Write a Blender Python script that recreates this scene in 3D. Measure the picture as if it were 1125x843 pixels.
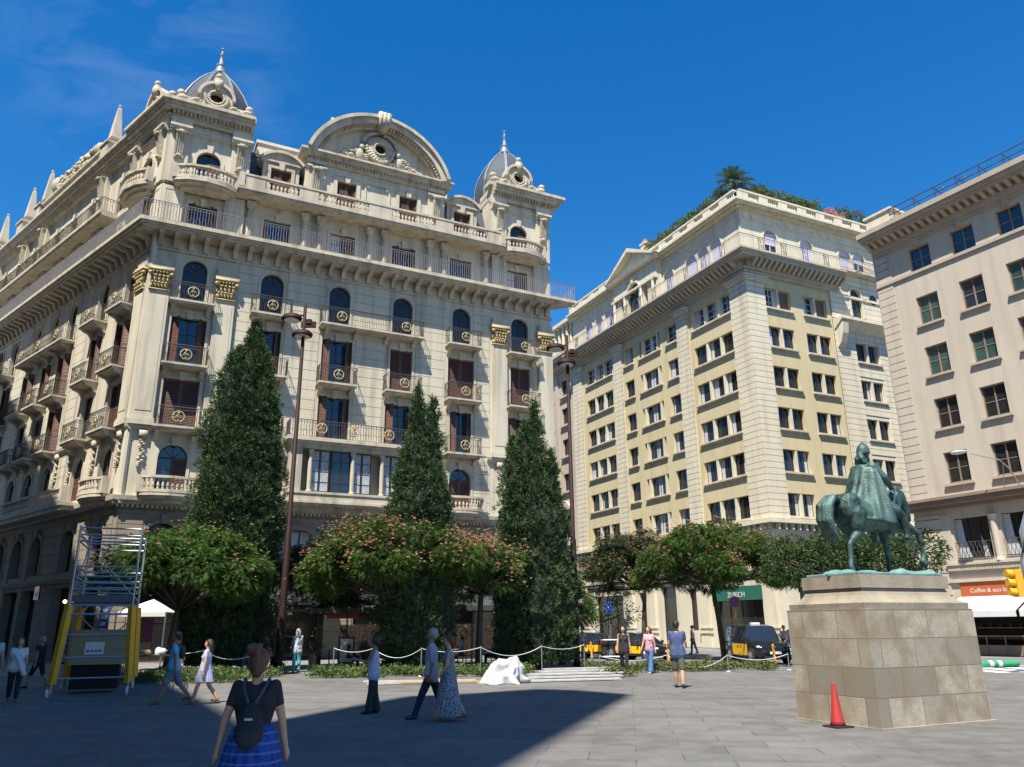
import bpy, bmesh, math, random
import numpy as np
from mathutils import Vector, Matrix, noise
R = math.radians
rnd = random.Random(7)
sc = bpy.context.scene
for o in list(bpy.data.objects): bpy.data.objects.remove(o)
# ---------------------------------------------------------------- camera
cam = bpy.data.cameras.new('camera'); co = bpy.data.objects.new('camera', cam); sc.collection.objects.link(co)
cam.sensor_width = 36; cam.lens = 859 / 1125 * 36; cam.clip_end = 5000; cam.clip_start = .1
pit = math.atan(267 / 859); rol = math.atan(.0092)
fw = Vector((0, math.cos(pit), math.sin(pit))); u0 = Vector((0, -math.sin(pit), math.cos(pit))); r0 = Vector((1, 0, 0))
rv = r0 * math.cos(rol) - u0 * math.sin(rol); uv_ = r0 * math.sin(rol) + u0 * math.cos(rol)
rm = Matrix((rv, uv_, -fw)).transposed().to_4x4()
co.matrix_world = Matrix.Translation((0, 0, 1.6)) @ rm
sc.camera = co
# ---------------------------------------------------------------- light
SUN_AZ, SUN_EL = -161., 60.
w = bpy.data.worlds.new('World'); sc.world = w; w.use_nodes = True
nt = w.node_tree; bg = nt.nodes['Background']
sky = nt.nodes.new('ShaderNodeTexSky'); sky.sky_type = 'NISHITA'; sky.sun_disc = False
sky.sun_elevation = R(SUN_EL); sky.sun_rotation = R(SUN_AZ); sky.altitude = 0; sky.air_density = 1.0; sky.dust_density = .05; sky.ozone_density = 4.0
hs_ = nt.nodes.new('ShaderNodeHueSaturation'); hs_.inputs['Saturation'].default_value = 1.36; hs_.inputs['Hue'].default_value = .502; nt.links.new(sky.outputs[0], hs_.inputs['Color'])
tcw = nt.nodes.new('ShaderNodeTexCoord'); mpw = nt.nodes.new('ShaderNodeMapping'); mpw.inputs['Rotation'].default_value = (0, 0, R(20)); mpw.inputs['Scale'].default_value = (3, 9, 14); nt.links.new(tcw.outputs['Generated'], mpw.inputs[0])
nzw = nt.nodes.new('ShaderNodeTexNoise'); nzw.inputs['Scale'].default_value = 1.6; nzw.inputs['Detail'].default_value = 9; nzw.inputs['Roughness'].default_value = .62; nzw.inputs['Distortion'].default_value = .6; nt.links.new(mpw.outputs[0], nzw.inputs[0])
dtw = nt.nodes.new('ShaderNodeVectorMath'); dtw.operation = 'DOT_PRODUCT'; nt.links.new(tcw.outputs['Generated'], dtw.inputs[0]); dtw.inputs[1].default_value = Vector((-.385, .72, .58)).normalized()
m1w = nt.nodes.new('ShaderNodeMapRange'); m1w.inputs[1].default_value = .985; m1w.inputs[2].default_value = 1.0; m1w.inputs[4].default_value = .12; nt.links.new(dtw.outputs['Value'], m1w.inputs[0])
m2w = nt.nodes.new('ShaderNodeMapRange'); m2w.inputs[1].default_value = .42; m2w.inputs[2].default_value = .8; nt.links.new(nzw.outputs[0], m2w.inputs[0])
mlw = nt.nodes.new('ShaderNodeMath'); mlw.operation = 'MULTIPLY'; nt.links.new(m1w.outputs[0], mlw.inputs[0]); nt.links.new(m2w.outputs[0], mlw.inputs[1])
mxw = nt.nodes.new('ShaderNodeMix'); mxw.data_type = 'RGBA'; nt.links.new(mlw.outputs[0], mxw.inputs[0]); nt.links.new(hs_.outputs[0], mxw.inputs[6]); mxw.inputs[7].default_value = (5.5, 6., 7., 1)
nt.links.new(mxw.outputs[2], bg.inputs[0]); bg.inputs[1].default_value = .1
sl = bpy.data.lights.new('sun', 'SUN'); so = bpy.data.objects.new('sun', sl); sc.collection.objects.link(so)
sl.energy = 5.0; sl.angle = R(.5); sl.color = (1, .935, .82)
sd = Vector((math.sin(R(SUN_AZ)) * math.cos(R(SUN_EL)), math.cos(R(SUN_AZ)) * math.cos(R(SUN_EL)), math.sin(R(SUN_EL))))
so.rotation_euler = sd.to_track_quat('Z', 'Y').to_euler()
sc.view_settings.view_transform = 'Standard'; sc.view_settings.look = 'None'
sc.view_settings.exposure = .92; sc.view_settings.gamma = 1
sc.render.engine = 'CYCLES'
try: sc.cycles.max_bounces = 6; sc.cycles.diffuse_bounces = 3; sc.cycles.glossy_bounces = 2; sc.cycles.transparent_max_bounces = 4
except Exception: pass
# ---------------------------------------------------------------- materials
def mat(name, col, rough=.8, col2=None, scale=1., amt=1., metal=0., bump=0., bscale=20., island=0., streak=None, spec=None, coord='P', trans=0., detail=5.):
    m = bpy.data.materials.new(name); m.use_nodes = True; t = m.node_tree; N = t.nodes; L = t.links
    b = N['Principled BSDF']; b.inputs['Roughness'].default_value = rough; b.inputs['Metallic'].default_value = metal
    if spec is not None: b.inputs['Specular IOR Level'].default_value = spec
    c = (*col, 1); b.inputs['Base Color'].default_value = c
    geo = N.new('ShaderNodeNewGeometry')
    if coord == 'P': vec = geo.outputs['Position']
    else: vec = N.new('ShaderNodeTexCoord').outputs['Object']
    out = None
    def noise_(sc_, det=detail, vec_=None):
        n = N.new('ShaderNodeTexNoise'); n.inputs['Scale'].default_value = sc_; n.inputs['Detail'].default_value = det; L.new(vec_ or vec, n.inputs['Vector']); return n.outputs[0]
    def mix(fac, a, bb, typ='MIX'):
        x = N.new('ShaderNodeMix'); x.data_type = 'RGBA'; x.blend_type = typ
        if isinstance(fac, (int, float)): x.inputs[0].default_value = fac
        else: L.new(fac, x.inputs[0])
        for k, s in ((6, a), (7, bb)):
            if isinstance(s, tuple): x.inputs[k].default_value = s
            else: L.new(s, x.inputs[k])
        return x.outputs[2]
    def ramp(f, a, bb):
        r = N.new('ShaderNodeMapRange'); r.inputs[1].default_value = a; r.inputs[2].default_value = bb; L.new(f, r.inputs[0]); return r.outputs[0]
    if col2 is not None:
        f = ramp(noise_(scale), .5 - .25 * amt, .5 + .25 * amt) if amt else None
        out = mix(f, c, (*col2, 1))
    if streak is not None:
        mp = N.new('ShaderNodeMapping'); mp.inputs['Scale'].default_value = (1.6, 1.6, .12); L.new(vec, mp.inputs[0])
        f2 = ramp(noise_(1.3, 7, mp.outputs[0]), .47, .76)
        out = mix(f2, out if out is not None else c, (*streak, 1))
    if island:
        rr = N.new('ShaderNodeMapRange'); rr.inputs[3].default_value = 1 - island; rr.inputs[4].default_value = 1 + island; L.new(geo.outputs['Random Per Island'], rr.inputs[0])
        hs = N.new('ShaderNodeHueSaturation'); L.new(rr.outputs[0], hs.inputs['Value'])
        if out is None: hs.inputs['Color'].default_value = c
        else: L.new(out, hs.inputs['Color'])
        out = hs.outputs[0]
    if out is not None: L.new(out, b.inputs['Base Color'])
    if bump:
        bp = N.new('ShaderNodeBump'); bp.inputs['Strength'].default_value = bump; bp.inputs['Distance'].default_value = .02
        L.new(noise_(bscale), bp.inputs['Height']); L.new(bp.outputs[0], b.inputs['Normal'])
    if trans:
        tr = N.new('ShaderNodeBsdfTranslucent'); ms = N.new('ShaderNodeMixShader'); ms.inputs[0].default_value = trans
        if out is not None: L.new(out, tr.inputs[0])
        else: tr.inputs[0].default_value = c
        L.new(b.outputs[0], ms.inputs[1]); L.new(tr.outputs[0], ms.inputs[2]); L.new(ms.outputs[0], N['Material Output'].inputs[0])
    return m
M = {}
M['stA'] = mat('pale_limestone', (.58, .535, .425), .85, (.50, .455, .355), .5, 1., bump=.25, bscale=9, streak=(.33, .29, .22))
M['stA2'] = mat('limestone_trim', (.56, .505, .395), .85, (.42, .37, .285), 1.3, 1.2, bump=.3, bscale=14, streak=(.27, .235, .18))
M['carve'] = mat('carved_limestone', (.54, .49, .38), .85, (.30, .26, .19), 6, .9, bump=.5, bscale=25)
M['gilt'] = mat('gilded_stone', (.52, .41, .19), .7, (.30, .23, .12), 7, .8, bump=.5, bscale=20)
M['gold'] = mat('gilt_iron', (.46, .40, .22), .6, (.30, .26, .15), 12, .8)
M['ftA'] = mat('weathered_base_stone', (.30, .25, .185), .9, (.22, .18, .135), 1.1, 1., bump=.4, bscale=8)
M['yel'] = mat('ochre_render', (.56, .485, .30), .9, (.52, .445, .275), .6, 1., streak=(.48, .40, .24), bump=.1, bscale=30)
M['cream'] = mat('cream_stone', (.64, .585, .45), .88, (.57, .52, .40), .9, 1., streak=(.48, .43, .33), bump=.15, bscale=14)
M['cr2'] = mat('cream_trim', (.60, .54, .42), .85, (.48, .43, .33), 1.2, 1., streak=(.36, .32, .25), bump=.2, bscale=14)
M['soff'] = mat('dark_cornice_stone', (.46, .41, .32), .9, (.34, .30, .23), 1.5, 1.)
M['pink'] = mat('pinkish_stone', (.50, .42, .33), .9, (.44, .37, .29), 1., 1., streak=(.38, .32, .26))
M['bge'] = mat('beige_render', (.50, .435, .35), .9, (.46, .40, .32), .7, 1., bump=.1, bscale=30, streak=(.40, .345, .275))
M['bge2'] = mat('beige_trim', (.44, .37, .285), .9, (.35, .29, .225), 1.2, 1.)
M['brn'] = mat('brown_trim', (.20, .145, .11), .8, (.27, .2, .15), 2, 1.)
M['slate'] = mat('blue_slate', (.035, .045, .06), .7, (.06, .075, .095), 9, 1.1, bump=.4, bscale=22)
M['zinc'] = mat('pale_zinc', (.24, .27, .29), .5, (.15, .18, .2), 3, 1.)
M['shut'] = mat('brown_shutter', (.15, .062, .04), .6, (.10, .045, .03), 3, 1.)
M['dkwood'] = mat('dark_wood', (.035, .022, .016), .5)
M['wfr'] = mat('white_frame', (.55, .55, .52), .5)
M['glass'] = mat('window_glass', (.012, .018, .03), .04, (.02, .03, .05), .6, 1., spec=.8)
M['glassd'] = mat('dark_window_glass', (.02, .02, .02), .12, spec=.5)
M['glassg'] = mat('green_window_glass', (.05, .10, .085), .08, (.02, .04, .04), .8, 1., spec=.7)
M['curt'] = mat('pale_curtain', (.55, .57, .6), .8, (.35, .37, .4), 5, 1.)
M['lilac'] = mat('lilac_blind', (.50, .48, .58), .8)
M['blind'] = mat('brown_blind', (.16, .09, .06), .8)
M['iron'] = mat('wrought_iron', (.055, .052, .055), .5, (.09, .085, .085), 6, 1., metal=.3)
M['iron_lit'] = mat('sunlit_iron', (.24, .24, .26), .5, (.15, .15, .17), 6, 1., metal=.2)  # paler copy of the railing iron, sunlit brightness put into its colour
M['sheet'] = mat('white_plastic_sheet', (.46, .47, .48), .45, (.36, .37, .38), 5, 1., bump=.4, bscale=18)
M['rust'] = mat('oxide_brown_paint', (.034, .013, .010), .6, (.02, .01, .008), 3, 1., spec=.2)
M['pot'] = mat('terracotta', (.42, .14, .07), .8)
M['black'] = mat('black_paint', (.012, .012, .014), .3)
M['rub'] = mat('rubber', (.02, .02, .02), .8)
M['steel'] = mat('galvanised_steel', (.42, .44, .46), .4, (.30, .32, .34), 8, 1., metal=.7)
M['white'] = mat('white_canvas', (.66, .66, .64), .85, (.56, .56, .55), 2, 1.)
M['yelp'] = mat('yellow_paint', (.72, .38, .02), .5, (.60, .30, .02), 4, 1.)
M['taxiy'] = mat('taxi_yellow', (.85, .48, .01), .25)
M['carb'] = mat('car_black', (.012, .013, .015), .12, spec=.6)
M['carg'] = mat('car_glass', (.015, .02, .03), .03, spec=.9)
M['lamp'] = mat('headlamp_glass', (.6, .62, .65), .15)
M['tail'] = mat('red_plastic', (.5, .02, .015), .3)
M['cone'] = mat('red_plastic_cone', (.40, .022, .02), .6, (.28, .03, .025), 8, 1.)
M['green'] = mat('shop_green', (.02, .12, .075), .5)
M['orange'] = mat('rust_orange_sign', (.42, .10, .03), .6)
M['umb'] = mat('charcoal_canvas', (.035, .045, .045), .8, (.05, .06, .06), 2, 1.)
M['skin'] = mat('skin', (.56, .30, .19), .55, (.48, .25, .155), 10, 1.)
M['skin2'] = mat('tanned_skin', (.30, .165, .11), .55)
M['hairb'] = mat('brown_hair', (.11, .043, .02), .5, (.085, .034, .016), 80, 1., bump=.6, bscale=60)
M['haird'] = mat('dark_hair', (.02, .014, .01), .5, bump=.6, bscale=60)
M['hairg'] = mat('grey_hair', (.3, .28, .26), .6)
M['road'] = mat('asphalt', (.13, .13, .135), .9, (.17, .17, .17), 1.5, 1., bump=.2, bscale=60)
M['line'] = mat('road_paint', (.65, .65, .62), .8)
M['walk'] = mat('pavement', (.17, .168, .16), .9, (.21, .205, .2), 1.2, 1.)
M['dark'] = mat('dark_interior', (.012, .011, .010), .9)
M['wood'] = mat('raw_timber', (.52, .34, .16), .8, (.42, .26, .12), 5, 1.)
M['plank'] = mat('grey_white_board', (.52, .52, .49), .8, (.36, .36, .33), 4, 1., bump=.2, bscale=12)
M['bark'] = mat('bark', (.09, .065, .045), .9, (.05, .038, .028), 9, 1., bump=.6, bscale=25)
M['cyp'] = mat('cypress_leaf', (.042, .082, .034), .85, (.085, .13, .05), 1.1, 1., island=.5, trans=.1, spec=.15)
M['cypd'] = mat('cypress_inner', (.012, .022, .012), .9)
M['alb'] = mat('silk_tree_leaf', (.085, .155, .03), .7, (.045, .09, .02), .9, 1., island=.45, trans=.3, spec=.2)
M['albd'] = mat('dull_leaf', (.05, .075, .028), .6, (.03, .052, .02), 1.2, 1., island=.5, trans=.2, spec=.2)
M['blos'] = mat('pink_blossom', (.62, .26, .20), .9, (.46, .26, .17), 3, 1., island=.4, trans=.3)
M['hedgd'] = mat('dark_tree_leaf', (.03, .06, .018), .7, (.055, .09, .028), 2, 1., island=.5, trans=.2, spec=.2)
M['roofg'] = mat('roof_leaf', (.09, .13, .03), .7, (.14, .17, .05), 2, 1., island=.5, trans=.2, spec=.2)
M['hedge'] = mat('hedge_leaf', (.06, .11, .032), .6, (.11, .15, .045), 2, 1., island=.5, trans=.2, spec=.2)
M['hedge2'] = mat('dark_climber_leaf', (.016, .03, .012), .6, (.03, .05, .018), 2, 1., island=.5, trans=.1)
M['drygr'] = mat('olive_leaf', (.13, .15, .05), .7, (.075, .105, .03), 2, 1., island=.5, trans=.2, spec=.2)
def cl(name, c, c2=None, s=8, rough=.85):
    if name not in M: M[name] = mat(name, c, rough, c2, s, 1.) if c2 else mat(name, c, rough, tuple(x * .8 for x in c), 6, 1.)
    return M[name]
# bronze
M['brz'] = mat('verdigris_bronze', (.055, .112, .10), .5, (.009, .02, .018), 6.5, .55, metal=.3, bump=.6, bscale=34, streak=(.12, .21, .19), detail=9.)
M['brzp'] = mat('verdigris_plate', (.16, .30, .29), .7, (.09, .17, .16), 5, 1., bump=.4, bscale=20)
def tile_mat(name, c1, c2, mc, sx, sy, mortar, off=.5, stain=None, stscale=.6, bump=.3, axis=None, rough=.85, rot=0., squash=1.):
    m = bpy.data.materials.new(name); m.use_nodes = True; t = m.node_tree; N = t.nodes; L = t.links; b = N['Principled BSDF']; b.inputs['Roughness'].default_value = rough
    tc = N.new('ShaderNodeTexCoord'); vec = tc.outputs['Object']
    if axis == 'xz':
        sp = N.new('ShaderNodeSeparateXYZ'); cb = N.new('ShaderNodeCombineXYZ'); ad = N.new('ShaderNodeMath'); ad.operation = 'ADD'
        L.new(vec, sp.inputs[0]); L.new(sp.outputs[0], ad.inputs[0]); L.new(sp.outputs[1], ad.inputs[1]); L.new(ad.outputs[0], cb.inputs[0]); L.new(sp.outputs[2], cb.inputs[1]); src = cb.outputs[0]
    else:
        mp = N.new('ShaderNodeMapping'); mp.inputs['Rotation'].default_value[2] = rot; L.new(vec, mp.inputs[0]); src = mp.outputs[0]
    br = N.new('ShaderNodeTexBrick'); br.offset = off; br.squash = squash; br.inputs['Scale'].default_value = 1; br.inputs['Brick Width'].default_value = sx; br.inputs['Row Height'].default_value = sy
    br.inputs['Mortar Size'].default_value = mortar; br.inputs['Mortar Smooth'].default_value = .3; br.inputs['Bias'].default_value = 0
    br.inputs['Color1'].default_value = (*c1, 1); br.inputs['Color2'].default_value = (*c2, 1); br.inputs['Mortar'].default_value = (*mc, 1); L.new(src, br.inputs['Vector'])
    col = br.outputs[0]
    for k, (s_, a_, dd) in enumerate(((stscale, .8, 6), (stscale * 9, .45, 4), (stscale * 60, .25, 3))):
        n = N.new('ShaderNodeTexNoise'); n.inputs['Scale'].default_value = s_; n.inputs['Detail'].default_value = dd; L.new(vec, n.inputs['Vector'])
        r = N.new('ShaderNodeMapRange'); r.inputs[1].default_value = .42; r.inputs[2].default_value = .62; r.inputs[3].default_value = 0; r.inputs[4].default_value = a_ * (1 if stain else .4); L.new(n.outputs[0], r.inputs[0])
        x = N.new('ShaderNodeMix'); x.data_type = 'RGBA'; L.new(r.outputs[0], x.inputs[0]); L.new(col, x.inputs[6])
        x.inputs[7].default_value = (*(stain or tuple(v * .7 for v in c1)), 1) if k != 1 else (*tuple(v * 1.15 for v in c2), 1); col = x.outputs[2]
    L.new(col, b.inputs['Base Color'])
    bp = N.new('ShaderNodeBump'); bp.inputs['Strength'].default_value = bump; bp.inputs['Distance'].default_value = .02
    inv = N.new('ShaderNodeMath'); inv.operation = 'SUBTRACT'; inv.inputs[0].default_value = 1; L.new(br.outputs['Fac'], inv.inputs[1]); L.new(inv.outputs[0], bp.inputs['Height']); L.new(bp.outputs[0], b.inputs['Normal'])
    return m
M['pave'] = tile_mat('plaza_slabs', (.112, .109, .102), (.165, .16, .15), (.055, .052, .048), 1.2, .6, .012, stain=(.09, .086, .08), stscale=.22, bump=.25, rot=R(8))
M['ped'] = tile_mat('pedestal_ashlar', (.42, .37, .285), (.19, .172, .14), (.10, .085, .065), .78, .452, .006, stain=(.20, .155, .095), stscale=2.3, bump=.8, axis='xz')
M['pedt'] = mat('pedestal_cap_stone', (.34, .29, .21), .9, (.22, .19, .145), 2.2, 1., bump=.4, bscale=20, streak=(.16, .14, .11))
# ---------------------------------------------------------------- mesh helper
SPH = None
class MB:
    def __init__(s): s.v = []; s.f = []; s.m = []
    def add(s, vs, fs, m=0):
        b = len(s.v); s.v.extend([tuple(x) for x in vs]); s.f.extend([tuple(i + b for i in f) for f in fs]); s.m.extend([m] * len(fs)); return s
    def box(s, x0, x1, y0, y1, z0, z1, m=0):
        return s.add([(x0, y0, z0), (x1, y0, z0), (x1, y1, z0), (x0, y1, z0), (x0, y0, z1), (x1, y0, z1), (x1, y1, z1), (x0, y1, z1)],
              [(0, 3, 2, 1), (4, 5, 6, 7), (0, 1, 5, 4), (1, 2, 6, 5), (2, 3, 7, 6), (3, 0, 4, 7)], m)
    def tube(s, pts, r, n=6, m=0, caps=True):
        pts = [Vector(p) for p in pts]; rs = r if isinstance(r, (list, tuple)) else [r] * len(pts); vs = []; fs = []
        for i, p in enumerate(pts):
            d = (pts[min(i + 1, len(pts) - 1)] - pts[max(i - 1, 0)]); d = d.normalized() if d.length > 1e-9 else Vector((0, 0, 1))
            a = d.cross(Vector((0, 0, 1)))
            if a.length < .05: a = d.cross(Vector((1, 0, 0)))
            a.normalize(); b = d.cross(a)
            for k in range(n):
                t = 2 * math.pi * k / n; vs.append(p + (a * math.cos(t) + b * math.sin(t)) * rs[i])
        for i in range(len(pts) - 1):
            for k in range(n): fs.append((i * n + k, i * n + (k + 1) % n, (i + 1) * n + (k + 1) % n, (i + 1) * n + k))
        if caps: fs.append(tuple(range(n))[::-1]); fs.append(tuple(range((len(pts) - 1) * n, len(pts) * n)))
        return s.add(vs, fs, m)
    def lathe(s, prof, cx=0, cy=0, n=8, m=0, a0=0, sx=1, sy=1):
        vs = []; fs = []
        for r, z in prof:
            for k in range(n): t = a0 + 2 * math.pi * k / n; vs.append((cx + r * sx * math.cos(t), cy + r * sy * math.sin(t), z))
        for i in range(len(prof) - 1):
            for k in range(n): fs.append((i * n + k, i * n + (k + 1) % n, (i + 1) * n + (k + 1) % n, (i + 1) * n + k))
        fs.append(tuple(range(n))[::-1]); fs.append(tuple(range((len(prof) - 1) * n, len(prof) * n)))
        return s.add(vs, fs, m)
    def ball(s, c, r, n=8, k=6, m=0):
        if isinstance(r, (int, float)): r = (r, r, r)
        vs = [(c[0], c[1], c[2] - r[2])]; fs = []
        for i in range(1, k):
            p = -math.pi / 2 + math.pi * i / k
            for j in range(n): t = 2 * math.pi * j / n; vs.append((c[0] + r[0] * math.cos(p) * math.cos(t), c[1] + r[1] * math.cos(p) * math.sin(t), c[2] + r[2] * math.sin(p)))
        vs.append((c[0], c[1], c[2] + r[2])); T = len(vs) - 1
        for j in range(n): fs.append((0, 1 + (j + 1) % n, 1 + j)); fs.append((T, T - n + j, T - n + (j + 1) % n))
        for i in range(k - 2):
            for j in range(n): fs.append((1 + i * n + j, 1 + i * n + (j + 1) % n, 1 + (i + 1) * n + (j + 1) % n, 1 + (i + 1) * n + j))
        return s.add(vs, fs, m)
    def cap(s, a, ra, b, rb, n=10, m=0):
        s.ball(a, ra, n, 6, m); s.ball(b, rb, n, 6, m); s.tube([a, b], [ra, rb], n, m); return s
    def pxz(s, poly, y0, y1, m=0):      # polygon in x,z pushed along y
        n = len(poly); vs = [(x, y0, z) for x, z in poly] + [(x, y1, z) for x, z in poly]
        fs = [tuple(range(n)), tuple(range(2 * n - 1, n - 1, -1))] + [(i, i + n, (i + 1) % n + n, (i + 1) % n) for i in range(n)]
        return s.add(vs, fs, m)
    def pyz(s, poly, x0, x1, m=0):      # moulding profile (y,z) pushed along x
        n = len(poly); vs = [(x0, y, z) for y, z in poly] + [(x1, y, z) for y, z in poly]
        fs = [tuple(range(n))[::-1], tuple(range(n, 2 * n))] + [(i, (i + 1) % n, (i + 1) % n + n, i + n) for i in range(n)]
        return s.add(vs, fs, m)
    def pxy(s, poly, z0, z1, m=0):
        n = len(poly); vs = [(x, y, z0) for x, y in poly] + [(x, y, z1) for x, y in poly]
        fs = [tuple(range(n))[::-1], tuple(range(n, 2 * n))] + [(i, (i + 1) % n, (i + 1) % n + n, i + n) for i in range(n)]
        return s.add(vs, fs, m)
    def arc(s, cx, cz, r0, r1, y0, y1, a0=0, a1=math.pi, n=12, m=0):   # ring segment in x,z
        for i in range(n):
            t0 = a0 + (a1 - a0) * i / n; t1 = a0 + (a1 - a0) * (i + 1) / n
            q = [(cx + r * math.cos(t), cz + r * math.sin(t)) for r, t in ((r0, t0), (r1, t0), (r1, t1), (r0, t1))]
            s.pxz(q, y0, y1, m)
        return s
    def mesh(s, name, mats, smooth=False):
        me = bpy.data.meshes.new(name); me.from_pydata(s.v, [], s.f)
        for m in (mats if isinstance(mats, (list, tuple)) else [mats]): me.materials.append(M[m] if isinstance(m, str) else m)
        me.polygons.foreach_set('material_index', s.m)
        if smooth: me.polygons.foreach_set('use_smooth', [True] * len(s.f))
        me.update(); bm = bmesh.new(); bm.from_mesh(me); bmesh.ops.recalc_face_normals(bm, faces=bm.faces); bm.to_mesh(me); bm.free()
        return me
def link(name, me, parent=None, loc=(0, 0, 0), rz=0., **kw):
    o = bpy.data.objects.new(name, me); sc.collection.objects.link(o); o.location = loc; o.rotation_euler = (0, 0, rz)
    if parent is not None: o.parent = parent
    for k, v in kw.items(): o[k] = v
    return o
def thing(name, label, cat, loc=(0, 0, 0), rz=0., group=None, me=None):
    o = link(name, me, None, loc, rz, label=label, category=cat)
    if group: o['group'] = group
    return o
def struct(name, me, loc=(0, 0, 0), rz=0.): return link(name, me, None, loc, rz, kind='structure')
class Fr:
    def __init__(s, o, rz, root, dz=0.): s.o = Vector((o[0], o[1], 0)); s.rz = rz; s.root = root; s.dz = dz; s.c, s.s = math.cos(rz), math.sin(rz)
    def w(s, x, y, z=0): return Vector((s.o.x + x * s.c - y * s.s, s.o.y + x * s.s + y * s.c, z + s.dz))
    def put(s, tree, x=0, y=0, z=0, sub=None):    # tree = (name, mesh, [subs])
        par = sub or s.root
        o = link(tree[0], tree[1], s.root, s.w(x, y, z) - s.root.location, s.rz)
        for t in tree[2] if len(tree) > 2 else []: link(t[0], t[1], o, t[2] if len(t) > 2 else (0, 0, 0))
        return o
    def part(s, name, mb, mats, x=0, y=0, z=0, smooth=False): return s.put((name, mb.mesh(name, mats, smooth)), x, y, z)
def fast(name, V, k, mats, midx=None):
    me = bpy.data.meshes.new(name); n = len(V); me.vertices.add(n); me.vertices.foreach_set('co', V.astype(np.float32).ravel())
    me.loops.add(n); me.loops.foreach_set('vertex_index', np.arange(n, dtype=np.int32)); me.polygons.add(n // k)
    me.polygons.foreach_set('loop_start', np.arange(0, n, k, dtype=np.int32))
    for m in mats: me.materials.append(M[m])
    if midx is not None: me.polygons.foreach_set('material_index', midx.astype(np.int32))
    me.update(calc_edges=True); return me
def wall(mb, x0, x1, z0, z1, ops, y=0., d=.35, m=0):
    xs = sorted({x0, x1, *[v for o in ops for v in o[:2] if x0 < v < x1]}); zs = sorted({z0, z1, *[v for o in ops for v in o[2:4] if z0 < v < z1]})
    for i in range(len(xs) - 1):
        for j in range(len(zs) - 1):
            a, b, c, e = xs[i], xs[i + 1], zs[j], zs[j + 1]; mx, mz = (a + b) / 2, (c + e) / 2
            if any(o[0] < mx < o[1] and o[2] < mz < o[3] for o in ops): continue
            mb.add([(a, y, c), (b, y, c), (b, y, e), (a, y, e)], [(0, 1, 2, 3)], m)
    for o in ops:
        a, b, c, e = o[:4]; r = (b - a) / 2; ar = len(o) > 4 and o[4]; zt = e - r if ar else e
        for q in (((a, y, c), (a, y + d, c), (a, y + d, zt), (a, y, zt)), ((b, y, c), (b, y + d, c), (b, y + d, zt), (b, y, zt)), ((a, y, c), (b, y, c), (b, y + d, c), (a, y + d, c))): mb.add(q, [(0, 1, 2, 3)], m)
        if not ar: mb.add([(a, y, e), (b, y, e), (b, y + d, e), (a, y + d, e)], [(0, 1, 2, 3)], m)
        else:
            n = 12; cx = (a + b) / 2; P = [(cx - r * math.cos(math.pi * k / n), zt + r * math.sin(math.pi * k / n)) for k in range(n + 1)]
            for k in range(n):
                p, q = P[k], P[k + 1]; mb.add([(p[0], y, p[1]), (q[0], y, q[1]), (q[0], y, e), (p[0], y, e)], [(0, 1, 2, 3)], m)
                mb.add([(p[0], y, p[1]), (q[0], y, q[1]), (q[0], y + d, q[1]), (p[0], y + d, p[1])], [(0, 1, 2, 3)], m)
def courses(mb, x0, x1, z0, z1, ops, h=.6, gap=.03, p=.04, y=0., m=0, mg=0.):
    z = z0
    while z < z1 - .05:
        ze = min(z + h, z1) - gap; segs = [(x0, x1)]
        for o in ops:
            if o[2] - mg < ze and o[3] + mg > z:
                ns = []
                for a, b in segs:
                    if o[1] + mg <= a or o[0] - mg >= b: ns.append((a, b)); continue
                    if o[0] - mg > a: ns.append((a, o[0] - mg))
                    if o[1] + mg < b: ns.append((o[1] + mg, b))
                segs = ns
        for a, b in segs:
            if b - a > .03: mb.add([(a, y - p, z), (b, y - p, z), (b, y - p, ze), (a, y - p, ze), (a, y + .01, z), (b, y + .01, z), (b, y + .01, ze), (a, y + .01, ze)], [(0, 1, 2, 3), (0, 4, 5, 1), (3, 2, 6, 7), (0, 3, 7, 4), (1, 5, 6, 2)], m)
        z += h
def surround(mb, o, wd=.16, p=.06, y=0., m=0, sill=True, key=True):
    a, b, c, e = o[:4]; r = (b - a) / 2; ar = len(o) > 4 and o[4]; zt = e - r if ar else e
    mb.box(a - wd, a, y - p, y + .02, c, zt, m); mb.box(b, b + wd, y - p, y + .02, c, zt, m)
    if ar: mb.arc((a + b) / 2, zt, r, r + wd, y - p, y + .02, n=12, m=m)
    else: mb.box(a - wd, b + wd, y - p, y + .02, e, e + wd, m)
    if key: cx = (a + b) / 2; mb.pxz([(cx - .13, e - .08), (cx + .13, e - .08), (cx + .2, e + .42), (cx - .2, e + .42)], y - p - .1, y, m)
def text_mesh(s, size, name, m, ext=.004, align='CENTER'):
    cu = bpy.data.curves.new('t', 'FONT'); cu.body = s; cu.size = size; cu.extrude = ext; cu.align_x = align
    o = bpy.data.objects.new('t', cu); sc.collection.objects.link(o); dg = bpy.context.evaluated_depsgraph_get(); me = bpy.data.meshes.new_from_object(o.evaluated_get(dg)); me.name = name
    bpy.data.objects.remove(o); me.materials.clear(); me.materials.append(M[m]); me.transform(Matrix.Rotation(math.pi / 2, 4, 'X')); return me
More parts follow.
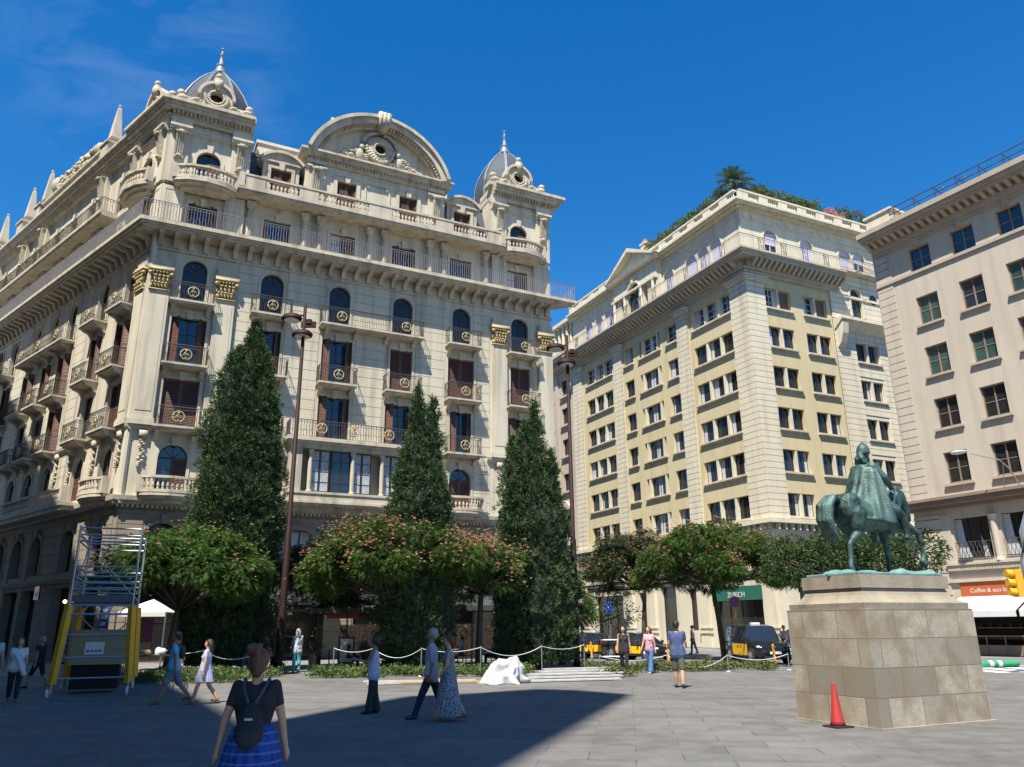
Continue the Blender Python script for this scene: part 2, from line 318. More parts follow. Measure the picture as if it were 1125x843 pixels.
def remesh(mb, name, mats, vox, sm=6):
    me = bpy.data.meshes.new(name); me.from_pydata(mb.v, [], mb.f); me.update()
    o = bpy.data.objects.new('tmp', me); sc.collection.objects.link(o)
    m1 = o.modifiers.new('r', 'REMESH'); m1.mode = 'VOXEL'; m1.voxel_size = vox; m1.use_smooth_shade = True
    m2 = o.modifiers.new('s', 'SMOOTH'); m2.factor = .5; m2.iterations = sm
    dg = bpy.context.evaluated_depsgraph_get(); r = bpy.data.meshes.new_from_object(o.evaluated_get(dg)); r.name = name
    bpy.data.objects.remove(o); r.materials.clear()
    for m in mats: r.materials.append(M[m] if isinstance(m, str) else m)
    r.polygons.foreach_set('use_smooth', [True] * len(r.polygons)); return r
# ================================================================ ground
def sheet(name, poly, z, m):
    mb = MB(); mb.add([(x, y, z) for x, y in poly], [tuple(range(len(poly)))]); return struct(name, mb.mesh(name, m))
sheet('ground', [(-1500, -1500), (1500, -1500), (1500, 1500), (-1500, 1500)], -.03, 'walk')
mb = MB(); mb.box(-60, 14.5, -60, 31.2, -.3, 0.0); mb.box(14.5, 40, -60, 27.2, -.3, 0.0); struct('plaza_paving', mb.mesh('plaza_paving', 'pave'))
sheet('street', [(-1.5, 41.5), (-2, 31.2), (14.5, 31.2), (14.5, 27.2), (40, 27.2), (40, 33), (19.5, 40.5), (13.8, 50), (-10, 94), (-18, 94)], -.02, 'road')
mb = MB()
for i in range(7): mb.box(15.2 + i * 1.0, 15.7 + i * 1.0, 28.0, 31.0, -.02, -.016)
mb.box(16.6, 30, 31.9, 32.1, -.02, -.016)
struct('road_markings', mb.mesh('road_markings', 'line'))
mb = MB(); mb.box(-60, -2.2, 31.2, 42, -.3, -.004); struct('terrace_pavement', mb.mesh('terrace_pavement', 'walk'))
# ---------------------------------------------------------------- kit for facades
def offs(pts, w):
    pts = [Vector(p) for p in pts]; out = []
    for i, p in enumerate(pts):
        ds = []
        if i: ds.append((p - pts[i - 1]).normalized())
        if i < len(pts) - 1: ds.append((pts[i + 1] - p).normalized())
        ns = [Vector((-d.y, d.x)) for d in ds]; n = sum(ns, Vector((0, 0))).normalized(); out.append(p + n * w / max(.3, n.dot(ns[0])))
    return out
def strip(mb, pts, w, z0, z1, m=0): mb.pxy([tuple(p) for p in offs(pts, w / 2)] + [tuple(p) for p in offs(pts, -w / 2)[::-1]], z0, z1, m)
def along(pts, step, inset=.1):
    pts = [Vector(p) for p in pts]; L = [(pts[i + 1] - pts[i]).length for i in range(len(pts) - 1)]; T = sum(L); n = max(1, int((T - 2 * inset) / step)); out = []
    for k in range(n + 1):
        t = inset + (T - 2 * inset) * k / n; i = 0
        while i < len(L) - 1 and t > L[i]: t -= L[i]; i += 1
        d = (pts[i + 1] - pts[i]).normalized(); out.append((pts[i] + d * t, d))
    return out
BAL = [(.035, 0), (.06, .03), (.06, .07), (.04, .1), (.075, .2), (.07, .3), (.035, .48), (.03, .55), (.055, .6), (.055, .65)]
def balus(mb, pts, z, m=0, h=.65, solid=()):
    strip(mb, pts, .26, z, z + .16, m); strip(mb, pts, .28, z + .16 + h, z + .16 + h + .13, m)
    for p, d in along(pts, .24, .22):
        if any(a < p.x < b for a, b in solid): continue
        mb.lathe([(r, z + .16 + zz * h / .65) for r, zz in BAL], p.x, p.y, 7, m)
    for a, b in solid: mb.box(a, b, pts[0][1] - .1, pts[0][1] + .1, z + .16, z + .16 + h, m)
    for q in (pts[0], pts[-1]): mb.box(q[0] - .17, q[0] + .17, q[1] - .17, q[1] + .17, z - .003, z + .19 + h + .12, m)
def rail(mb, pts, h=1.0, step=.115, r=.011, scroll=True, z=0):
    P = [Vector(p) for p in pts]
    for zz, rr in ((.05, .012), (h - .16, .012), (h, .024)): mb.tube([(p.x, p.y, z + zz) for p in P], rr, 5)
    for k, (p, d) in enumerate(along(P, step, .0)):
        mb.tube([(p.x, p.y, z + .05), (p.x, p.y, z + h)], r, 4, caps=False)
        if scroll and k % 2: 
            c = [(p.x + d.x * .05 * math.sin(a), p.y + d.y * .05 * math.sin(a), z + h - .08 + .06 * math.cos(a)) for a in [2 * math.pi * i / 6 for i in range(7)]]; mb.tube(c, .008, 3, caps=False)
            c = [(p.x + d.x * .055 * math.sin(a * 2), p.y + d.y * .055 * math.sin(a * 2), z + .1 + .5 * a / 3.14) for a in [math.pi * i / 7 for i in range(8)]]; mb.tube(c, .01, 3, caps=False)
def emblem_mesh():
    mb = MB(); n = 16
    mb.tube([(.3 * math.cos(2 * math.pi * k / n), -.02, .3 * math.sin(2 * math.pi * k / n)) for k in range(n + 1)], .035, 6, caps=False)
    for a in (-.6, -.2, .2, .6): mb.tube([(0, -.03, .2), (a * .2, -.05, 0), (a * .38, -.03, -.2)], .022, 5)
    mb.ball((0, -.05, .18), .07, 7, 5); mb.ball((0, -.05, -.24), .06, 7, 5); return mb.mesh('emblem', 'gold', True)
EMB = emblem_mesh()
def balcony(wd, proj=.9, emb=(0,), brackets=(-.8, .8), hr=1.05):
    mb = MB(); w = wd / 2
    mb.box(-w, w, -proj, .02, .10, .22); mb.box(-w + .07, w - .07, -proj + .07, .02, .0, .10)
    for b in brackets: mb.pyz([(0, -.5), (-.12, -.48), (-.3, -.2), (-proj + .2, -.08), (-proj + .2, 0), (0, 0)], b * w - .12, b * w + .12)
    mr = MB(); rail(mr, [(-w + .04, 0), (-w + .04, -proj + .05), (w - .04, -proj + .05), (w - .04, 0)], hr)
    s = [('railing', mr.mesh('railing', 'iron'), (0, 0, .22))] + [('emblem', EMB, (e, -proj + .03, .72)) for e in emb]
    return ('balcony', mb.mesh('balcony', 'stA2'), s)
def shutter(mb, x, y, w, h, ang=0., z=0, m=0):      # hinged leaf with louvres, opened by ang about its inner edge x
    c, s_ = math.cos(ang), math.sin(ang); t = MB(); sg = 1 if w > 0 else -1; W = abs(w)
    t.box(0, .07, 0, .045, 0, h); t.box(W - .07, W, 0, .045, 0, h)
    for zz in (0, h * .45, h - .09): t.box(.07, W - .07, .003, .042, zz, zz + .09)
    k = .1
    while k < h - .12: t.add([(.07, .002, k), (W - .07, .002, k), (W - .07, .03, k + .07), (.07, .03, k + .07)], [(0, 1, 2, 3)]); k += .09
    mb.add([(x + sg * (px * c), y + py * (1 if 1 else 0) - px * s_, z + pz) for px, py, pz in t.v], t.f, m)
def window(w, h, kind='open', arch=False, fr='dkwood', gl='glass', y=.2, nv=2, nh=3, curt=False, blind=0, name='window'):
    fm = MB(); r = w / 2; zt = h - r if arch else h; t = .06
    fm.box(-r, -r + t, y, y + .07, 0, zt); fm.box(r - t, r, y, y + .07, 0, zt); fm.box(-r, r, y, y + .07, 0, .1)
    if arch: fm.arc(0, zt, r - t, r, y, y + .07, n=12); fm.box(-r + t, r - t, y + .002, y + .068, zt - .04, zt + .04)
    else: fm.box(-r, r, y, y + .07, h - t, h)
    for i in range(1, nv): x = -r + w * i / nv; fm.box(x - .035, x + .035, y - .01, y + .06, .1, zt if arch else h - t)
    for j in range(1, nh): z = zt * j / nh; fm.box(-r + t, r - t, y + .01, y + .05, z - .018, z + .018)
    if arch:
        for a in (.8, 1.57, 2.34): fm.tube([(0, y + .03, zt), (r * .95 * math.cos(a), y + .03, zt + r * .95 * math.sin(a))], .02, 4)
    pm = MB()
    if arch: P = [(r * math.cos(math.pi * k / 12), zt + r * math.sin(math.pi * k / 12)) for k in range(13)]; pm.pxz([(-r, 0), (r, 0)] + P, y + .035, y + .045)
    else: pm.pxz([(-r, 0), (r, 0), (r, h), (-r, h)], y + .035, y + .045)
    subs = [('pane', pm.mesh('pane', gl))]
    if curt:
        c = MB()
        for sgn in (-1, 1):
            for k in range(6):
                a = sgn * (r - .07 - k * r * .13); b = a - sgn * r * .1; c.pxz([(min(a, b), .12), (max(a, b), .12), (max(a, b), zt - .06), (min(a, b), zt - .06)], y + .02 + .01 * (k % 2), y + .032)
        subs.append(('curtain', c.mesh('curtain', 'curt')))
    if blind:
        c = MB(); c.box(-r + t, r - t, y - .02, y + .008, h - blind * h, h - t - (r * .5 if arch else 0)); subs.append(('blind', c.mesh('blind', 'blind')))
    if kind == 'open':
        for sgn in (-1, 1): c = MB(); shutter(c, sgn * r, y - .06, sgn * min(.5, w * .42), (zt if arch else h) - .05, rnd.uniform(-.2, .25), .03); subs.append(('shutter', c.mesh('shutter', 'shut')))
    if kind == 'half': c = MB(); shutter(c, r * .98, y - .1, -w * .48, (zt if arch else h) - .05, 0, .03); subs.append(('shutter', c.mesh('shutter', 'shut')))
    if kind == 'in':
        for sgn in (-1, 1): c = MB(); shutter(c, sgn * (r - .02), y - .04, -sgn * w * .34, (zt if arch else h) - .05, R(50), .03); subs.append(('shutter', c.mesh('shutter', 'shut')))
    if kind == 'shut':
        for sgn in (-1, 1): c = MB(); shutter(c, sgn * r * .99, y - .06, -sgn * w * .485, (zt if arch else h) - .05, 0, .03); subs.append(('shutter', c.mesh('shutter', 'shut')))
    return (name, fm.mesh(name, fr), subs)
# ================================================================ building A : the ornate corner block
PA = (-20.75, 41.05)
A = thing('apartment_building', 'ornate cream stone corner block with iron balconies, small slate domes and a curved central pediment', 'building', (PA[0], PA[1], 0))
AF = Fr(PA, R(26.7), A); AS = Fr(PA, R(-41.1), A, .003)
FC = [2.35, 6.8, 11.0, 15.2, 19.4, 23.85]; WF = 26.4
SCx = [-2.4, -6.3, -11.2, -14.4, -17.6, -22.3, -25.6, -28.9]; WS = 34.
def rect(x, w, z0, z1, arch=False): return (x - w / 2, x + w / 2, z0, z1, arch)
def fac_ops(cols, bay=()):
    ops = []; kinds = []
    for i, x in enumerate(cols):
        if x not in bay: ops.append(rect(x, 1.5, 8.75, 11.35, True))
        ops += [rect(x, 1.9 if i % 3 != 1 else 1.5, 12.35, 15.1), rect(x, 1.9 if i % 2 == 0 else 1.5, 15.95, 18.8), rect(x, 1.36, 19.8, 22.5, True)]
    return ops
opsF = fac_ops(FC, bay=FC[2:4]); opsS = fac_ops(SCx)
def gops(cols, w): return [rect(x, w, 4.75, 7.1, True) for x in cols] + [rect(x, w + .5, .02, 3.9) for x in cols]
gF = gops(FC[:1] + FC[4:], 1.9) + [(7.7, 10.9, 4.75, 7.0, False), (13.0, 16.6, 4.75, 7.0, False), (7.6, 11.0, .02, 3.9, False), (12.9, 16.8, .02, 3.9, False), rect(5.6, 1.0, .02, 3.2)]
gS = gops(SCx, 1.9)
mb = MB()
wall(mb, 0, WF, 8.2, 24.1, opsF); courses(mb, 4.8, 21.5, 12.3, 23.3, opsF, .62, mg=.22); courses(mb, 4.8, 21.5, 8.6, 12.0, [*opsF, (8.3, 17.8, 8, 13)], .62, mg=.22)
for o in opsF: surround(mb, o, key=not o[4] or o[2] < 9, wd=.15)
AF.part('wall', mb, 'stA')
mb = MB(); wall(mb, -WS, 0, 8.2, 24.1, opsS); courses(mb, -WS, -8.2, 8.6, 23.3, opsS, .62, mg=.3)
for o in opsS: surround(mb, o, key=False, wd=.15)
AS.part('wall', mb, 'stA')
# ground floor
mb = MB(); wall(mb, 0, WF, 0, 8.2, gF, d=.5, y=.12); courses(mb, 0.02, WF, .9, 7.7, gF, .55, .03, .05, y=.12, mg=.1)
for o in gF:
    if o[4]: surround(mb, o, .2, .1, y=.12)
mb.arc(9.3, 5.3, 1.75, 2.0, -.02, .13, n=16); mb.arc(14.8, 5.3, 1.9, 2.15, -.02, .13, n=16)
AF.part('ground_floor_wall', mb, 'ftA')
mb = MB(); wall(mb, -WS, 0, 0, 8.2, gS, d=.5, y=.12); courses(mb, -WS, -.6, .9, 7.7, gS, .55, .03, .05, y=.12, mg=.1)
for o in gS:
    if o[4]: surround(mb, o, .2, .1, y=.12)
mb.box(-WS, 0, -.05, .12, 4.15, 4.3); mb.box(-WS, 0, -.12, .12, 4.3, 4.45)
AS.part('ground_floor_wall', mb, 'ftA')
# inside mass, roof behind
def poly2(fr, pts): return [tuple(fr.w(x, y))[:2] for x, y in pts]
hull = [AF.w(.55, .75), AF.w(WF - .01, .55), AF.w(WF - .01, 14), AS.w(-WS, 16), AS.w(-WS, .55)]
mb = MB(); mb.pxy([(p.x - PA[0], p.y - PA[1]) for p in hull], 0, 27.5)
link('interior', mb.mesh('interior', 'dark'), A)
hull = [AF.w(1.5, 2.5), AF.w(WF, 2.2), AF.w(WF, 13.5), AS.w(-WS, 15.5), AS.w(-WS, 2.2)]
mb = MB(); mb.pxy([(p.x - PA[0], p.y - PA[1]) for p in hull], 27.5, 31.9)
link('penthouse_wall', mb.mesh('penthouse_wall', 'cream'), A)
for a, b, t in ((5.4, 9.6, 33.1), (10.3, 16.4, 36.4), (16.8, 19.2, 33.4)):
    mb = MB(); mb.box(a, b, 2.6, 9, 31.8, t); mb.box(a - .1, b + .1, 2.5, 9.1, t, t + .22); AF.part('rooftop_block', mb, 'cream')
# belt mouldings and first-floor slabs
def mould(mb, x0, x1, z, prof, m=0): mb.pyz([(y, z + zz) for y, zz in prof], x0, x1, m)
BELT = [(.1, 0), (-.12, .0), (-.16, .15), (-.34, .2), (-.38, .42), (.1, .42)]
mb = MB(); mould(mb, -.3, WF + .2, 7.95, BELT)
for k in range(110): x = -.1 + k * .24; mb.box(x, x + .13, -.2, .0, 7.8, 7.95)
mould(mb, -.25, 5.1, 11.95, [(.02, 0), (-.1, 0), (-.22, .12), (-.25, .28), (.02, .28)]); mould(mb, 21.3, WF + .2, 11.95, [(.02, 0), (-.1, 0), (-.22, .12), (-.25, .28), (.02, .28)])
AF.part('belt_moulding', mb, 'stA2')
mb = MB(); mould(mb, -WS, .3, 7.95, BELT); mould(mb, -WS, .25, 11.95, [(.02, 0), (-.1, 0), (-.22, .12), (-.25, .28), (.02, .28)])
AS.part('belt_moulding', mb, 'stA2')
# giant pilasters with gilt capitals
def capital():
    mb = MB(); mb.box(-.56, .56, -.36, 0, .0, .07); mb.box(-.44, .44, -.28, 0, .07, 1.15); mb.box(-.66, .66, -.5, 0, 1.15, 1.32)
    for row, (z, n, s) in enumerate(((.1, 5, .30), (.5, 4, .32), (.8, 5, .26))):
        for k in range(n):
            x = -.45 + .9 * (k + .5 * (row % 2) + .25) / n
            mb.ball((x, -.33, z + s * .55), (.09, .1, s * .6), 6, 5); mb.ball((x, -.43, z + s * 1.05), (.08, .08, .07), 6, 4)
    for sx in (-1, 1):
        mb.ball((sx * .56, -.4, 1.0), (.13, .12, .14), 7, 5)
        for z in (.25, .6): mb.ball((sx * .47, -.15, z), (.09, .12, .17), 6, 4)
    return mb.mesh('capital', 'gilt', True)
CAP = capital()
def gpil(fr, x, w=1.1, zb=12.25):
    mb = MB(); h = 20.15 - zb
    mb.box(-w / 2 - .12, w / 2 + .12, -.34, 0, 0, .3); mb.box(-w / 2 - .06, w / 2 + .06, -.3, 0, .3, .42)
    mb.box(-w / 2, w / 2, -.26, 0, .42, h); mb.box(-w / 2 + .14, w / 2 - .14, -.285, -.25, .8, h - .35)
    mb.box(-w / 2 - .02, w / 2 + .02, -.3, 0, h + 1.32, h + 2.0); mb.box(-w / 2 - .12, w / 2 + .12, -.42, 0, h + 1.36, h + 1.5)
    for k in range(3): mb.box(-w / 2 - .02, w / 2 + .02, -.31, -.29, h + 1.6 + k * .12, h + 1.66 + k * .12)
    fr.put(('pilaster', mb.mesh('pilaster', 'stA'), [('capital', CAP, (0, 0, h))]), x, 0, zb)
for x in (.55, 4.15, 22.2, 25.8): gpil(AF, x)
for x in (-.56,): gpil(AS, x)
mb = MB(); mb.lathe([(.2, 8.4), (.2, 23.9)], 0, 0, 8); link('corner_moulding', mb.mesh('corner_moulding', 'stA'), A)
# long fifth-floor balcony
def longbal(fr, x0, x1, z, proj, corb, back=0., m='stA2', mir=(0, 0)):
    mb = MB(); e0, e1 = mir
    def slab(p, za, zb): mb.pxy([(x0 - e0 * p, -p), (x1 + e1 * p, -p), (x1, back), (x0, back)], za, zb)
    slab(proj - .12, z - .22, z - .1); slab(proj, z - .1, z + .12); slab(proj - .25, z - .34, z - .22)
    if corb:
        k = x0 + .3
        while k < x1 - .2: mb.pyz([(0, z - 1.05), (-.2, z - 1.0), (-.35, z - .62), (-proj + .35, z - .52), (-proj + .35, z - .34), (0, z - .34)], k - .13, k + .13); k += .83
        mb.box(x0, x1, -.12, 0, z - 1.2, z - 1.05)
    return mb
mb = longbal(AF, 0, WF + .1, 24.0, 1.35, True, mir=(.67, 1)); mr = MB(); rail(mr, [(-.67 * 1.28, -1.28), (WF + 1.35, -1.28), (WF + 1.35, .3)], 1.12, .16, .018)
AF.put(('balcony', mb.mesh('balcony', 'stA2'), [('railing', mr.mesh('railing', 'iron_lit'), (0, 0, 24.12))]))
mb = longbal(AS, -WS, 0, 24.0, 1.35, True, mir=(0, .67)); mr = MB(); rail(mr, [(-WS, -1.28), (.67 * 1.28, -1.28)], 1.12, .16, .018)
AS.put(('balcony', mb.mesh('balcony', 'stA2'), [('railing', mr.mesh('railing', 'iron_lit'), (0, 0, 24.12))]))
# fifth floor: set-back wall with engaged columns
for fr, cols, x0, x1 in ((AF, FC, 0, WF), (AS, SCx, -WS, 0)):
    ops = [rect(x, 1.65, 24.2, 26.3) for x in cols]; mb = MB(); wall(mb, x0, x1, 24.0, 27.2, ops, y=.3, d=.25)
    for o in ops: surround(mb, o, .16, .06, y=.3)
    fr.part('wall', mb, 'stA')
colm = MB(); colm.box(-.28, .28, -.28, .28, 0, .12); colm.lathe([(.26, .12), (.26, .2), (.2, .26), (.21, 1.2), (.17, 2.45), (.17, 2.5), (.24, 2.56), (.26, 2.7)], 0, 0, 12); colm.box(-.28, .28, -.28, .28, 2.7, 2.95)
COL = colm.mesh('column', 'stA2', False)
for x in (5.1, 8.45, 9.45, 12.75, 13.75, 17.0, 18.05, 21.2): AF.put(('column', COL), x, .02, 24.12)
x = -8.7
while x > -33: AS.put(('column', COL), x, .02, 24.12); AS.put(('column', COL), x - .85, .02, 24.12); x -= 3.3
def pier(fr, x0, x1, z0, z1, y0=-.06, y1=.35, panel=True):
    mb = MB(); mb.box(x0, x1, y0, y1, z0, z1); w = x1 - x0
    if panel and w > .6:
        a, b, c, e = x0 + .15, x1 - .15, z0 + .3, z1 - .25
        for q in ((a, a + .05, c, e), (b - .05, b, c, e), (a, b, c, c + .05), (a, b, e - .05, e)): mb.box(q[0], q[1], y0 - .025, y0 + .01, q[2], q[3])
    fr.part('pier', mb, 'stA')
for fr, l in ((AF, ((0, 1.2), (3.55, 4.7), (21.7, 22.8), (25.1, WF))), (AS, ((-1.2, 0), (-4.7, -3.6)))):
    for a, b in l: pier(fr, a, b, 24.12, 27.1)
# sixth-floor slab and balustrade
mb = MB(); mb.box(4.2, 22.2, -1.0, .4, 27.18, 27.36); mb.box(4.1, 22.3, -1.1, .4, 27.36, 27.5)
bs = MB(); balus(bs, [(4.3, -.95), (22.1, -.95)], 27.5, solid=[(4.3, 5.7), (7.8, 9.0), (12.3, 13.9), (17.0, 18.3), (20.9, 22.0)])
AF.put(('balcony', mb.mesh('balcony', 'stA2'), [('balustrade', bs.mesh('balustrade', 'stA2'))]))
def bowbal(x, z, w=1.75, py=1.1):
    P = [(-w, -.15), (-w, -.5 * py), (-w * .55, -.86 * py), (0, -py), (w * .55, -.86 * py), (w, -.5 * py), (w, -.15)]
    mb = MB(); O_ = [(p[0] * 1.07, p[1] * 1.12) for p in P]; mb.pxy([(O_[0][0], .0)] + O_ + [(O_[-1][0], .0)], z - .12, z + .05); mb.pxy([(P[0][0], 0)] + P + [(P[-1][0], 0)], z - .26, z - .12)
    mb.pxy([(P[0][0] * .8, 0)] + [(p[0] * .8, p[1] * .75) for p in P] + [(P[-1][0] * .8, 0)], z - .45, z - .26)
    b = MB(); balus(b, P[1:-1], z + .05, h=.6); return ('balcony', mb.mesh('balcony', 'stA2'), [('balustrade', b.mesh('balustrade', 'stA2'))])
BOW = bowbal(0, 0)
for x in (2.35, 23.85): AF.put(BOW, x, 0, 27.3)
AS.put(BOW, -2.6, 0, 27.3)
mb = MB(); mb.box(-30, -6.6, -1.0, .4, 27.3, 27.5); mb.box(-30, -6.6, -.9, .4, 27.16, 27.3); mr = MB(); rail(mr, [(-29.9, -.95), (-6.65, -.95), (-6.65, .2)], .95, .16, .014)
AS.put(('balcony', mb.mesh('balcony', 'stA2'), [('railing', mr.mesh('railing', 'iron'), (0, 0, 27.5))]))
# first-floor stone balconies
B1 = bowbal(0, 0, 1.45, .95)
for x in (2.35, 19.4, 23.85): AF.put(B1, x, 0, 8.5)
AS.put(B1, -2.4, 0, 8.5)
P = [(5.3, 0), (5.3, -.7), (7.9, -.7)]; mb = MB(); mb.box(5.1, 8.0, -.85, 0, 8.35, 8.5); b = MB(); balus(b, [(5.4, -.7), (7.9, -.7)], 8.5, h=.6)
AF.put(('balcony', mb.mesh('balcony', 'stA2'), [('balustrade', b.mesh('balustrade', 'stA2'))]))
mb = MB(); mb.box(-30, -5.1, -1.0, 0, 8.05, 8.3); mb.box(-30.1, -5.0, -1.1, 0, 8.3, 8.5); b = MB(); balus(b, [(-29.9, -.95), (-5.2, -.95)], 8.5, h=.6, solid=[(-16.5, -14.8), (-10.4, -8.8), (-22.8, -21)])
AS.put(('balcony', mb.mesh('balcony', 'stA2'), [('balustrade', b.mesh('balustrade', 'stA2'))]))
# the glazed bay on the first floor with its terrace
mb = MB(); mb.box(8.4, 17.6, -1.1, 0, 8.35, 9.05); mb.box(8.3, 17.7, -1.2, 0, 8.42, 8.55); mb.box(8.35, 17.65, -1.16, 0, 8.95, 9.08)
mb.box(8.45, 9.15, -1.02, 0, 9.08, 11.6); mb.box(16.85, 17.55, -1.02, 0, 9.08, 11.6)
for z0, z1, p in ((11.6, 11.85, 1.08), (11.85, 12.0, 1.2), (12.0, 12.22, 1.35)): mb.box(8.5 - (p - 1.02), 17.5 + (p - 1.02), -p, .0, z0, z1)
for k in range(36): mb.box(8.6 + k * .25, 8.73 + k * .25, -1.1, -1.0, 8.25, 8.35)
mr = MB(); rail(mr, [(8.3, -.1), (8.3, -1.25), (17.7, -1.25), (17.7, -.1)], 1.0, .16, .014, True)
bay = AF.put(('bay', mb.mesh('bay', 'stA2'), [('railing', mr.mesh('railing', 'iron'), (0, 0, 12.22))] + [('emblem', EMB, (x, -1.28, 12.75)) for x in (10.1, 12.0, 14.2, 16.1)]))
c2 = MB(); c2.lathe([(.17, 0), (.17, .08), (.12, .12), (.13, 1.2), (.105, 2.25), (.16, 2.32), (.17, 2.5)], 0, 0, 12); C2 = c2.mesh('column', 'stA2')
for x in (9.65, 12.15, 13.95, 16.35): AF.put(('column', C2), x, -.88, 9.08)
WB = window(1.15, 2.5, 'none', y=0, curt=True, nh=4); WB2 = window(1.15, 2.5, 'none', y=0, nh=4)
for k, x in enumerate((10.25, 11.5, 12.75, 14.55, 15.75)): AF.put(WB if k % 3 != 1 else WB2, x, -.72, 9.08)
# iron balconies
b24 = balcony(2.4); b25 = balcony(2.45)
for x in FC: AF.put(b24, x, 0, 15.6)
for x in (FC[0], FC[1], FC[4], FC[5]): AF.put(b24, x, 0, 19.4)
AF.put(balcony(6.7, .9, (-2.1, 2.1), (-.85, -.3, .3, .85)), 13.1, 0, 19.4)
for x in (FC[0], FC[1], FC[4], FC[5]): AF.put(b24, x, 0, 12.0)
bs2 = balcony(2.2)
for x in SCx:
    AS.put(bs2, x, 0, 15.6)
    if x != -2.4 or 1: AS.put(bs2, x, 0, 12.0)
for x in (-2.4, -6.3, -25.6, -28.9): AS.put(bs2, x, 0, 19.4)
AS.put(balcony(8.6, .9, (-3.2, 0, 3.2), (-.85, -.4, 0, .4, .85)), -14.4, 0, 19.4); AS.put(bs2, -22.3, 0, 19.4)
# windows
wo = window(1.9, 2.75, 'open', nh=4); wo.__class__
def W(kind, w, h, **k): return window(w, h, kind, **k)
V2 = {0: W('shut', 1.9, 2.75), 1: W('open', 1.5, 2.75), 2: W('in', 1.9, 2.75, nh=4), 3: W('in', 1.9, 2.75, nh=4), 4: W('in', 1.5, 2.75), 5: W('in', 1.9, 2.75)}
V3 = {0: W('in', 1.9, 2.85, nh=3), 1: W('in', 1.5, 2.85), 2: W('in', 1.9, 2.85, nh=4), 3: W('shut', 1.5, 2.85), 4: W('shut', 1.9, 2.85), 5: W('shut', 1.5, 2.85)}
WA = window(1.36, 2.7, 'none', True, nh=3, gl='glassd', y=.18); WA1 = window(1.5, 2.6, 'shut', True, nh=3, y=.2); WA2 = window(1.5, 2.6, 'half', True, nh=3, y=.2)
W5 = [W('open', 1.2, 2.1, y=.16), W('in', 1.65, 2.1, y=.16), W('half', 1.65, 2.1, y=.16, curt=True)]
for i, x in enumerate(FC):
    AF.put(V2[i], x, 0, 12.35); AF.put(V3[i], x, 0, 15.95); AF.put(WA, x, 0, 19.8); AF.put(W5[(i * 2 + 1) % 3 if i != 0 else 1], x, .3, 24.2)
    if i not in (2, 3): AF.put(WA2 if i == 0 else WA1, x, 0, 8.75)
S2 = [W('in', 1.9, 2.75), W('open', 1.5, 2.75), W('in', 1.9, 2.75)]; S3 = [W('in', 1.9, 2.85), W('open', 1.5, 2.85)]
for i, x in enumerate(SCx):
    AS.put((V2[0], V2[1], V2[2])[i % 3], x, 0, 12.35); AS.put(V3[(0, 1)[i % 2]], x, 0, 15.95); AS.put(WA, x, 0, 19.8); AS.put(W5[i % 3], x, .3, 24.2); AS.put(WA1 if i % 2 else WA2, x, 0, 8.75)
# ground-floor windows and shops
WG = window(1.9, 2.35, 'none', True, nh=2, gl='glassd', y=.45); WG2 = window(3.2, 2.25, 'none', nh=1, nv=5, gl='curt', fr='dkwood', y=.45, name='window'); SH = window(2.4, 3.88, 'none', nh=2, nv=2, gl='glassd', y=.5, name='shopfront'); SH2 = window(3.4, 3.88, 'none', nh=2, nv=3, gl='glassd', y=.5, name='shopfront')
for x in (FC[0], FC[4], FC[5]): AF.put(WG, x, .1, 4.75); AF.put(SH, x, .1, .02)
for x, z, t in ((9.3, 4.75, WG2), (14.8, 4.75, WG2), (9.3, .02, SH2), (14.85, .02, SH2)): AF.put(t, x, .1, z)
for x in SCx: AS.put(WG, x, .1, 4.75); AS.put(SH, x, .1, .02)
# carved drops on the pilaster shafts and corner
dr = MB()
for k in range(16): dr.ball((rnd.uniform(-.13, .13), -.08, -k * .1), (.1, .1, .08), 6, 4)
dr.box(-.22, .22, -.2, 0, .05, .45); DR = dr.mesh('carved_drop', 'carve', True)
for fr, x in ((AF, .75), (AF, 3.95), (AF, 22.2), (AF, 25.8), (AS, -.75), (AS, -4.1), (AS, -7.4), (AS, -9.6)): fr.put(('carved_drop', DR), x, -.02, 11.5)
# ------------------------------------------------ attic towers
DENT = []
def cornice(mb, x0, x1, z, p=1.0, mir=(0, 0), y1=.5, s=1.0, back=2.0):
    for a, b, q in ((0, .22, .25), (.22, .3, .35), (.5, .72, .72), (.72, .9, .82), (.9, 1.12, 1.0)):
        mb.pxy([(x0 - mir[0] * q * p, -q * p), (x1 + mir[1] * q * p, -q * p), (x1 + (mir[1] > .9) * q * p, back), (x0 - (mir[0] > .9) * q * p, back)], z + a * s, z + b * s)
    mb.box(x0, x1, -.34 * p, y1, z + .3 * s, z + .5 * s)
    k = x0
    while k < x1: mb.box(k, k + .12, -.55 * p, -.33 * p, z + .31 * s, z + .49 * s); k += .24
def scroll(zt):
    mb = MB(); mb.pyz([(0, 0), (-.12, 0), (-.1, .25), (-.2, .9), (-.32, 1.5), (-.42, 1.75), (0, 1.75)], -.26, .26); mb.box(-.33, .33, -.3, 0, 1.75, 1.85)
    for k in range(4): x = -.2 + k * .13; mb.pyz([(-.05, .3), (-.14, .3), (-.26, 1.0), (-.37, 1.5), (-.45, 1.72), (-.1, 1.72)], x - .03, x + .03)
    mb.ball((0, -.16, .12), (.2, .16, .14), 8, 5); mb.ball((0, -.42, 1.66), (.27, .12, .14), 8, 5); return mb.mesh('scroll_corbel', 'carve')
SCR = scroll(0)
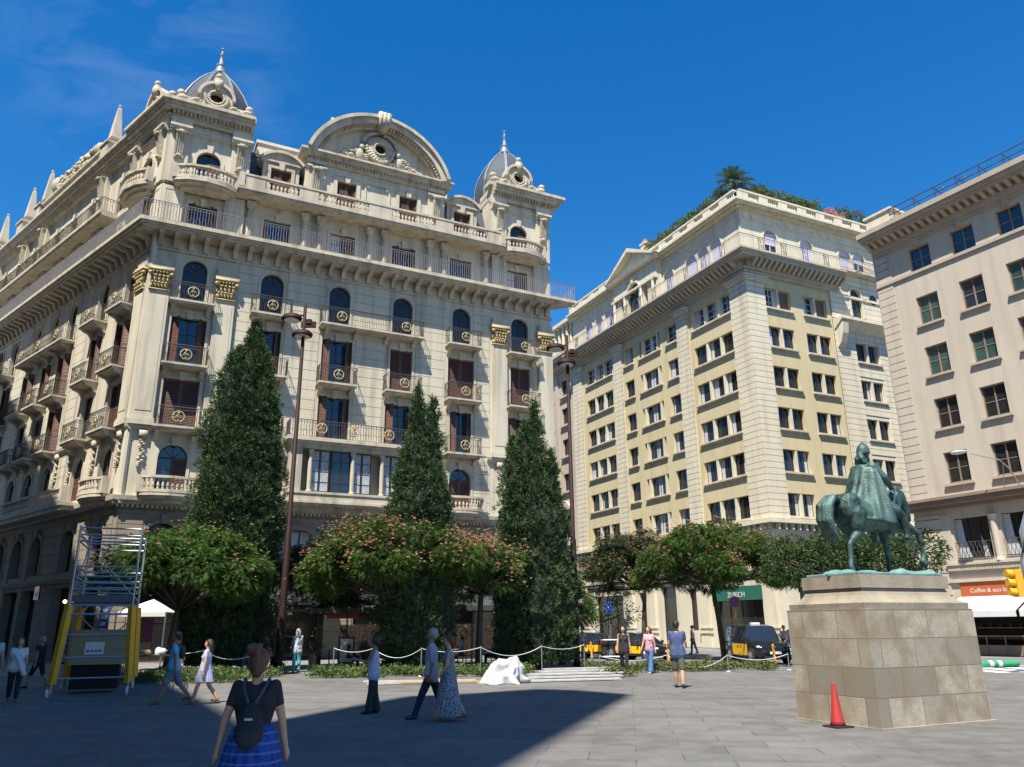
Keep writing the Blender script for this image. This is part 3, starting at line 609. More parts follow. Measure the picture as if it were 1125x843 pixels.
def gable():      # oculus gable with ball finials that stands before each little dome
    mb = MB(); mb.box(-2.5, 2.5, -.45, .35, 0, .3); mb.box(-1.35, 1.35, -.3, .3, .3, .55)
    P = [(-2.3, .3), (-1.9, .75), (-1.35, .8), (-1.15, 1.0)] + [(1.05 * math.cos(math.pi - math.pi * k / 12), 1.15 + 1.05 * math.sin(math.pi * k / 12)) for k in range(13)] + [(1.15, 1.0), (1.35, .8), (1.9, .75), (2.3, .3)]
    # ring wall round the oculus
    n = 24; cz = 1.2; prev = None
    import bisect
    mb.arc(0, cz, .42, 1.0, -.22, .25, 0, 2 * math.pi, 24); mb.arc(0, cz, .95, 1.14, -.4, .3, 0, math.pi, 16)
    mb.pxz([(-2.3, .3), (-2.05, .7), (-1.6, .85), (-.95, .9), (-.9, .3)], -.2, .25); mb.pxz([(2.3, .3), (.9, .3), (.95, .9), (1.6, .85), (2.05, .7)], -.2, .25); mb.box(-.9, .9, -.2, .25, .3, .45)
    c = MB(); c.arc(0, cz, .4, .52, -.34, -.2, 0, 2 * math.pi, 20)
    for k in range(17): a = math.pi + math.pi * k / 16; c.ball((.68 * math.cos(a), -.3, cz + .68 * math.sin(a)), (.12, .12, .12), 6, 4)
    for s in (-1, 1):
        for k in range(9): c.ball((s * (.9 + k * .15), -.3, .62 + .12 * math.sin(k * 1.1)), (.12, .13, .12), 6, 4)
        c.ball((s * 2.05, -.1, 1.0), (.26, .26, .26), 9, 7); c.lathe([(.2, .55), (.28, .7), (.15, .8)], s * 2.05, -.1, 8)
        c.ball((s * 1.9, -.25, .6), (.35, .25, .2), 8, 5)
    c.pxz([(-.14, 1.75), (.14, 1.75), (.24, 2.45), (-.24, 2.45)], -.5, -.1); c.box(-.2, .2, -.48, -.1, 2.45, 2.55); c.ball((0, -.28, 2.75), .22, 10, 7)
    d = MB(); d.lathe([(.41, 0), (.41, .02)], 0, 0, 18)
    dm = MB(); dm.tube([(0, .1, cz), (0, .24, cz)], .44, 16)
    return ('gable', mb.mesh('gable', 'stA2'), [('carving', c.mesh('carving', 'carve', True)), ('oculus', dm.mesh('oculus', 'dark'))])
GAB = gable()
DP = [(2.25, 0), (2.32, .8), (2.25, 1.6), (2.04, 2.4), (1.7, 3.15), (1.28, 3.85), (.86, 4.4), (.5, 4.75), (.36, 4.9)]
def dome():
    mb = MB(); mb.lathe(DP, 0, 0, 8, a0=R(22.5)); r = MB()
    for k in range(8):
        a = R(22.5) + k * math.pi / 4
        for da in (-.05, .05): r.tube([(q * 1.02 * math.cos(a + da / max(q, .5)), q * 1.02 * math.sin(a + da / max(q, .5)), z) for q, z in DP], .05, 5)
    f = MB(); f.lathe([(.5, 0), (.52, .1), (.3, .2), (.34, .45), (.26, .6), (.24, .7), (.32, .78), (.16, .9), (.09, 1.6), (.16, 1.7), (.06, 1.85), (.05, 2.1)], 0, 0, 10); f.ball((0, 0, 2.15), .11)
    return ('dome', mb.mesh('dome', 'slate'), [('ribs', r.mesh('ribs', 'zinc')), ('finial', f.mesh('finial', 'zinc', True), (0, 0, 4.8))])
DOM = dome()
WT = window(1.4, 2.25, 'half', True, y=.16, nh=2)
def tower(fr, x0, x1, win, mir=(0, 0), back=True):
    o = rect(win, 1.4, 27.6, 29.85, True); mb = MB(); wall(mb, x0, x1, 27.2, 31.9, [o], d=.3); surround(mb, o, .2, .08)
    for a, b in ((x0, x0 + 1.15), (x1 - 1.15, x1)):
        mb.box(a, b, -.16, .01, 27.3, 30.75); mb.box(a - .04, b + .04, -.3, .01, 31.15, 31.9)
    for z0, z1, p in ((30.72, 30.82, .14), (30.82, 30.95, .3), (30.95, 31.1, .42)):
        mb.box(x0 + 1.19, x1 - 1.19, -p * .5, .01, z0, z1)
        for a, b in ((x0, x0 + 1.15), (x1 - 1.15, x1)): mb.box(a - .05, b + .05, -p - .12, .012, z0, z1)
    fr.part('tower_wall', mb, 'stA'); mb = MB(); cornice(mb, x0, x1, 31.5, 1.0, mir); fr.part('tower_cornice', mb, 'stA2')
    for x in (x0 + .6, x1 - .6): fr.put(('scroll_corbel', SCR), x, -.15, 28.9)
    fr.put(WT, win, 0, 27.6)
tower(AF, -.0, 4.75, 2.35, (.67, 0)); tower(AF, 21.65, WF, 23.85, (0, 1)); tower(AS, -4.75, 0, -2.5, (0, .67))
mb = MB(); mb.box(21.65, WF - .01, .36, 5.5, 27.2, 32.3); AF.part('tower_core', mb, 'stA')
mb = MB(); pts = [AF.w(.15, .4), AF.w(4.74, .37), AF.w(4.6, 5.2), AS.w(-4.6, 5.2), AS.w(-4.74, .37)]; mb.pxy([(p.x - PA[0], p.y - PA[1]) for p in pts], 27.2, 32.55); link('tower_core', mb.mesh('tower_core', 'stA'), A)
AF.put(GAB, 2.35, .1, 32.6); AF.put(GAB, 23.85, .1, 32.6); AS.put(GAB, -2.5, .1, 32.6)
AF.put(DOM, 2.5, 2.3, 32.5); AF.put(DOM, 23.9, 2.3, 32.5)
# mansard with dormers
for x0, x1, xs in ((4.76, 8.3, (6.75,)), (17.9, 21.64, (19.45,))):
    mb = MB(); mb.pyz([(.3, 27.5), (1.6, 31.4), (1.9, 31.4), (3, 27.5)], x0, x1); mb.box(x0, x1, 1.5, 2.4, 31.35, 31.6)
    AF.part('mansard_roof', mb, 'slate')
    for x in xs:
        o = (-.65, .65, .35, 2.5); mb = MB(); wall(mb, -1.15, 1.15, 0, 2.9, [o], d=.3); mb.box(-1.15, -1.1, 0.003, 1.5, 0, 2.9); mb.box(1.1, 1.15, .003, 1.5, 0, 2.9); surround(mb, o, .2, .09)
        mb.box(-1.3, 1.3, -.18, 1.4, 2.9, 3.02); n = 10; P = [(-1.45, 3.02), (1.45, 3.02)] + [(1.45 * math.cos(math.pi * k / n * .7 + .47) / .89, 3.02 + .62 * (math.sin(math.pi * k / n * .7 + .47) - .45) / .55) for k in range(n + 1)]
        mb.pxz(P, -.1, 1.5); mb.arc(0, 1.95, 1.65, 1.82, -.3, 1.5, R(38), R(142), 12)
        WD = window(1.3, 2.15, 'shut', y=.16, nh=2)
        AF.put(('dormer', mb.mesh('dormer', 'stA2'), []), x, .25, 27.5); AF.put(WD, x, .25, 27.85)
# central pediment block
ops = [rect(11.0, 1.3, 28.0, 30.05), rect(15.3, 1.3, 28.0, 30.05)]
mb = MB(); wall(mb, 8.2, 18.0, 27.4, 31.2, ops, d=.3)
for o in ops: surround(mb, o, .25, .09)
for a, b in ((8.3, 9.5), (16.7, 17.9)): mb.box(a, b, -.18, .01, 27.4, 30.5); mb.box(a - .04, b + .04, -.26, .01, 30.85, 31.1)
for z0, z1, p in ((30.3, 30.4, .1), (30.4, 30.52, .22)):
    mb.box(9.54, 16.66, -p * .5, .01, z0, z1)
    for a, b in ((8.3, 9.5), (16.7, 17.9)): mb.box(a - .05, b + .05, -p - .15, .012, z0 + .1, z1 + .1)
for q in ((12.2, 12.32, 28.2, 30.5), (13.88, 14.0, 28.2, 30.5)): mb.box(q[0], q[1], -.07, .01, q[2], q[3])
mb.box(12.32, 13.88, -.06, .01, 28.2, 28.3); mb.box(12.32, 13.88, -.06, .01, 30.3, 30.4)
for s in (-1, 1): mb.ball((13.1 + s * .65, -.06, 30.15), (.16, .08, .16), 8, 5)
AF.part('pediment_wall', mb, 'stA')
mb = MB(); mb.box(8.25, 17.95, .32, 2.4, 27.4, 31.3); AF.part('pediment_core', mb, 'stA')
for x in (8.9, 17.3): AF.put(('scroll_corbel', SCR), x, -.17, 28.6)
for x in (11.0, 15.3): AF.put(window(1.3, 2.05, 'shut', y=.16, nh=2), x, 0, 28.0)
mb = MB(); cornice(mb, 8.45, 17.75, 30.95, .7, (1, 1), s=.65, back=2.2)
rr = 5.12; cx, cz = 13.1, 30.15; a0 = math.asin((31.7 - cz) / rr)
mb.arc(cx, cz, rr - .5, rr - .12, -.75, 1.6, a0, math.pi - a0, 30); mb.arc(cx, cz, rr - .12, rr + .12, -.95, 1.7, a0, math.pi - a0, 30)
P = [(cx + (rr - .5) * math.cos(a0 + (math.pi - 2 * a0) * k / 24), cz + (rr - .5) * math.sin(a0 + (math.pi - 2 * a0) * k / 24)) for k in range(25)]; mb.pxz([(cx - 4.3, 31.6), (cx + 4.3, 31.6)] + P, .05, 1.2)
for k in range(48): a = a0 + .03 + (math.pi - 2 * a0 - .06) * k / 47; mb.box(cx + (rr - .62) * math.cos(a) - .05, cx + (rr - .62) * math.cos(a) + .05, -.6, -.35, cz + (rr - .62) * math.sin(a) - .05, cz + (rr - .62) * math.sin(a) + .05)
mb.arc(cx, cz, rr - .75, rr - .5, -.35, .2, a0 + .02, math.pi - a0 - .02, 30)
AF.part('pediment', mb, 'stA2')
c = MB(); oc = 33.1; c.arc(cx, oc, .42, .95, -.25, .1, 0, 2 * math.pi, 24); c.arc(cx, oc, .38, .5, -.32, -.2, 0, 2 * math.pi, 20)
for s in (-1, 1):
    for k in range(46):
        t = k / 45; x = s * (.8 + 2.5 * t); z = 31.75 + .16 + (1.6 * (1 - t) ** 1.2) * rnd.uniform(.05, 1.0); q = .2 * (1 - t * .45); c.ball((cx + x, -.08, z), (q * rnd.uniform(.6, 1.2), .2, q * rnd.uniform(.6, 1.1)), 7, 5)
    for k in range(12): a = R(20 + k * 7); c.ball((cx + s * 1.25 * math.cos(a), -.12, oc + .1 + 1.2 * math.sin(a)), (.17, .18, .15), 7, 5)
    c.ball((cx + s * 1.4, -.15, 32.35), (.3, .25, .5), 8, 6); c.ball((cx + s * 1.3, -.2, 32.95), (.19, .2, .22), 8, 6)
for k in range(15): a = math.pi + math.pi * k / 14; c.ball((cx + .95 * math.cos(a), -.2, oc + .95 * math.sin(a)), (.14, .14, .14), 6, 4)
c.pxz([(cx - .28, 34.3), (cx + .28, 34.3), (cx + .44, 35.5), (cx - .44, 35.5)], -1.15, -.2)
for k in (-.25, 0, .25): c.box(cx + k - .05, cx + k + .05, -1.19, -1.1, 34.5, 35.52)
AF.part('pediment_carving', c, 'carve', smooth=True)
dm = MB(); dm.tube([(cx, .02, oc), (cx, .3, oc)], .42, 16); mb.v; AF.part('oculus', dm, 'dark')
# long side attic: cornice, gables, obelisks
ops = [rect(x, 1.3, 27.7, 30.0, x < -25) for x in SCx[1:]]
mb = MB(); wall(mb, -WS, -4.78, 27.3, 32.0, ops, y=.1, d=.3)
for o in ops: surround(mb, o, .2, .08, y=.1)
for a in (-9.2, -20.0, -24.2, -30.6): mb.box(a - .55, a + .55, -.2, .11, 27.5, 31.6)
for a, b in ((-9.8, -4.8),): pass
AS.part('attic_wall', mb, 'stA')
for a in (-9.2, -20.0, -24.2, -30.6): AS.put(('scroll_corbel', SCR), a, -.2, 29.3)
for x in SCx[1:]: AS.put(window(1.3, 2.3, 'open' if x > -20 else 'shut', x < -25, y=.16, nh=2), x, .1, 27.7)
mb = MB(); cornice(mb, -WS, -4.8, 31.4, .8, (0, 0), s=.9); AS.part('attic_cornice', mb, 'stA2')
mb = MB(); cornice(mb, -19.4, -9.8, 32.42, .7, (1, 1), s=.8); mb.pyz([(0, 32.3), (.0, 33.3), (2.0, 33.3), (2.0, 32.3)], -19.2, -10); mb.box(-17.8, -11.4, -.3, 1.6, 33.35, 34.3); mb.box(-18.1, -11.1, -.5, 1.8, 34.3, 34.55); mb.box(-17.2, -12, -.3, 1.4, 34.56, 34.9)
AS.part('side_gable', mb, 'stA2')
c = MB()
for k in range(60): c.ball((rnd.uniform(-17.6, -11.6), -.45, 33.35 + rnd.uniform(0, 1.1)), (rnd.uniform(.12, .3), .2, rnd.uniform(.12, .26)), 7, 5)
c.ball((-18.6, -.2, 34.4), (.55, .5, .75), 10, 8); c.ball((-10.6, -.2, 34.0), (.5, .5, .6), 10, 8)
AS.part('gable_carving', c, 'carve', smooth=True)
ob = MB(); ob.box(-.6, .6, -.6, .6, 0, .9); ob.box(-.7, .7, -.7, .7, .9, 1.05); ob.lathe([(.3, 1.05), (.22, 1.25), (.3, 1.4)], 0, 0, 8); ob.lathe([(.2, 1.4), (.48, 1.62), (.46, 1.75), (.17, 4.0), (.1, 4.2), (0.02, 4.25)], 0, 0, 4, a0=R(45)); ob.ball((0, 0, 4.3), .12); OB = ob.mesh('obelisk', 'stA2')
for x in (-8.6, -20.9, -24.8, -31.2): AS.put(('obelisk', OB), x, -.15, 32.4)
mb = MB(); mb.box(-WS, -8, 1.0, 4.0, 31.5, 32.4); AS.part('roof_parapet', mb, 'cream')
# planting on the sixth-floor side balcony and small roof aerial
an = MB(); an.tube([(0, 0, 0), (0, 0, 3.6)], .03, 5)
for k in range(5): an.tube([(-.4, 0, 3.2 + k * .1), (.4, 0, 3.35 + k * .08)], .015, 4)
AS.part('aerial', an, 'steel', -6.6, 1.2, 32.4)
sg = MB(); sg.box(-.35, .35, -.35, -.25, 0, .75); sgn = AS.part('shop_sign', sg, 'tail', -8.6, 0, 3.3)
link('lettering', text_mesh('e', .62, 'lettering', 'white'), sgn, (0, -.37, .14))
# ================================================================ building B : ochre and cream office block
PB = (17.40, 53.23)
B = thing('office_building', 'tall ochre and cream block with banded corner piers, triple windows and a planted roof terrace', 'building', (PB[0], PB[1], 0))
BR = Fr(PB, R(25.7), B); BL = Fr(PB, R(-64.5), B, .003)
def sill_(f, W_, y=0): f.box(-W_, W_, y - .2, y + .3, -.16, -.02, 2); f.box(-W_ + .1, W_ - .1, y - .12, y + .02, -.24, -.16, 2)
def bwin(n, w, h, gap=.2, y=.28, brown=None, gl='glassd', sc_=0):
    fm = MB(); pm = MB(); tot = n * w + (n - 1) * gap; x = -tot / 2; bl = MB(); cus = []; sill_(fm, tot / 2 + .12)
    for i in range(n):
        fm.box(x, x + .05, y, y + .06, 0, h, 1); fm.box(x + w - .05, x + w, y, y + .06, 0, h, 1); fm.box(x, x + w, y, y + .06, h - .05, h, 1); fm.box(x, x + w, y, y + .06, 0, .05, 1)
        fm.box(x + w / 2 - .025, x + w / 2 + .025, y - .005, y + .055, 0, h, 1); pm.box(x, x + w, y + .03, y + .04, 0, h)
        if sc_: fm.box(x, x + w, y + .004, y + .05, h * .33, h * .33 + .035, 1); fm.box(x, x + w, y + .004, y + .05, h * .66, h * .66 + .035, 1)
        if i < n - 1: fm.box(x + w, x + w + gap, .02, y + .1, 0, h, 0)
        if brown and i in brown: bl.box(x + .05, x + w - .05, y - .03, y - .008, h * .02, h - .05)
        elif rnd.random() < .75:
            q = rnd.choice((.25, .5, .5, .8)); side = rnd.random() < .5; a = x + .06 if side else x + w * (1 - q * .5); cu = MB(); cu.box(a, a + w * q * .45, y + .01, y + .025, .06, h - .06); cus.append(('curtain', cu.mesh('curtain', 'curt')))
        x += w + gap
    sub = [('pane', pm.mesh('pane', gl))]
    if bl.v: sub.append(('blind', bl.mesh('blind', 'blind')))
    return ('window', fm.mesh('window', ['cream', 'dkwood' if not sc_ else 'wfr', 'cr2']), sub + cus)
rowt = [10.3 + 3.1 * i for i in range(6)]; H1 = 1.6
def band(c0, c1): return (c0, c1)
Lg = [(-4.1, 3, 1.42), (-9.25, 1, 1.42), (-12.45, 0, 0), (-15.7, 1, 1.42), (-20.85, 3, 1.42)]
def gw(n, w, gap=.2): return n * w + (n - 1) * gap
opsL = []; Lw = []
for t in rowt:
    for x, n, w in Lg:
        if n == 0: W_ = 3.1
        else: W_ = gw(n, w)
        opsL.append((x - W_ / 2, x + W_ / 2, t - H1, t)); Lw.append((x, n, w, t))
mb = MB(); wall(mb, -25.7, 0, 8.4, 26.6, opsL, d=.4); BL.part('wall', mb, 'yel')
Rg = [(3.05, 2, 1.15), (6.8, 2, 1.15)]; opsR = [(x - 1.25, x + 1.25, t - H1, t) for t in rowt for x, n, w in Rg]
mb = MB(); wall(mb, 0, 8.5, 8.4, 26.6, opsR, d=.4); BR.part('wall', mb, 'yel')
opsE = [(10.65, 13.1, t - H1, t) for t in rowt[:5]] + [(10.75, 11.95, 24.9, 27.35, True)]
mb = MB(); wall(mb, 8.5, 16.2, 8.4, 29.0, opsE, d=.4, y=-.05); courses(mb, 8.5, 16.2, 8.45, 23.4, opsE, .44, .035, .05, y=-.05, mg=.06); courses(mb, 8.5, 16.2, 24.5, 28.6, opsE, .44, .035, .05, y=-.05, mg=.1)
surround(mb, opsE[-1], .16, .1, y=-.05, key=False)
mb.pyz([(-.05, 23.4), (-.9, 24.1), (-1.0, 24.1), (-1.0, 24.3), (-.05, 24.3)], 8.5, 16.2); mb.pyz([(-.05, 21.9), (-.5, 22.3), (-.75, 23.0), (-.9, 23.9), (-.05, 23.9)], 8.6, 9.2)
mb.box(8.4, 16.2, -.2, 0, 26.4, 26.6)
BR.part('wing_wall', mb, 'cream')
cc = MB(); cc.tube([(13.35, -.09, 26.7), (13.35, -.13, 26.7)], .42, 16); BR.part('round_window', cc, 'glassd')
for x, n, w, t in Lw:
    key = (n, int((t - 10) / 3.1))
    top = t > 25; tree = bwin(n, w, H1, sc_=top) if n else None
    if n: BL.put(tree, x, 0, t - H1)
    else:
        f = MB(); sill_(f, 1.67)
        for s in (-1, 1): f.box(s * 1.13 - .11, s * 1.13 + .11, .02, .4, 0, H1, 0)
        f.box(-1.02, -.97, .28, .34, 0, H1, 1); f.box(.97, 1.02, .28, .34, 0, H1, 1); f.box(-.03, .03, .27, .34, 0, H1, 1); f.box(-1.55, 1.55, .285, .335, H1 - .05, H1, 1)
        if top: f.box(-1, 1, .285, .33, .5, .54, 1); f.box(-1, 1, .285, .33, 1.02, 1.06, 1)
        p = MB(); p.box(-1.55, 1.55, .31, .32, 0, H1); c = MB(); c.box(-.3 + rnd.uniform(-.2, .2), .25, .29, .305, .05, H1 - .06); BL.put(('window', f.mesh('window', ['cream', 'wfr' if top else 'dkwood', 'cr2']), [('pane', p.mesh('pane', 'glassd')), ('curtain', c.mesh('curtain', 'curt'))]), x, 0, t - H1)
for i, t in enumerate(rowt):
    for x, n, w in Rg: BR.put(bwin(2, 1.15, H1, brown=(1,) if i == 5 else None, sc_=(i == 5), gl='glass' if i in (4, 1) else 'glassd'), x, 0, t - H1)
    if i < 5: BR.put(bwin(2, 1.12, H1), 11.88, -.05, t - H1)
BR.put(window(1.2, 2.4, 'none', True, nh=3, gl='glassg', y=.15, fr='dkwood'), 11.35, -.05, 24.9)
# banded piers
def bpier(fr, x0, x1, z0=8.42, z1=26.0, p=.14):
    mb = MB(); mb.box(x0 + .02, x1 - .02, -p + .04, .02, z0, z1); courses(mb, x0, x1, z0, z1, [], .44, .035, .05, y=-p + .04)
    k = z0
    while k < z1 - .1: mb.box(x0 - .0, x0 + .03, -p - .008, .02, k, k + .4); mb.box(x1 - .03, x1, -p - .008, .02, k, k + .4); k += .44
    for a, q in ((0, .12), (.14, .2), (.3, .3)): mb.box(x0 - q + .05, x1 + q - .05, -p - q, .02, z1 + a, z1 + a + .14)
    fr.part('pier', mb, 'cream')
bpier(BL, -1.75, .14); bpier(BL, -8.4, -6.95); bpier(BL, -18.1, -16.75); bpier(BL, -25.7, -24.0); bpier(BR, -.138, 1.65)
# main cornice under the terrace floor
def bcorn(fr, x0, x1, mir):
    mb = MB()
    for z0, z1, p in ((26.6, 26.85, .25), (26.85, 27.0, .4), (27.55, 27.75, 1.15), (27.75, 27.9, 1.25), (27.9, 28.05, 1.35)):
        mb.pxy([(x0 - mir[0] * p, -p), (x1 + mir[1] * p, -p), (x1, 1), (x0, 1)], z0, z1)
    mb.box(x0, x1, -.45, .3, 27.0, 27.55); k = x0 + .2
    while k < x1: mb.pyz([(-.45, 27.05), (-.6, 27.05), (-1.1, 27.4), (-1.1, 27.55), (-.45, 27.55)], k, k + .22); k += .5
    fr.part('cornice', mb, 'soff'); mr = MB(); P = [(x0 - mir[0] * 1.25, -1.25), (x1 + mir[1] * 1.25, -1.25)] + ([(16.2, -.1)] if fr is BR else [])
    rail(mr, P, 1.05, .3, .007, False); k = x0 + .5
    while k < x1 - .8:
        for a in range(5): mr.tube([(k + a * .1, -1.25, .05), (k + .4 - a * .1, -1.25, 1.0)], .014, 4)
        mr.box(k - .03, k, -1.27, -1.23, 0, 1.05); mr.box(k + .43, k + .46, -1.27, -1.23, 0, 1.05); k += 2.2
    fr.part('railing', mr, 'iron', 0, 0, 28.05)
bcorn(BL, -25.7, 0, (0, 1)); bcorn(BR, 0, 9.3, (1, 0))
mb = MB(); mb.box(9.3, 16.2, -.75, .3, 28.5, 28.7); mr = MB(); rail(mr, [(9.3, -.7), (16.2, -.7)], .95, .16, .01, False); BR.put(('balcony', mb.mesh('balcony', 'cr2'), [('railing', mr.mesh('railing', 'iron'), (0, 0, 28.7))]))
# arched top floor
arL = [-2.95, -4.5, -6.05, -9.1, -18.75, -20.5, -22.4]; arR = [3.05, 6.8, 11.0, 12.6]
for fr, xs, x0, x1, mir in ((BL, arL, -25.7, 0, (0, 1)), (BR, arR, 0, 16.2, (1, 0))):
    ops = [rect(x, 1.36, 28.1 if x < 10 else 28.8, 30.85, True) for x in xs]
    if fr is BL: ops.append((-14.4, -12.6, 28.2, 31.2, True))
    mb = MB(); wall(mb, x0, x1, 28.0, 32.1, ops, d=.3, y=.1)
    for o in ops: surround(mb, o, .14, .06, y=.1, key=False)
    mb.box(x0, x1, .02, .1, 31.3, 31.4); k = x0 + .6
    while k < x1:
        if all(abs(k - x) > .95 for x in xs): mb.ball((k, .08, 31.65), (.22, .08, .22), 7, 5)
        k += .9
    fr.part('top_wall', mb, 'cream')
    LW = MB(); P = [(-.68, 0), (.68, 0)] + [(.68 * math.cos(math.pi * k / 12), 2.07 + .68 * math.sin(math.pi * k / 12)) for k in range(13)]; LW.pxz(P, .12, .16); L2 = LW.mesh('window', 'lilac'); L3 = window(1.36, 2.7, 'none', True, nh=2, y=.1, fr='wfr', gl='glass'); 
    for k, x in enumerate(xs):
        fr.put(('window', L2, []) if not (fr is BR and k in (0, 3)) else L3, x, .1, 28.1 if x < 10 else 28.8)
        if fr is BR and k in (0, 3): c = MB(); c.box(-.5, .5, .12, .14, 1.5, 2.5); fr.part('blind', c, 'lilac', x, .05, 28.1 if x < 10 else 28.4)
    mb = MB()
    for z0, z1, p in ((32.1, 32.25, .25), (32.25, 32.4, .55), (32.4, 32.58, .7)): mb.pxy([(x0 - mir[0] * p, -p), (x1 + mir[1] * p, -p), (x1, 1), (x0, 1)], z0, z1)
    k = x0
    while k < x1: mb.box(k, k + .14, -.38, -.2, 32.12, 32.24); k += .28
    k = x0
    while k < x1 - .1:
        seg = k + 2.0; mb.box(k, k + .9, -.3, -.05, 32.58, 33.6)
        if fr is BL and k < -16: mb.box(k + .9, seg, -.25, -.08, 32.58, 33.5)
        else:
            q = k + .98
            while q < min(seg, x1) - .1: mb.lathe([(.04, 32.65), (.09, 32.9), (.04, 33.2), (.07, 33.42)], q, -.18, 6); q += .2
        k = seg
    mb.box(x0, x1, -.33, -.02, 33.45, 33.6); mb.box(x0, x1, -.3, -.05, 32.58, 32.68)
    fr.part('parapet', mb, 'cream')
mb = MB(); BLp = [BR.w(.5, .8), BR.w(16.2, .7), BR.w(16.2, 24), BL.w(-25.7, 15.5), BL.w(-25.7, .8)]; mb.pxy([(p.x - PB[0], p.y - PB[1]) for p in BLp], 0, 32.4); link('interior', mb.mesh('interior', 'dark'), B)
# pedimented bay on the left face
mb = MB(); o = (-14.4, -12.6, 28.2, 31.3, True); wall(mb, -16.8, -10.0, 28.0, 32.2, [o, (-15.6, -15.0, 28.3, 30.3), (-12.0, -11.4, 28.3, 30.3)], y=-.55, d=.5); surround(mb, o, .2, .1, y=-.55)
mb.box(-16.8, -16.6, -.54, .1, 28, 32.2); mb.box(-10.2, -10.0, -.54, .1, 28, 32.2)
for x in (-16.5, -14.8, -12.2, -10.4): mb.lathe([(.17, 28.1), (.14, 30.2), (.2, 30.4)], x, -.68, 10)
mb.box(-16.9, -9.9, -.8, -.5, 30.4, 30.6); mb.pyz([(0.1, 32.2), (-1.0, 32.2), (-1.1, 32.5), (.1, 32.5)], -17.3, -9.5); mb.pxz([(-17.2, 32.5), (-9.6, 32.5), (-13.4, 34.3)], -.5, 1.5)
mb.pxz([(-17.5, 32.5), (-17.1, 32.5), (-13.4, 34.25), (-9.7, 32.5), (-9.3, 32.5), (-13.4, 34.65)], -1.15, 1.5)
BL.part('pedimented_bay', mb, 'cream'); BL.put(window(1.8, 3.0, 'none', True, nh=2, y=.15), -13.5, -.5, 28.2)
# lower storeys
lo = [(x - w / 2, x + w / 2, 5.75, 6.75) for x, w in ((-23.4, .8), (-22.0, .8), (-20.6, .8), (-19.2, .8), (-8.9, .8), (-10.3, .8), (-15.3, .8), (-4.9, .8), (-3.5, .8), (-2.1, .8))]
bo = [(-6.5, -1.6, .02, 3.9), (-13.1, -11.1, .02, 4.5), (-9.6, -8.6, 1.2, 4.2), (-16.2, -15.2, 1.2, 4.2), (-23.2, -18.6, .6, 4.1)]
mb = MB(); wall(mb, -25.7, 0, 0, 8.4, lo + bo, d=.45, y=.05); mb.box(-25.7, .1, -.12, .05, 4.9, 5.15); mb.box(-25.7, .1, -.2, .05, 5.15, 5.3)
for x in (-.8, -7.6, -14.3, -17.4, -25): 
    for q in range(2): mb.box(x - .55, x + .55, -.15, .05, .0 if not q else 5.3, 4.9 if not q else 7.2)
    mb.box(x - .65, x + .65, -.22, .05, 1.0, 1.15); mb.box(x - .65, x + .65, -.22, .05, 1.35, 1.45)
for z0, z1, p in ((7.2, 7.35, .15), (7.35, 7.7, .3), (8.12, 8.42, .62)): mb.pxy([(-25.7, -p), (p, -p), (0, .3), (-25.7, .3)], z0, z1)
k = -25.4
while k < 0: mb.box(k, k + .16, -.48, -.2, 7.7, 8.1); mb.ball((k + .3, -.3, 7.85), (.14, .1, .14), 6, 4); k += .62
mb.box(-25.7, 0, -.2, .05, 7.7, 8.12)
BL.part('lower_wall', mb, 'cream')
roW = [(1.9, 4.6, .8, 4.0), (5.4, 8.1, .8, 4.0), (9.9, 13.8, .02, 4.0)] + [(x, x + 1, 5.75, 6.75) for x in (2.2, 3.5, 5.9, 7.1, 10.5, 12)]
mb = MB(); wall(mb, 0, 16.2, 0, 8.4, roW, d=.45, y=.05); mb.box(0, 16.2, -.12, .05, 4.9, 5.3)
for z0, z1, p in ((7.2, 7.35, .15), (7.35, 7.7, .3), (8.12, 8.42, .62)): mb.pxy([(-p, -p), (16.2, -p), (16.2, .3), (0, .3)], z0, z1)
k = .2
while k < 16: mb.box(k, k + .16, -.48, -.2, 7.7, 8.1); k += .62
BR.part('lower_wall', mb, 'cream')
for fr, l in ((BL, lo + bo), (BR, roW)):
    for o in l:
        w_, h_ = o[1] - o[0], o[3] - o[2]; fr.put(window(w_, h_, 'none', nh=1, nv=max(1, int(w_ / 1.2)), gl='glassd', y=.3), (o[0] + o[1]) / 2, .05, o[2])
sg = MB(); sg.box(-2.6, 2.6, -.12, 0, 0, .95); s = BL.part('shop_sign', sg, 'green', -4.05, .04, 3.2); link('lettering', text_mesh('ZURICH', .5, 'lettering', 'white'), s, (0, -.13, .22))
# chimneys and the roof garden
def chimney(h, m='cream', cap='pot'):
    mb = MB(); mb.box(-.33, .33, -.33, .33, 0, h); mb.box(-.42, .42, -.42, .42, h, h + .14); c = MB(); c.lathe([(.34, 0), (.36, .12), (.2, .3), (.2, .45)], 0, 0, 8)
    return ('chimney', mb.mesh('chimney', m), [('chimney_pot', c.mesh('chimney_pot', cap), (0, 0, h + .14))])
BL.put(chimney(2.2), -17.7, .9, 32.6); BL.put(chimney(2.6), -14.2, 1.6, 33.3); BL.put(chimney(2.0, 'pot'), -2.6, 1.4, 32.6)
mb = MB(); mb.tube([(0, 0, 0), (0, 0, 2.6)], .03, 4); mb.tube([(-.4, 0, 2.3), (.4, 0, 2.4)], .02, 4); mb.tube([(-.3, 0, 2.0), (.3, 0, 2.1)], .02, 4); BL.part('aerial', mb, 'steel', -16.4, 1.8, 33.0)
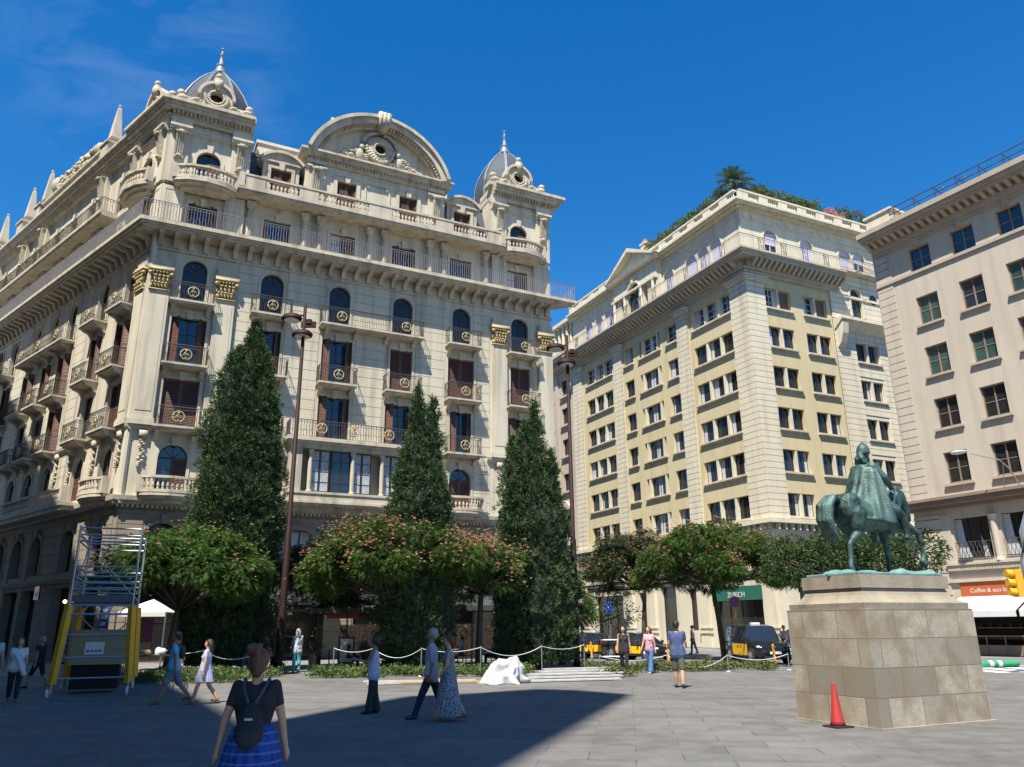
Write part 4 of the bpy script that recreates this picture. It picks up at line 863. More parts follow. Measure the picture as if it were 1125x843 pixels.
# ================================================================ building D : pinkish block behind
PD = tuple(BL.w(-25.75, .25))[:2]
D = thing('apartment_block', 'narrow pinkish stone block with a small top colonnade, beside the ornate block', 'building', (PD[0], PD[1], 0))
DL = Fr(PD, R(-64.5), D, .002)
dx = [-2.3, -5.6, -8.9, -12.2]; ops = []
for x in dx:
    for t in (26.4, 23.3, 20.0, 16.4): ops.append((x - .8, x + .8, t - 1.75, t))
    ops.append((x - .7, x + .7, 9.6, 12.2)); ops.append((x - 1, x + 1, 5, 7.6, True)); ops.append((x - 1.1, x + 1.1, .02, 4.2))
mb = MB(); wall(mb, -14, 0, 0, 27.6, ops, d=.4)
for x in dx:
    for t in (26.4, 23.3, 20.0, 16.4): mb.box(x - .95, x + .95, -.25, .02, t - 2.0, t - 1.8); mb.box(x - .75, x + .75, -.15, .02, t - 2.25, t - 2.0)
    mb.pxz([(x - 1.1, 12.7), (x + 1.1, 12.7), (x, 13.6)], -.35, .02); mb.box(x - .95, x - .75, -.1, .02, 9.6, 12.6); mb.box(x + .75, x + .95, -.1, .02, 9.6, 12.6)
for x in (-.5, -3.95, -7.2, -10.5): mb.box(x - .3, x + .3, -.14, .02, 9.0, 27.0)
for z0, z1, p in ((27.4, 27.6, .3), (27.6, 27.8, .7), (28.3, 28.6, 1.0), (28.6, 28.9, 1.15)): mb.box(-14, 0.0, -p, .3, z0, z1)
mb.box(-14, 0, -.5, .3, 27.8, 28.3); DL.part('wall', mb, 'pink')
mb = MB(); mb.box(-14, 0, .9, 9, 28.9, 32.3); mb.box(-14, 0, -.6, 1.2, 32.3, 32.7); mb.box(-14, -0, -.35, .9, 28.9, 29.9)
for k in range(17): x = -.35 - k * .85; mb.lathe([(.2, 29.9), (.2, 32.0), (.27, 32.3)], x, -.1, 8)
DL.part('attic_colonnade', mb, 'cream')
mb = MB(); mb.box(-14, -.05, .6, 12, 0, 28.9); DL.part('interior', mb, 'dark')
wd = window(1.6, 1.75, 'none', nh=2, gl='glassd', y=.25)
for x in dx:
    for t in (26.4, 23.3, 20.0, 16.4): DL.put(wd, x, 0, t - 1.75)
    DL.put(window(1.4, 2.6, 'none', nh=2, gl='glassd', y=.25), x, 0, 9.6); DL.put(window(2.0, 2.6, 'none', True, gl='glassd', y=.25), x, 0, 5); DL.put(window(2.2, 4.2, 'none', gl='glassd', y=.3), x, 0, 0.02)
db = balcony(2.6, .8, (), ())
mb = MB(); mb.box(-14, -.6, -.9, 0, 8.6, 8.85); b = MB(); balus(b, [(-13.8, -.75), (-.8, -.75)], 8.85, h=.6); DL.put(('balcony', mb.mesh('balcony', 'pink'), [('balustrade', b.mesh('balustrade', 'cream'))]))
# ================================================================ building C : beige block at the right
PC = (22.69, 44.56)
C = thing('corner_building', 'plain beige block with green tinted windows and a cafe at street level', 'building', (PC[0], PC[1], 0))
CF = Fr(PC, R(-60.2), C)
cx_ = [2.95 + 2.6 * i for i in range(9)]; ct = [22.95, 19.85, 16.75, 13.65, 10.55]; ops = [(x - .66, x + .66, t - (1.45 if i == 0 else 1.72), t) for x in cx_ for i, t in enumerate(ct)]
WC = 25.
mb = MB(); wall(mb, 0, WC, 8.0, 23.8, ops, d=.32); CF.part('wall', mb, 'bge')
mb = MB(); courses(mb, 0, 1.05, 8.1, 23.6, [], .46, .04, .05); 
mb.box(0, .03, -.05, .01, 8.1, 23.6); CF.part('quoins', mb, 'bge')
mb = MB(); mb.box(0, WC, -.12, .02, 21.3, 21.48); CF.part('string_course', mb, 'bge2')
sl_ = MB(); sl_.box(-.82, .82, -.16, .25, -.14, -.01); SIL = sl_.mesh('sill', 'bge2')
def ws(*a, **k): t = window(*a, **k); return (t[0], t[1], t[2] + [('sill', SIL)])
wC = [ws(1.32, 1.72, 'none', nh=2, y=.2, gl='glassg', fr='brn'), ws(1.32, 1.72, 'none', nh=2, y=.2, gl='glassd', fr='brn'), ws(1.32, 1.72, 'none', nh=2, y=.2, gl='glassg', fr='brn', blind=0)]; wC0 = window(1.32, 1.45, 'none', nh=2, y=.2, gl='glass', fr='brn'); wCb = ws(1.32, 1.72, 'none', nh=2, y=.2, gl='glass', fr='brn')
for j, x in enumerate(cx_):
    for i, t in enumerate(ct): CF.put(wC0 if i == 0 else (wCb if (i == 1 and j == 1) else wC[1] if i >= 3 else wC[0]), x, 0, t - (1.45 if i == 0 else 1.72))
mb = MB()
for z0, z1, p in ((23.3, 23.5, .15), (23.5, 23.75, .3), (24.1, 24.25, .95), (24.25, 24.45, 1.1), (24.45, 24.75, 1.2)): mb.box(.25 - p * .3, WC, -p, 1, z0, z1)
mb.box(0, WC, -.35, 1, 23.75, 24.1); k = .1
while k < WC: mb.pyz([(-.35, 23.78), (-.5, 23.78), (-.9, 24.0), (-.9, 24.1), (-.35, 24.1)], k, k + .2); k += .45
for x in cx_: mb.pxz([(x - .12, 22.98), (x + .12, 22.98), (x + .18, 23.5), (x - .18, 23.5)], -.2, 0)
CF.part('cornice', mb, 'bge2')
mb = MB(); mb.box(.3, 2.0, -.6, 1.5, 24.75, 25.75); mb.box(.2, 2.1, -.7, 1.6, 25.75, 25.9); mb.box(2.0, WC, .9, 1.1, 24.75, 25.2); CF.part('parapet', mb, 'cream')
mr = MB()
for zz in (.55, .95): mr.tube([(2.0, -.7, zz), (WC, -.7, zz)], .035, 5)
k = 2.3
while k < WC:
    mr.tube([(k, -.7, 0), (k, -.7, .95)], .035, 5); mr.tube([(k, -.7, .9), (k + .5, -.2, 0)], .02, 4); n = 8
    if int(k * 2) % 3 == 0: mr.tube([(k + .35 + .22 * math.cos(6.28 * a / n), -.7, .55 + .22 * math.sin(6.28 * a / n)) for a in range(n + 1)], .02, 4)
    k += 1.3
CF.part('roof_railing', mr, 'iron', 0, 0, 24.75)
# lower storeys of C
o2 = [(2.1, 4.05, 4.8, 6.95), (4.65, 6.6, 4.8, 6.95), (8.2, 10.15, 4.8, 6.95), (10.75, 12.7, 4.8, 6.95), (14.4, 16.35, 4.8, 6.95), (16.95, 18.9, 4.8, 6.95)]; o1 = [(2.0, 12.6, .02, 2.95), (14, 20, .02, 3)]
mb = MB(); wall(mb, 0, WC, 0, 7.55, o1 + o2, d=.5); courses(mb, 0, 1.5, .1, 7.3, [], .58, .06, .09)
for a in (1.75, 7.3, 13.5, 19.6): mb.box(a - .25, a + .25 + (.3 if a > 2 else 0), -.1, .02, 4.6, 7.2)
for z0, z1, p in ((4.35, 4.5, .12), (4.5, 4.62, .22), (3.62, 3.78, .15)): mb.box(1.5, WC, -p, .02, z0, z1)
k = 1.6
while k < WC: mb.box(k, k + .07, -.2, -.1, 4.22, 4.34); k += .14
for x in (4.35, 10.45, 16.65): mb.lathe([(.22, 4.62), (.16, 4.8), (.17, 6.7), (.26, 6.95)], x, -.05, 10); mb.arc(x, 7.2, .12, .18, -.06, 0, 0, 6.28, 12)
CF.part('lower_wall', mb, 'bge')
mb = MB()
for z0, z1, p in ((7.5, 7.7, .3), (7.7, 7.95, .65), (7.95, 8.1, .8)): mb.box(-.1, WC, -p, .02, z0, z1)
CF.part('belt_moulding', mb, 'brn')
for o in o2:
    x = (o[0] + o[1]) / 2; CF.put(window(1.95, 2.15, 'none', nh=1, nv=3, y=.35, gl='glassd', fr='dkwood'), x, 0, 4.8); r_ = MB(); r_.tube([(-.95, 0, .85), (.95, 0, .85)], .02, 4); r_.tube([(-.95, 0, .05), (.95, 0, .05)], .02, 4)
    for k in range(9): a = -.9 + k * .2; r_.tube([(a, 0, .05), (a + .2, 0, .85)], .014, 4); r_.tube([(a + .2, 0, .05), (a, 0, .85)], .014, 4)
    CF.part('railing', r_, 'iron', x, -.05, 4.8); c = MB(); c.pxz([(-.95, 0), (-.3, 0), (-.55, 1.0), (-.6, 2.1), (-.95, 2.1)], .3, .33); c.pxz([(.35, 0), (.6, 0), (.5, .7), (.3, 1.2)], .3, .33); CF.part('curtain', c, 'glassg' if 0 else 'curtg' if 'curtg' in M else 'curt', x, 0, 4.8)
mb = MB(); mb.box(.0, WC, .8, 11, 0, 24.7); CF.part('interior', mb, 'dark')
mb = MB(); mb.box(0, 3.9, -.06, .02, 0, .75); s = CF.part('cafe_sign', mb, 'orange', 2.0, 0, 2.86); link('lettering', text_mesh('Coffee & eco bar', .3, 'lettering', 'white', align='LEFT'), s, (.5, -.07, .22)); mb = MB(); mb.box(0, 6.5, -.06, .02, 0, .75); CF.part('cafe_sign', mb, 'orange', 6.1, 0, 2.86)
mb = MB(); mb.box(0, 10.4, -.5, -.4, .9, .96); mb.box(0, 10.4, -.4, -.3, 0, .5); 
for k in range(12): mb.tube([(.1 + k * .93, -.45, 0), (.1 + k * .93, -.45, .9)], .03, 5)
CF.part('counter', mb, 'brn', 2.1, 0, 0)
for k in range(7):
    c = MB(); c.ball((0, 0, 0), .05, 6, 4); 
mb = MB()
for z in (.25, .75, 1.3, 1.9, 2.4): mb.box(0, 10.4, .6, .75, z, z + .05)
for k in range(40): mb.box(.2 + k * .25, .3 + k * .25, .6, .7, 1.35 + .55 * (k % 2), 1.55 + .55 * (k % 2))
CF.part('shelves', mb, 'dkwood', 2.1, 0, 0)

# ================================================================ blocks behind and left of the square, which throw its shade
def block(name, label, poly, h, org):
    t = thing(name, label, 'building', (org[0], org[1], 0)); mb = MB(); mb.pxy([(x - org[0], y - org[1]) for x, y in poly], 0, h); n = len(poly); wm = MB()
    link('wall', mb.mesh('wall', 'pink'), t)
    for i in range(n):
        a = Vector(poly[i]); b = Vector(poly[(i + 1) % n]); d = b - a; L = d.length
        if L < 5: continue
        d.normalize(); nn = Vector((d.y, -d.x)); z = 5.
        while z < h - 3:
            k = 2.
            while k < L - 2: 
                p = a + d * k + nn * .02 - Vector(org); q = p + d * 1.3; wm.add([(p.x, p.y, z), (q.x, q.y, z), (q.x, q.y, z + 2), (p.x, p.y, z + 2)], [(0, 1, 2, 3)]); k += 3.4
            z += 4.
    o = link('windows', wm.mesh('windows', 'glassd'), t); o['kind'] = 'stuff'
block('stone_tower', 'tall old stone tower standing behind the viewer, shading the plaza', [(-5.6, -4.2), (-6.9, -2.6), (-7.9, -2.2), (-9.9, -3.7), (-11.1, -4.1), (-11.3, -6.6), (-12.4, -8.9), (-12.9, -10.9), (-13, -18), (-9.6, -18)], 45, (-9, -8))
block('street_block', 'long tall block along the street at the far left, outside the view', [(-12.5, -12), (-12.75, -10.5), (-16.3, -3.8), (-47, 49), (-58, 43), (-24, -20), (-13, -20)], 45, (-35, 15))
# ================================================================ vegetation
G_ = np.random.default_rng(11)
def unit(a): return a / np.maximum(1e-9, np.linalg.norm(a, axis=1, keepdims=True))
def leafq(C, D, L, Wd, droop=0.):    # one kite per centre: C centres, D directions
    n = len(C); D = unit(D); S = unit(np.cross(D, unit(G_.normal(size=(n, 3))))); L = np.asarray(L).reshape(-1, 1) * np.ones((n, 1)); Wd = np.asarray(Wd).reshape(-1, 1) * np.ones((n, 1))
    tip = C + D * L; tip[:, 2] -= droop * L[:, 0]; mid = C + D * L * .5; V = np.stack([C, mid + S * Wd * .5, tip, mid - S * Wd * .5], 1); return V.reshape(-1, 3)
def nz(x, y, z): return noise.noise(Vector((x, y, z)))
def spire_mesh(spires, seed, dens=1.):
    """spires: (cx, cy, z0, h, R, p, q)"""
    rg = random.Random(seed); C = []; Nn = []; hull = MB()
    def rad(s, t, a):
        z = s[2] + s[3] * t; base = s[4] * max(0, 1 - t ** s[5]) ** s[6] * min(1, .72 + t * 2.2)
        k = nz(math.cos(a) * 1.7 + seed, math.sin(a) * 1.7, z * .8) * .36 + nz(math.cos(a) * 4.2 * s[4], math.sin(a) * 4.2 * s[4] + seed, z * 2.6) * .55
        return max(.03, base * (1 + k * .8) + .2 * k)
    for si, s in enumerate(spires):
        A = 2 * math.pi * s[4] * s[3]; n = int(A * 40 * dens)
        for _ in range(n):
            t = rg.random() ** 1.05; a = rg.random() * 2 * math.pi
            if rg.random() > .25 + max(0, 1 - t ** s[5]) ** s[6]: continue
            r = rad(s, t, a) * rg.uniform(.88, 1.02); C.append((s[0] + r * math.cos(a), s[1] + r * math.sin(a), s[2] + s[3] * t)); Nn.append((math.cos(a), math.sin(a), .9))
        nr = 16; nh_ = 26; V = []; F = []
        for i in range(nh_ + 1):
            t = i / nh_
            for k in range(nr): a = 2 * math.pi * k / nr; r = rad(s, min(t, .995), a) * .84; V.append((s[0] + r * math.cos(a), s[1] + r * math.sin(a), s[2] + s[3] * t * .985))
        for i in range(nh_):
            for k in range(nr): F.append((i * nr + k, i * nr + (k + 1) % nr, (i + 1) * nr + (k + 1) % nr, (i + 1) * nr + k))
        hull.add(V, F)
    C = np.array(C); Nn = np.array(Nn); per = 15
    cc = np.repeat(C, per, 0) + G_.normal(size=(len(C) * per, 3)) * .05; dd = np.repeat(Nn, per, 0) + G_.normal(size=cc.shape) * .6
    V = leafq(cc, dd, G_.uniform(.07, .2, len(cc)), G_.uniform(.025, .05, len(cc)))
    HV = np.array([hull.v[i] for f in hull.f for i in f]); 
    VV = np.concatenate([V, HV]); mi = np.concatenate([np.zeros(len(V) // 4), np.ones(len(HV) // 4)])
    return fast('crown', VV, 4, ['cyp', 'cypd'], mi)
def cypress(label, loc, spires, seed):
    t = thing('cypress_tree', label, 'tree', loc, group='cypress trees in front of the ornate block'); link('crown', spire_mesh(spires, seed), t); mb = MB(); mb.tube([(0, 0, -.05), (0, 0, .8)], [.28, .22], 8); link('trunk', mb.mesh('trunk', 'bark'), t)
cypress('broadest and tallest dark cypress, left of the three', (-11.15, 31.6, 0), [(.1, 0, .3, 14.1, 1.5, 3.0, 1.), (-.45, -.3, .3, 12.8, 1.15, 4.5, .9), (.5, 0, .3, 12.9, 1.05, 4.5, .9), (0, -.5, .3, 11, 1.2, 4, .9), (-.75, .1, .3, 9.4, 1.0, 4, .9)], 3)
cypress('middle cypress with a forked top above the pink blossom', (-3.65, 30.6, 0), [(-.15, 0, .3, 10.75, .85, 2.2, .95), (.42, .1, .3, 10.3, .75, 2.2, .95), (-.6, -.1, .3, 8.2, .75, 3.4, .9), (.75, -.2, .3, 7.4, .65, 3.4, .9), (0, -.5, .3, 8.6, .8, 3, .9)], 8)
cypress('right hand cypress with several pointed tips reaching to the ground', (.8, 33.2, 0), [(.15, 0, .25, 10.9, .85, 2.2, .95), (-.75, 0, .25, 9.3, .72, 2.6, .9), (.85, -.1, .25, 8.6, .68, 3, .9), (-.3, -.3, .25, 9.9, .7, 2.4, .9), (.95, -.1, .25, 5.4, .5, 3, .9), (.2, -.6, .25, 8.2, .85, 3, .9), (-.95, -.3, .25, 6.4, .6, 3, .9)], 15)
def crown_mesh(blobs, seed, mats, frond=True, per=110, size=.3, flat=.5):
    """blobs: (x,y,z,rx,ry,rz) ; many small leaf kites through each clump"""
    Vs = []; rg = np.random.default_rng(seed)
    for bx, by, bz, rx, ry, rz in blobs:
        n = int(per * rx * ry * 8); d = unit(rg.normal(size=(n, 3))); r = rg.uniform(.35, 1, n) ** .6; c = np.array([bx, by, bz]) + d * r[:, None] * np.array([rx, ry, rz])
        keep = np.array([nz(p[0] * 1.7 + seed, p[1] * 1.7, p[2] * 2.2) > -.22 for p in c]); c = c[keep]; d = d[keep]; n = len(c)
        if frond:   # feathery frond: a rachis with paired leaflets
            D = unit(d * np.array([1, 1, .35]) + rg.normal(size=(n, 3)) * .45); D[:, 2] -= .15; D = unit(D); L = rg.uniform(.6, 1.1, n) * size; up = np.array([0, 0, 1.]) + rg.normal(size=(n, 3)) * .3; S = unit(np.cross(D, up))
            for k in range(5):
                t = .15 + .19 * k; b = c + D * (L * t)[:, None]; b[:, 2] -= .35 * L * t * t
                for sg in (-1, 1):
                    q = (S * sg + D * .5); w_ = (L * .34 * (1 - abs(t - .45)))[:, None]; e = b + q * w_; e[:, 2] -= .12 * L; pd = D * (L * .065)[:, None]
                    Vs.append(np.stack([b - pd, b + pd, e + pd * .9, e - pd * .6], 1).reshape(-1, 3))
        else: Vs.append(leafq(c, d + rg.normal(size=(n, 3)) * .8, rg.uniform(.5, 1.1, n) * size, rg.uniform(.2, .45, n) * size, .1))
    return fast('crown', np.concatenate(Vs), 4, mats)
def blossom_mesh(blobs, seed, n, top=.3):
    rg = np.random.default_rng(seed); out = []
    for _ in range(n):
        b = blobs[rg.integers(len(blobs))]; d = rg.normal(size=3); d /= np.linalg.norm(d)
        if d[2] < top - .6 or (d[2] < top - .2 and rg.random() < .6): continue
        p = np.array(b[:3]) + d * np.array(b[3:]) * rg.uniform(.92, 1.12); 
        for _j in range(rg.integers(1, 5)):
            pj = p + rg.normal(size=3) * .16; k = 12; dd = rg.normal(size=(k, 3)); dd[:, 2] = abs(dd[:, 2]); out.append(leafq(np.repeat(pj[None], k, 0), dd, rg.uniform(.05, .085), .026))
    return fast('blossoms', np.concatenate(out), 4, ['blos'])
def tree(name, label, loc, blobs, trunk, seed, mats=('alb',), blos=0, group=None, per=150, size=.21, frond=True, rt=.12, top=.3):
    t = thing(name, label, 'tree', loc, group=group); link('crown', crown_mesh(blobs, seed, list(mats), frond, per, size), t); mb = MB(); rg = random.Random(seed)
    mb.tube([(0, 0, -.05), (trunk[0] * .4, trunk[1] * .4, trunk[2] * .5), trunk], [rt * 1.25, rt, rt * .8], 8)
    for b in blobs:
        m = [(trunk[i] + b[i]) / 2 + rg.uniform(-.15, .15) for i in range(3)]; mb.tube([trunk, m, (b[0], b[1], b[2])], [rt * .6, rt * .4, rt * .15], 6)
        for _ in range(3): e = [b[i] + rg.uniform(-.7, .7) * b[3 + i] for i in range(3)]; mb.tube([m, e], [rt * .3, rt * .08], 4)
    link('trunk', mb.mesh('trunk', 'bark', True), t)
    if blos: o = link('blossoms', blossom_mesh(blobs, seed + 5, blos, top), t); o['kind'] = 'stuff'
    return t
SG = 'silk trees with pink blossom'
def blobs(rx, ry, z0, z1, n, seed, dome=1.):
    rg = random.Random(seed); out = []
    for k in range(n):
        a = 2 * math.pi * k / n * 2.4 + rg.random(); r = math.sqrt((k + .5) / n); x, y = rx * r * math.cos(a) * .86, ry * r * math.sin(a) * .86; z = z1 - (z1 - z0) * (.25 + .6 * r * r * dome) + rg.uniform(-.25, .25)
        out.append((x, y, z, rg.uniform(.75, 1.15), rg.uniform(.75, 1.15), rg.uniform(.5, .85)))
    return out
tree('silk_tree', 'bright green silk tree beside the scaffold and the white canopy', (-12.2, 29.0, 0), [(*b[:2], b[2], *b[3:]) for b in blobs(3.1, 2.4, 2.9, 5.2, 24, 1)], (.2, 0, 2.3), 21, blos=120, group=SG)
tree('silk_tree', 'wide silk tree covered in pink blossom over the dark parasol', (-4.6, 30.4, 0), blobs(3.5, 2.6, 3.3, 5.5, 32, 2), (-.2, 0, 2.7), 22, blos=1700, group=SG)
tree('silk_tree', 'dull green silk tree right behind the brown lamp post, left of the dark parasol', (-8.2, 34.4, 0), blobs(2.6, 2.0, 2.4, 5.8, 18, 5), (.1, 0, 2.9), 23, mats=('albd',), blos=600, group=SG)
tree('silk_tree', 'blossoming silk tree between the middle and right cypresses', (-1.4, 32.0, 0), blobs(2.0, 1.9, 2.9, 5.2, 13, 9), (.1, 0, 2.9), 24, blos=900, group=SG)
tree('silk_tree', 'thin silk tree above the two low yellow and black taxis', (6.9, 44.2, 0), blobs(3.7, 2.6, 3.2, 7.1, 22, 3), (.3, .2, 3.5), 25, mats=('albd',), blos=600, group=SG, per=150)
tree('silk_tree', 'spreading silk tree over the black and yellow van taxi', (9.95, 39.2, 0), blobs(4.1, 2.4, 3.0, 7.0, 26, 4), (-.3, .1, 3.5), 26, blos=900, group=SG, per=150)
tree('silk_tree', 'small bushy silk tree between the right lamp post and the right cypress', (2.1, 36.5, 0), blobs(1.3, 1.4, 1.8, 4.2, 7, 6), (0, 0, 2.0), 27, blos=20, group=SG)
tree('street_tree', 'dark round street tree behind the bronze horse', (14.2, 31.6, 0), [(a * 1.25 - 1.8, (k % 2) * 1.0, 4.15 + .35 * math.sin(a * 2.3), 1.15, 1.1, .95) for k, a in enumerate(np.linspace(-1.2, 2.9, 7))], (0, 0, 2.6), 28, mats=('hedgd',), per=230, size=.2, frond=False, rt=.18)
tree('street_tree', 'small grey green street tree beside the blue parking sign', (4.9, 45.5, 0), [(0, 0, 2.6, 1.5, 1, .9), (1.1, 0, 2.2, 1.1, .9, .8), (-.8, 0, 2.1, .9, .9, .7)], (0, 0, 1.8), 29, mats=('drygr',), per=40, size=.24, frond=False, rt=.08)
tree('street_tree', 'leafy street tree just left of the pedestal, above the dark car', (14.6, 38.5, 0), [(0, 0, 4.3, 1.8, 1.5, 1.1), (-1.6, .3, 4.5, 1.4, 1.2, .9), (1.5, 0, 4.4, 1.6, 1.3, 1.0)], (0, 0, 3.0), 30, mats=('hedgd',), per=200, size=.2, frond=False, rt=.14)
def bush(name, label, loc, bl, seed, m='hedge', per=70, size=.14, cat='shrub', kind=None, group=None):
    me = crown_mesh(bl, seed, [m], False, per, size); me.name = name
    if kind: o = link(name, me, None, loc, 0, kind=kind, label=label, category=cat)
    else: o = thing(name, label, cat, loc, me=me, group=group)
    return o
bush('climbing_shrub', 'dark climbing greenery filling the space under the left silk tree', (-10.4, 30.9, 0), [(x, y, z, .8, .6, .7) for x in (-1.5, -.6, .3, 1.2) for y in (0,) for z in (.6, 1.5, 2.4)], 41, 'hedge2', 90, .16)
bush('climbing_shrub', 'dark ivy mass below the middle cypress, behind the couple', (-3.9, 31.4, 0), [(x, 0, z, .8, .6, .7) for x in (-1.0, 0, .9) for z in (.6, 1.5, 2.3)], 42, 'hedge2', 90, .16)
bush('climbing_shrub', 'loose shrub between the right lamp post and the cypress', (1.9, 34.6, 0), [(0, 0, .9, .7, .6, .8), (.2, .2, 1.9, .6, .5, .7)], 43, 'hedge', 70, .16)
def ground_cover(name, label, x0, x1, y0, y1, n, seed, m, h=.22):
    rg = np.random.default_rng(seed); c = np.stack([rg.uniform(x0, x1, n), rg.uniform(y0, y1, n), np.zeros(n)], 1)
    keep = np.array([nz(p[0] * .9 + seed, p[1] * .9, 0) > -.12 for p in c]); c = c[keep]; hh = np.array([.35 + max(0, nz(p[0] * 1.3, p[1] * 1.3, 5.) + .5) for p in c]) * h; per = 14
    cc = np.repeat(c, per, 0) + rg.normal(size=(len(c) * per, 3)) * np.array([.12, .12, .02]); cc[:, 2] = np.abs(cc[:, 2]) + rg.uniform(0, 1, len(cc)) * np.repeat(hh, per); d = rg.normal(size=cc.shape) * .8; d[:, 2] = np.abs(d[:, 2]) + .3
    me = fast(name, leafq(cc, d, rg.uniform(.08, .18, len(cc)), rg.uniform(.03, .07, len(cc)), .2), 4, [m]); o = link(name, me, None, (0, 0, 0), 0, kind='stuff', label=label)
ground_cover('ground_cover', 'low ground cover behind the rope on the right', 2.7, 9.4, 29.6, 31.9, 700, 51, 'drygr', .24)
ground_cover('ground_cover', 'low plants along the rope in the middle', -7.0, .6, 27.8, 30.6, 900, 52, 'hedge', .3)
ground_cover('ground_cover', 'low plants along the rope at the left', -12.5, -8.3, 25.8, 29.5, 600, 53, 'hedge', .3)
ground_cover('ground_cover', 'cut twigs beside the stacked boards', 3.0, 4.0, 26.6, 27.6, 70, 54, 'drygr', .3)
# roof garden of the ochre block and plants on the ornate block
def on(fr, x, y): p = fr.w(x, y); return p.x, p.y
def hb(fr, x0, x1, y, z, h, seed, label, m='roofg', name='roof_hedge'):
    n = int(abs(x1 - x0) / .7) + 1; rg = random.Random(seed); L = []; o = fr.w(x0, y, 0)
    for k in range(n):
        p = fr.w(x0 + (x1 - x0) * k / max(1, n - 1), y) - o; L.append((p.x, p.y, h * .45, .6, .6, h * rg.uniform(.4, .72)))
    bush(name, label, (o.x, o.y, z), L, seed, m, 420, .2, 'roof plants')
hb(BL, -12.6, -2.9, 1.0, 33.7, 1.7, 61, 'long clipped hedge on the roof, sloping away left of the palm')
hb(BR, 2.0, 8.2, 1.0, 33.8, 1.6, 62, 'low hedge on the roof right of the palm')
hb(BR, 7.9, 9.6, 1.0, 33.4, 2.1, 63, 'taller green bush on the roof corner, beside the orange shrub')
hb(BR, 12.2, 15.4, 1.0, 33.2, 2.5, 64, 'wide olive bush at the far right end of the roof', 'drygr')
hb(BR, 10.6, 11.4, .6, 33.3, 1.6, 65, 'reddish shrub between the green roof bushes', 'blos')
pt = thing('palm_tree', 'small palm standing on the roof corner of the ochre block', 'palm', (*on(BR, 1.2, 1.6), 33.2)); mb = MB(); mb.tube([(0, 0, 0), (0, 0, 2.3)], [.16, .2], 8); link('trunk', mb.mesh('trunk', 'bark'), pt)
Vp = []
for k in range(46):
    a = G_.uniform(0, 6.28); el = G_.uniform(-.5, 1.3); L = G_.uniform(1.3, 1.9); d = np.array([math.cos(a) * math.cos(el), math.sin(a) * math.cos(el), math.sin(el)]); pts = [np.array([0, 0, 2.4]) + d * L * t - np.array([0, 0, .5 * t * t * L * .7]) for t in np.linspace(.15, 1, 9)]
    for i in range(8):
        s = np.cross(d, [0, 0, 1.]); s /= np.linalg.norm(s) + 1e-6
        for sg in (-1, 1): e = pts[i + 1] + (s * sg + d * .5) * .34 - np.array([0, 0, .1]); Vp.append([pts[i], pts[i] * .5 + pts[i + 1] * .5, e, e - d * .05])
link('crown', fast('crown', np.array(Vp).reshape(-1, 3), 4, ['hedge']), pt)
o_ = AS.w(-30, -.85, 0); L = []
for k in range(30): p = AS.w(-29.5 + k * .62, -.85) - o_; L.append((p.x, p.y, .3, .35, .3, .4))
bush('balcony_plants', 'trailing plants along the upper side balcony of the ornate block', (o_.x, o_.y, 27.8), L, 66, 'drygr', 130, .13, 'plants')
# ================================================================ the bronze rider and his pedestal
pa = R(25.)      # world angle of the pedestal's long axis
Pc = Vector((6.56, 14.69, 0))
pd = thing('stone_pedestal', 'big blotchy ashlar block pedestal that carries the bronze rider', 'pedestal', Pc, pa)
mb = MB(); L_, D_ = 1.31, .885
mb.box(-L_, L_, -D_, D_, 0, 1.835); link('block', mb.mesh('block', 'ped'), pd)
def frust(mb, prof):
    vs = [];
    for q, z in prof: vs += [(-L_ + q, -D_ + q, z), (L_ - q, -D_ + q, z), (L_ - q, D_ - q, z), (-L_ + q, D_ - q, z)]
    fs = [(3, 2, 1, 0), tuple(range(len(vs) - 4, len(vs)))]
    for i in range(len(prof) - 1):
        for k in range(4): fs.append((i * 4 + k, i * 4 + (k + 1) % 4, i * 4 + 4 + (k + 1) % 4, i * 4 + 4 + k))
    mb.add(vs, fs)
mb = MB(); frust(mb, [(.04, 1.836), (.03, 1.93), (.07, 1.95), (.1, 1.96), (.17, 2.0), (.22, 2.06), (.25, 2.13), (.27, 2.18)]); frust(mb, [(.22, 2.181), (.22, 2.4)]); link('cap', mb.mesh('cap', 'pedt'), pd)
mb = MB(); mb.box(-L_ - .06, L_ + .08, -D_ - .08, D_ + .06, 0, .018); link('footing', mb.mesh('footing', 'pedt'), pd)
st = thing('equestrian_statue', 'green bronze rider with a long cape on a walking horse', 'statue', (Pc.x, Pc.y, 2.4), pa)
# horse in local coordinates, x forward, y to its left, z up from the plate
mb = MB(); rg = random.Random(5)
for k in range(26): mb.ball((rg.uniform(-.95, .95), rg.uniform(-.5, .5), .03), (rg.uniform(.12, .3), rg.uniform(.1, .2), rg.uniform(.04, .11)), 8, 5)
mb.box(-1.03, 1.05, -.61, .61, 0, .05); link('plate', remesh(mb, 'plate', ['brzp'], .025, 2), st)
h = MB()
def chain(mb, pts, n=12):
    for i in range(len(pts) - 1): mb.cap(pts[i][:3], pts[i][3], pts[i + 1][:3], pts[i + 1][3], n)
# trunk
chain(h, [(-.42, 0, 1.24, .285), (-.1, 0, 1.13, .30), (.25, 0, 1.12, .315), (.58, 0, 1.15, .28)]); h.ball((-.46, -.13, 1.22), (.27, .19, .30)); h.ball((-.46, .13, 1.22), (.27, .19, .30)); h.ball((.62, 0, 1.08), (.23, .24, .30)); h.ball((.36, 0, 1.36), (.28, .13, .14))
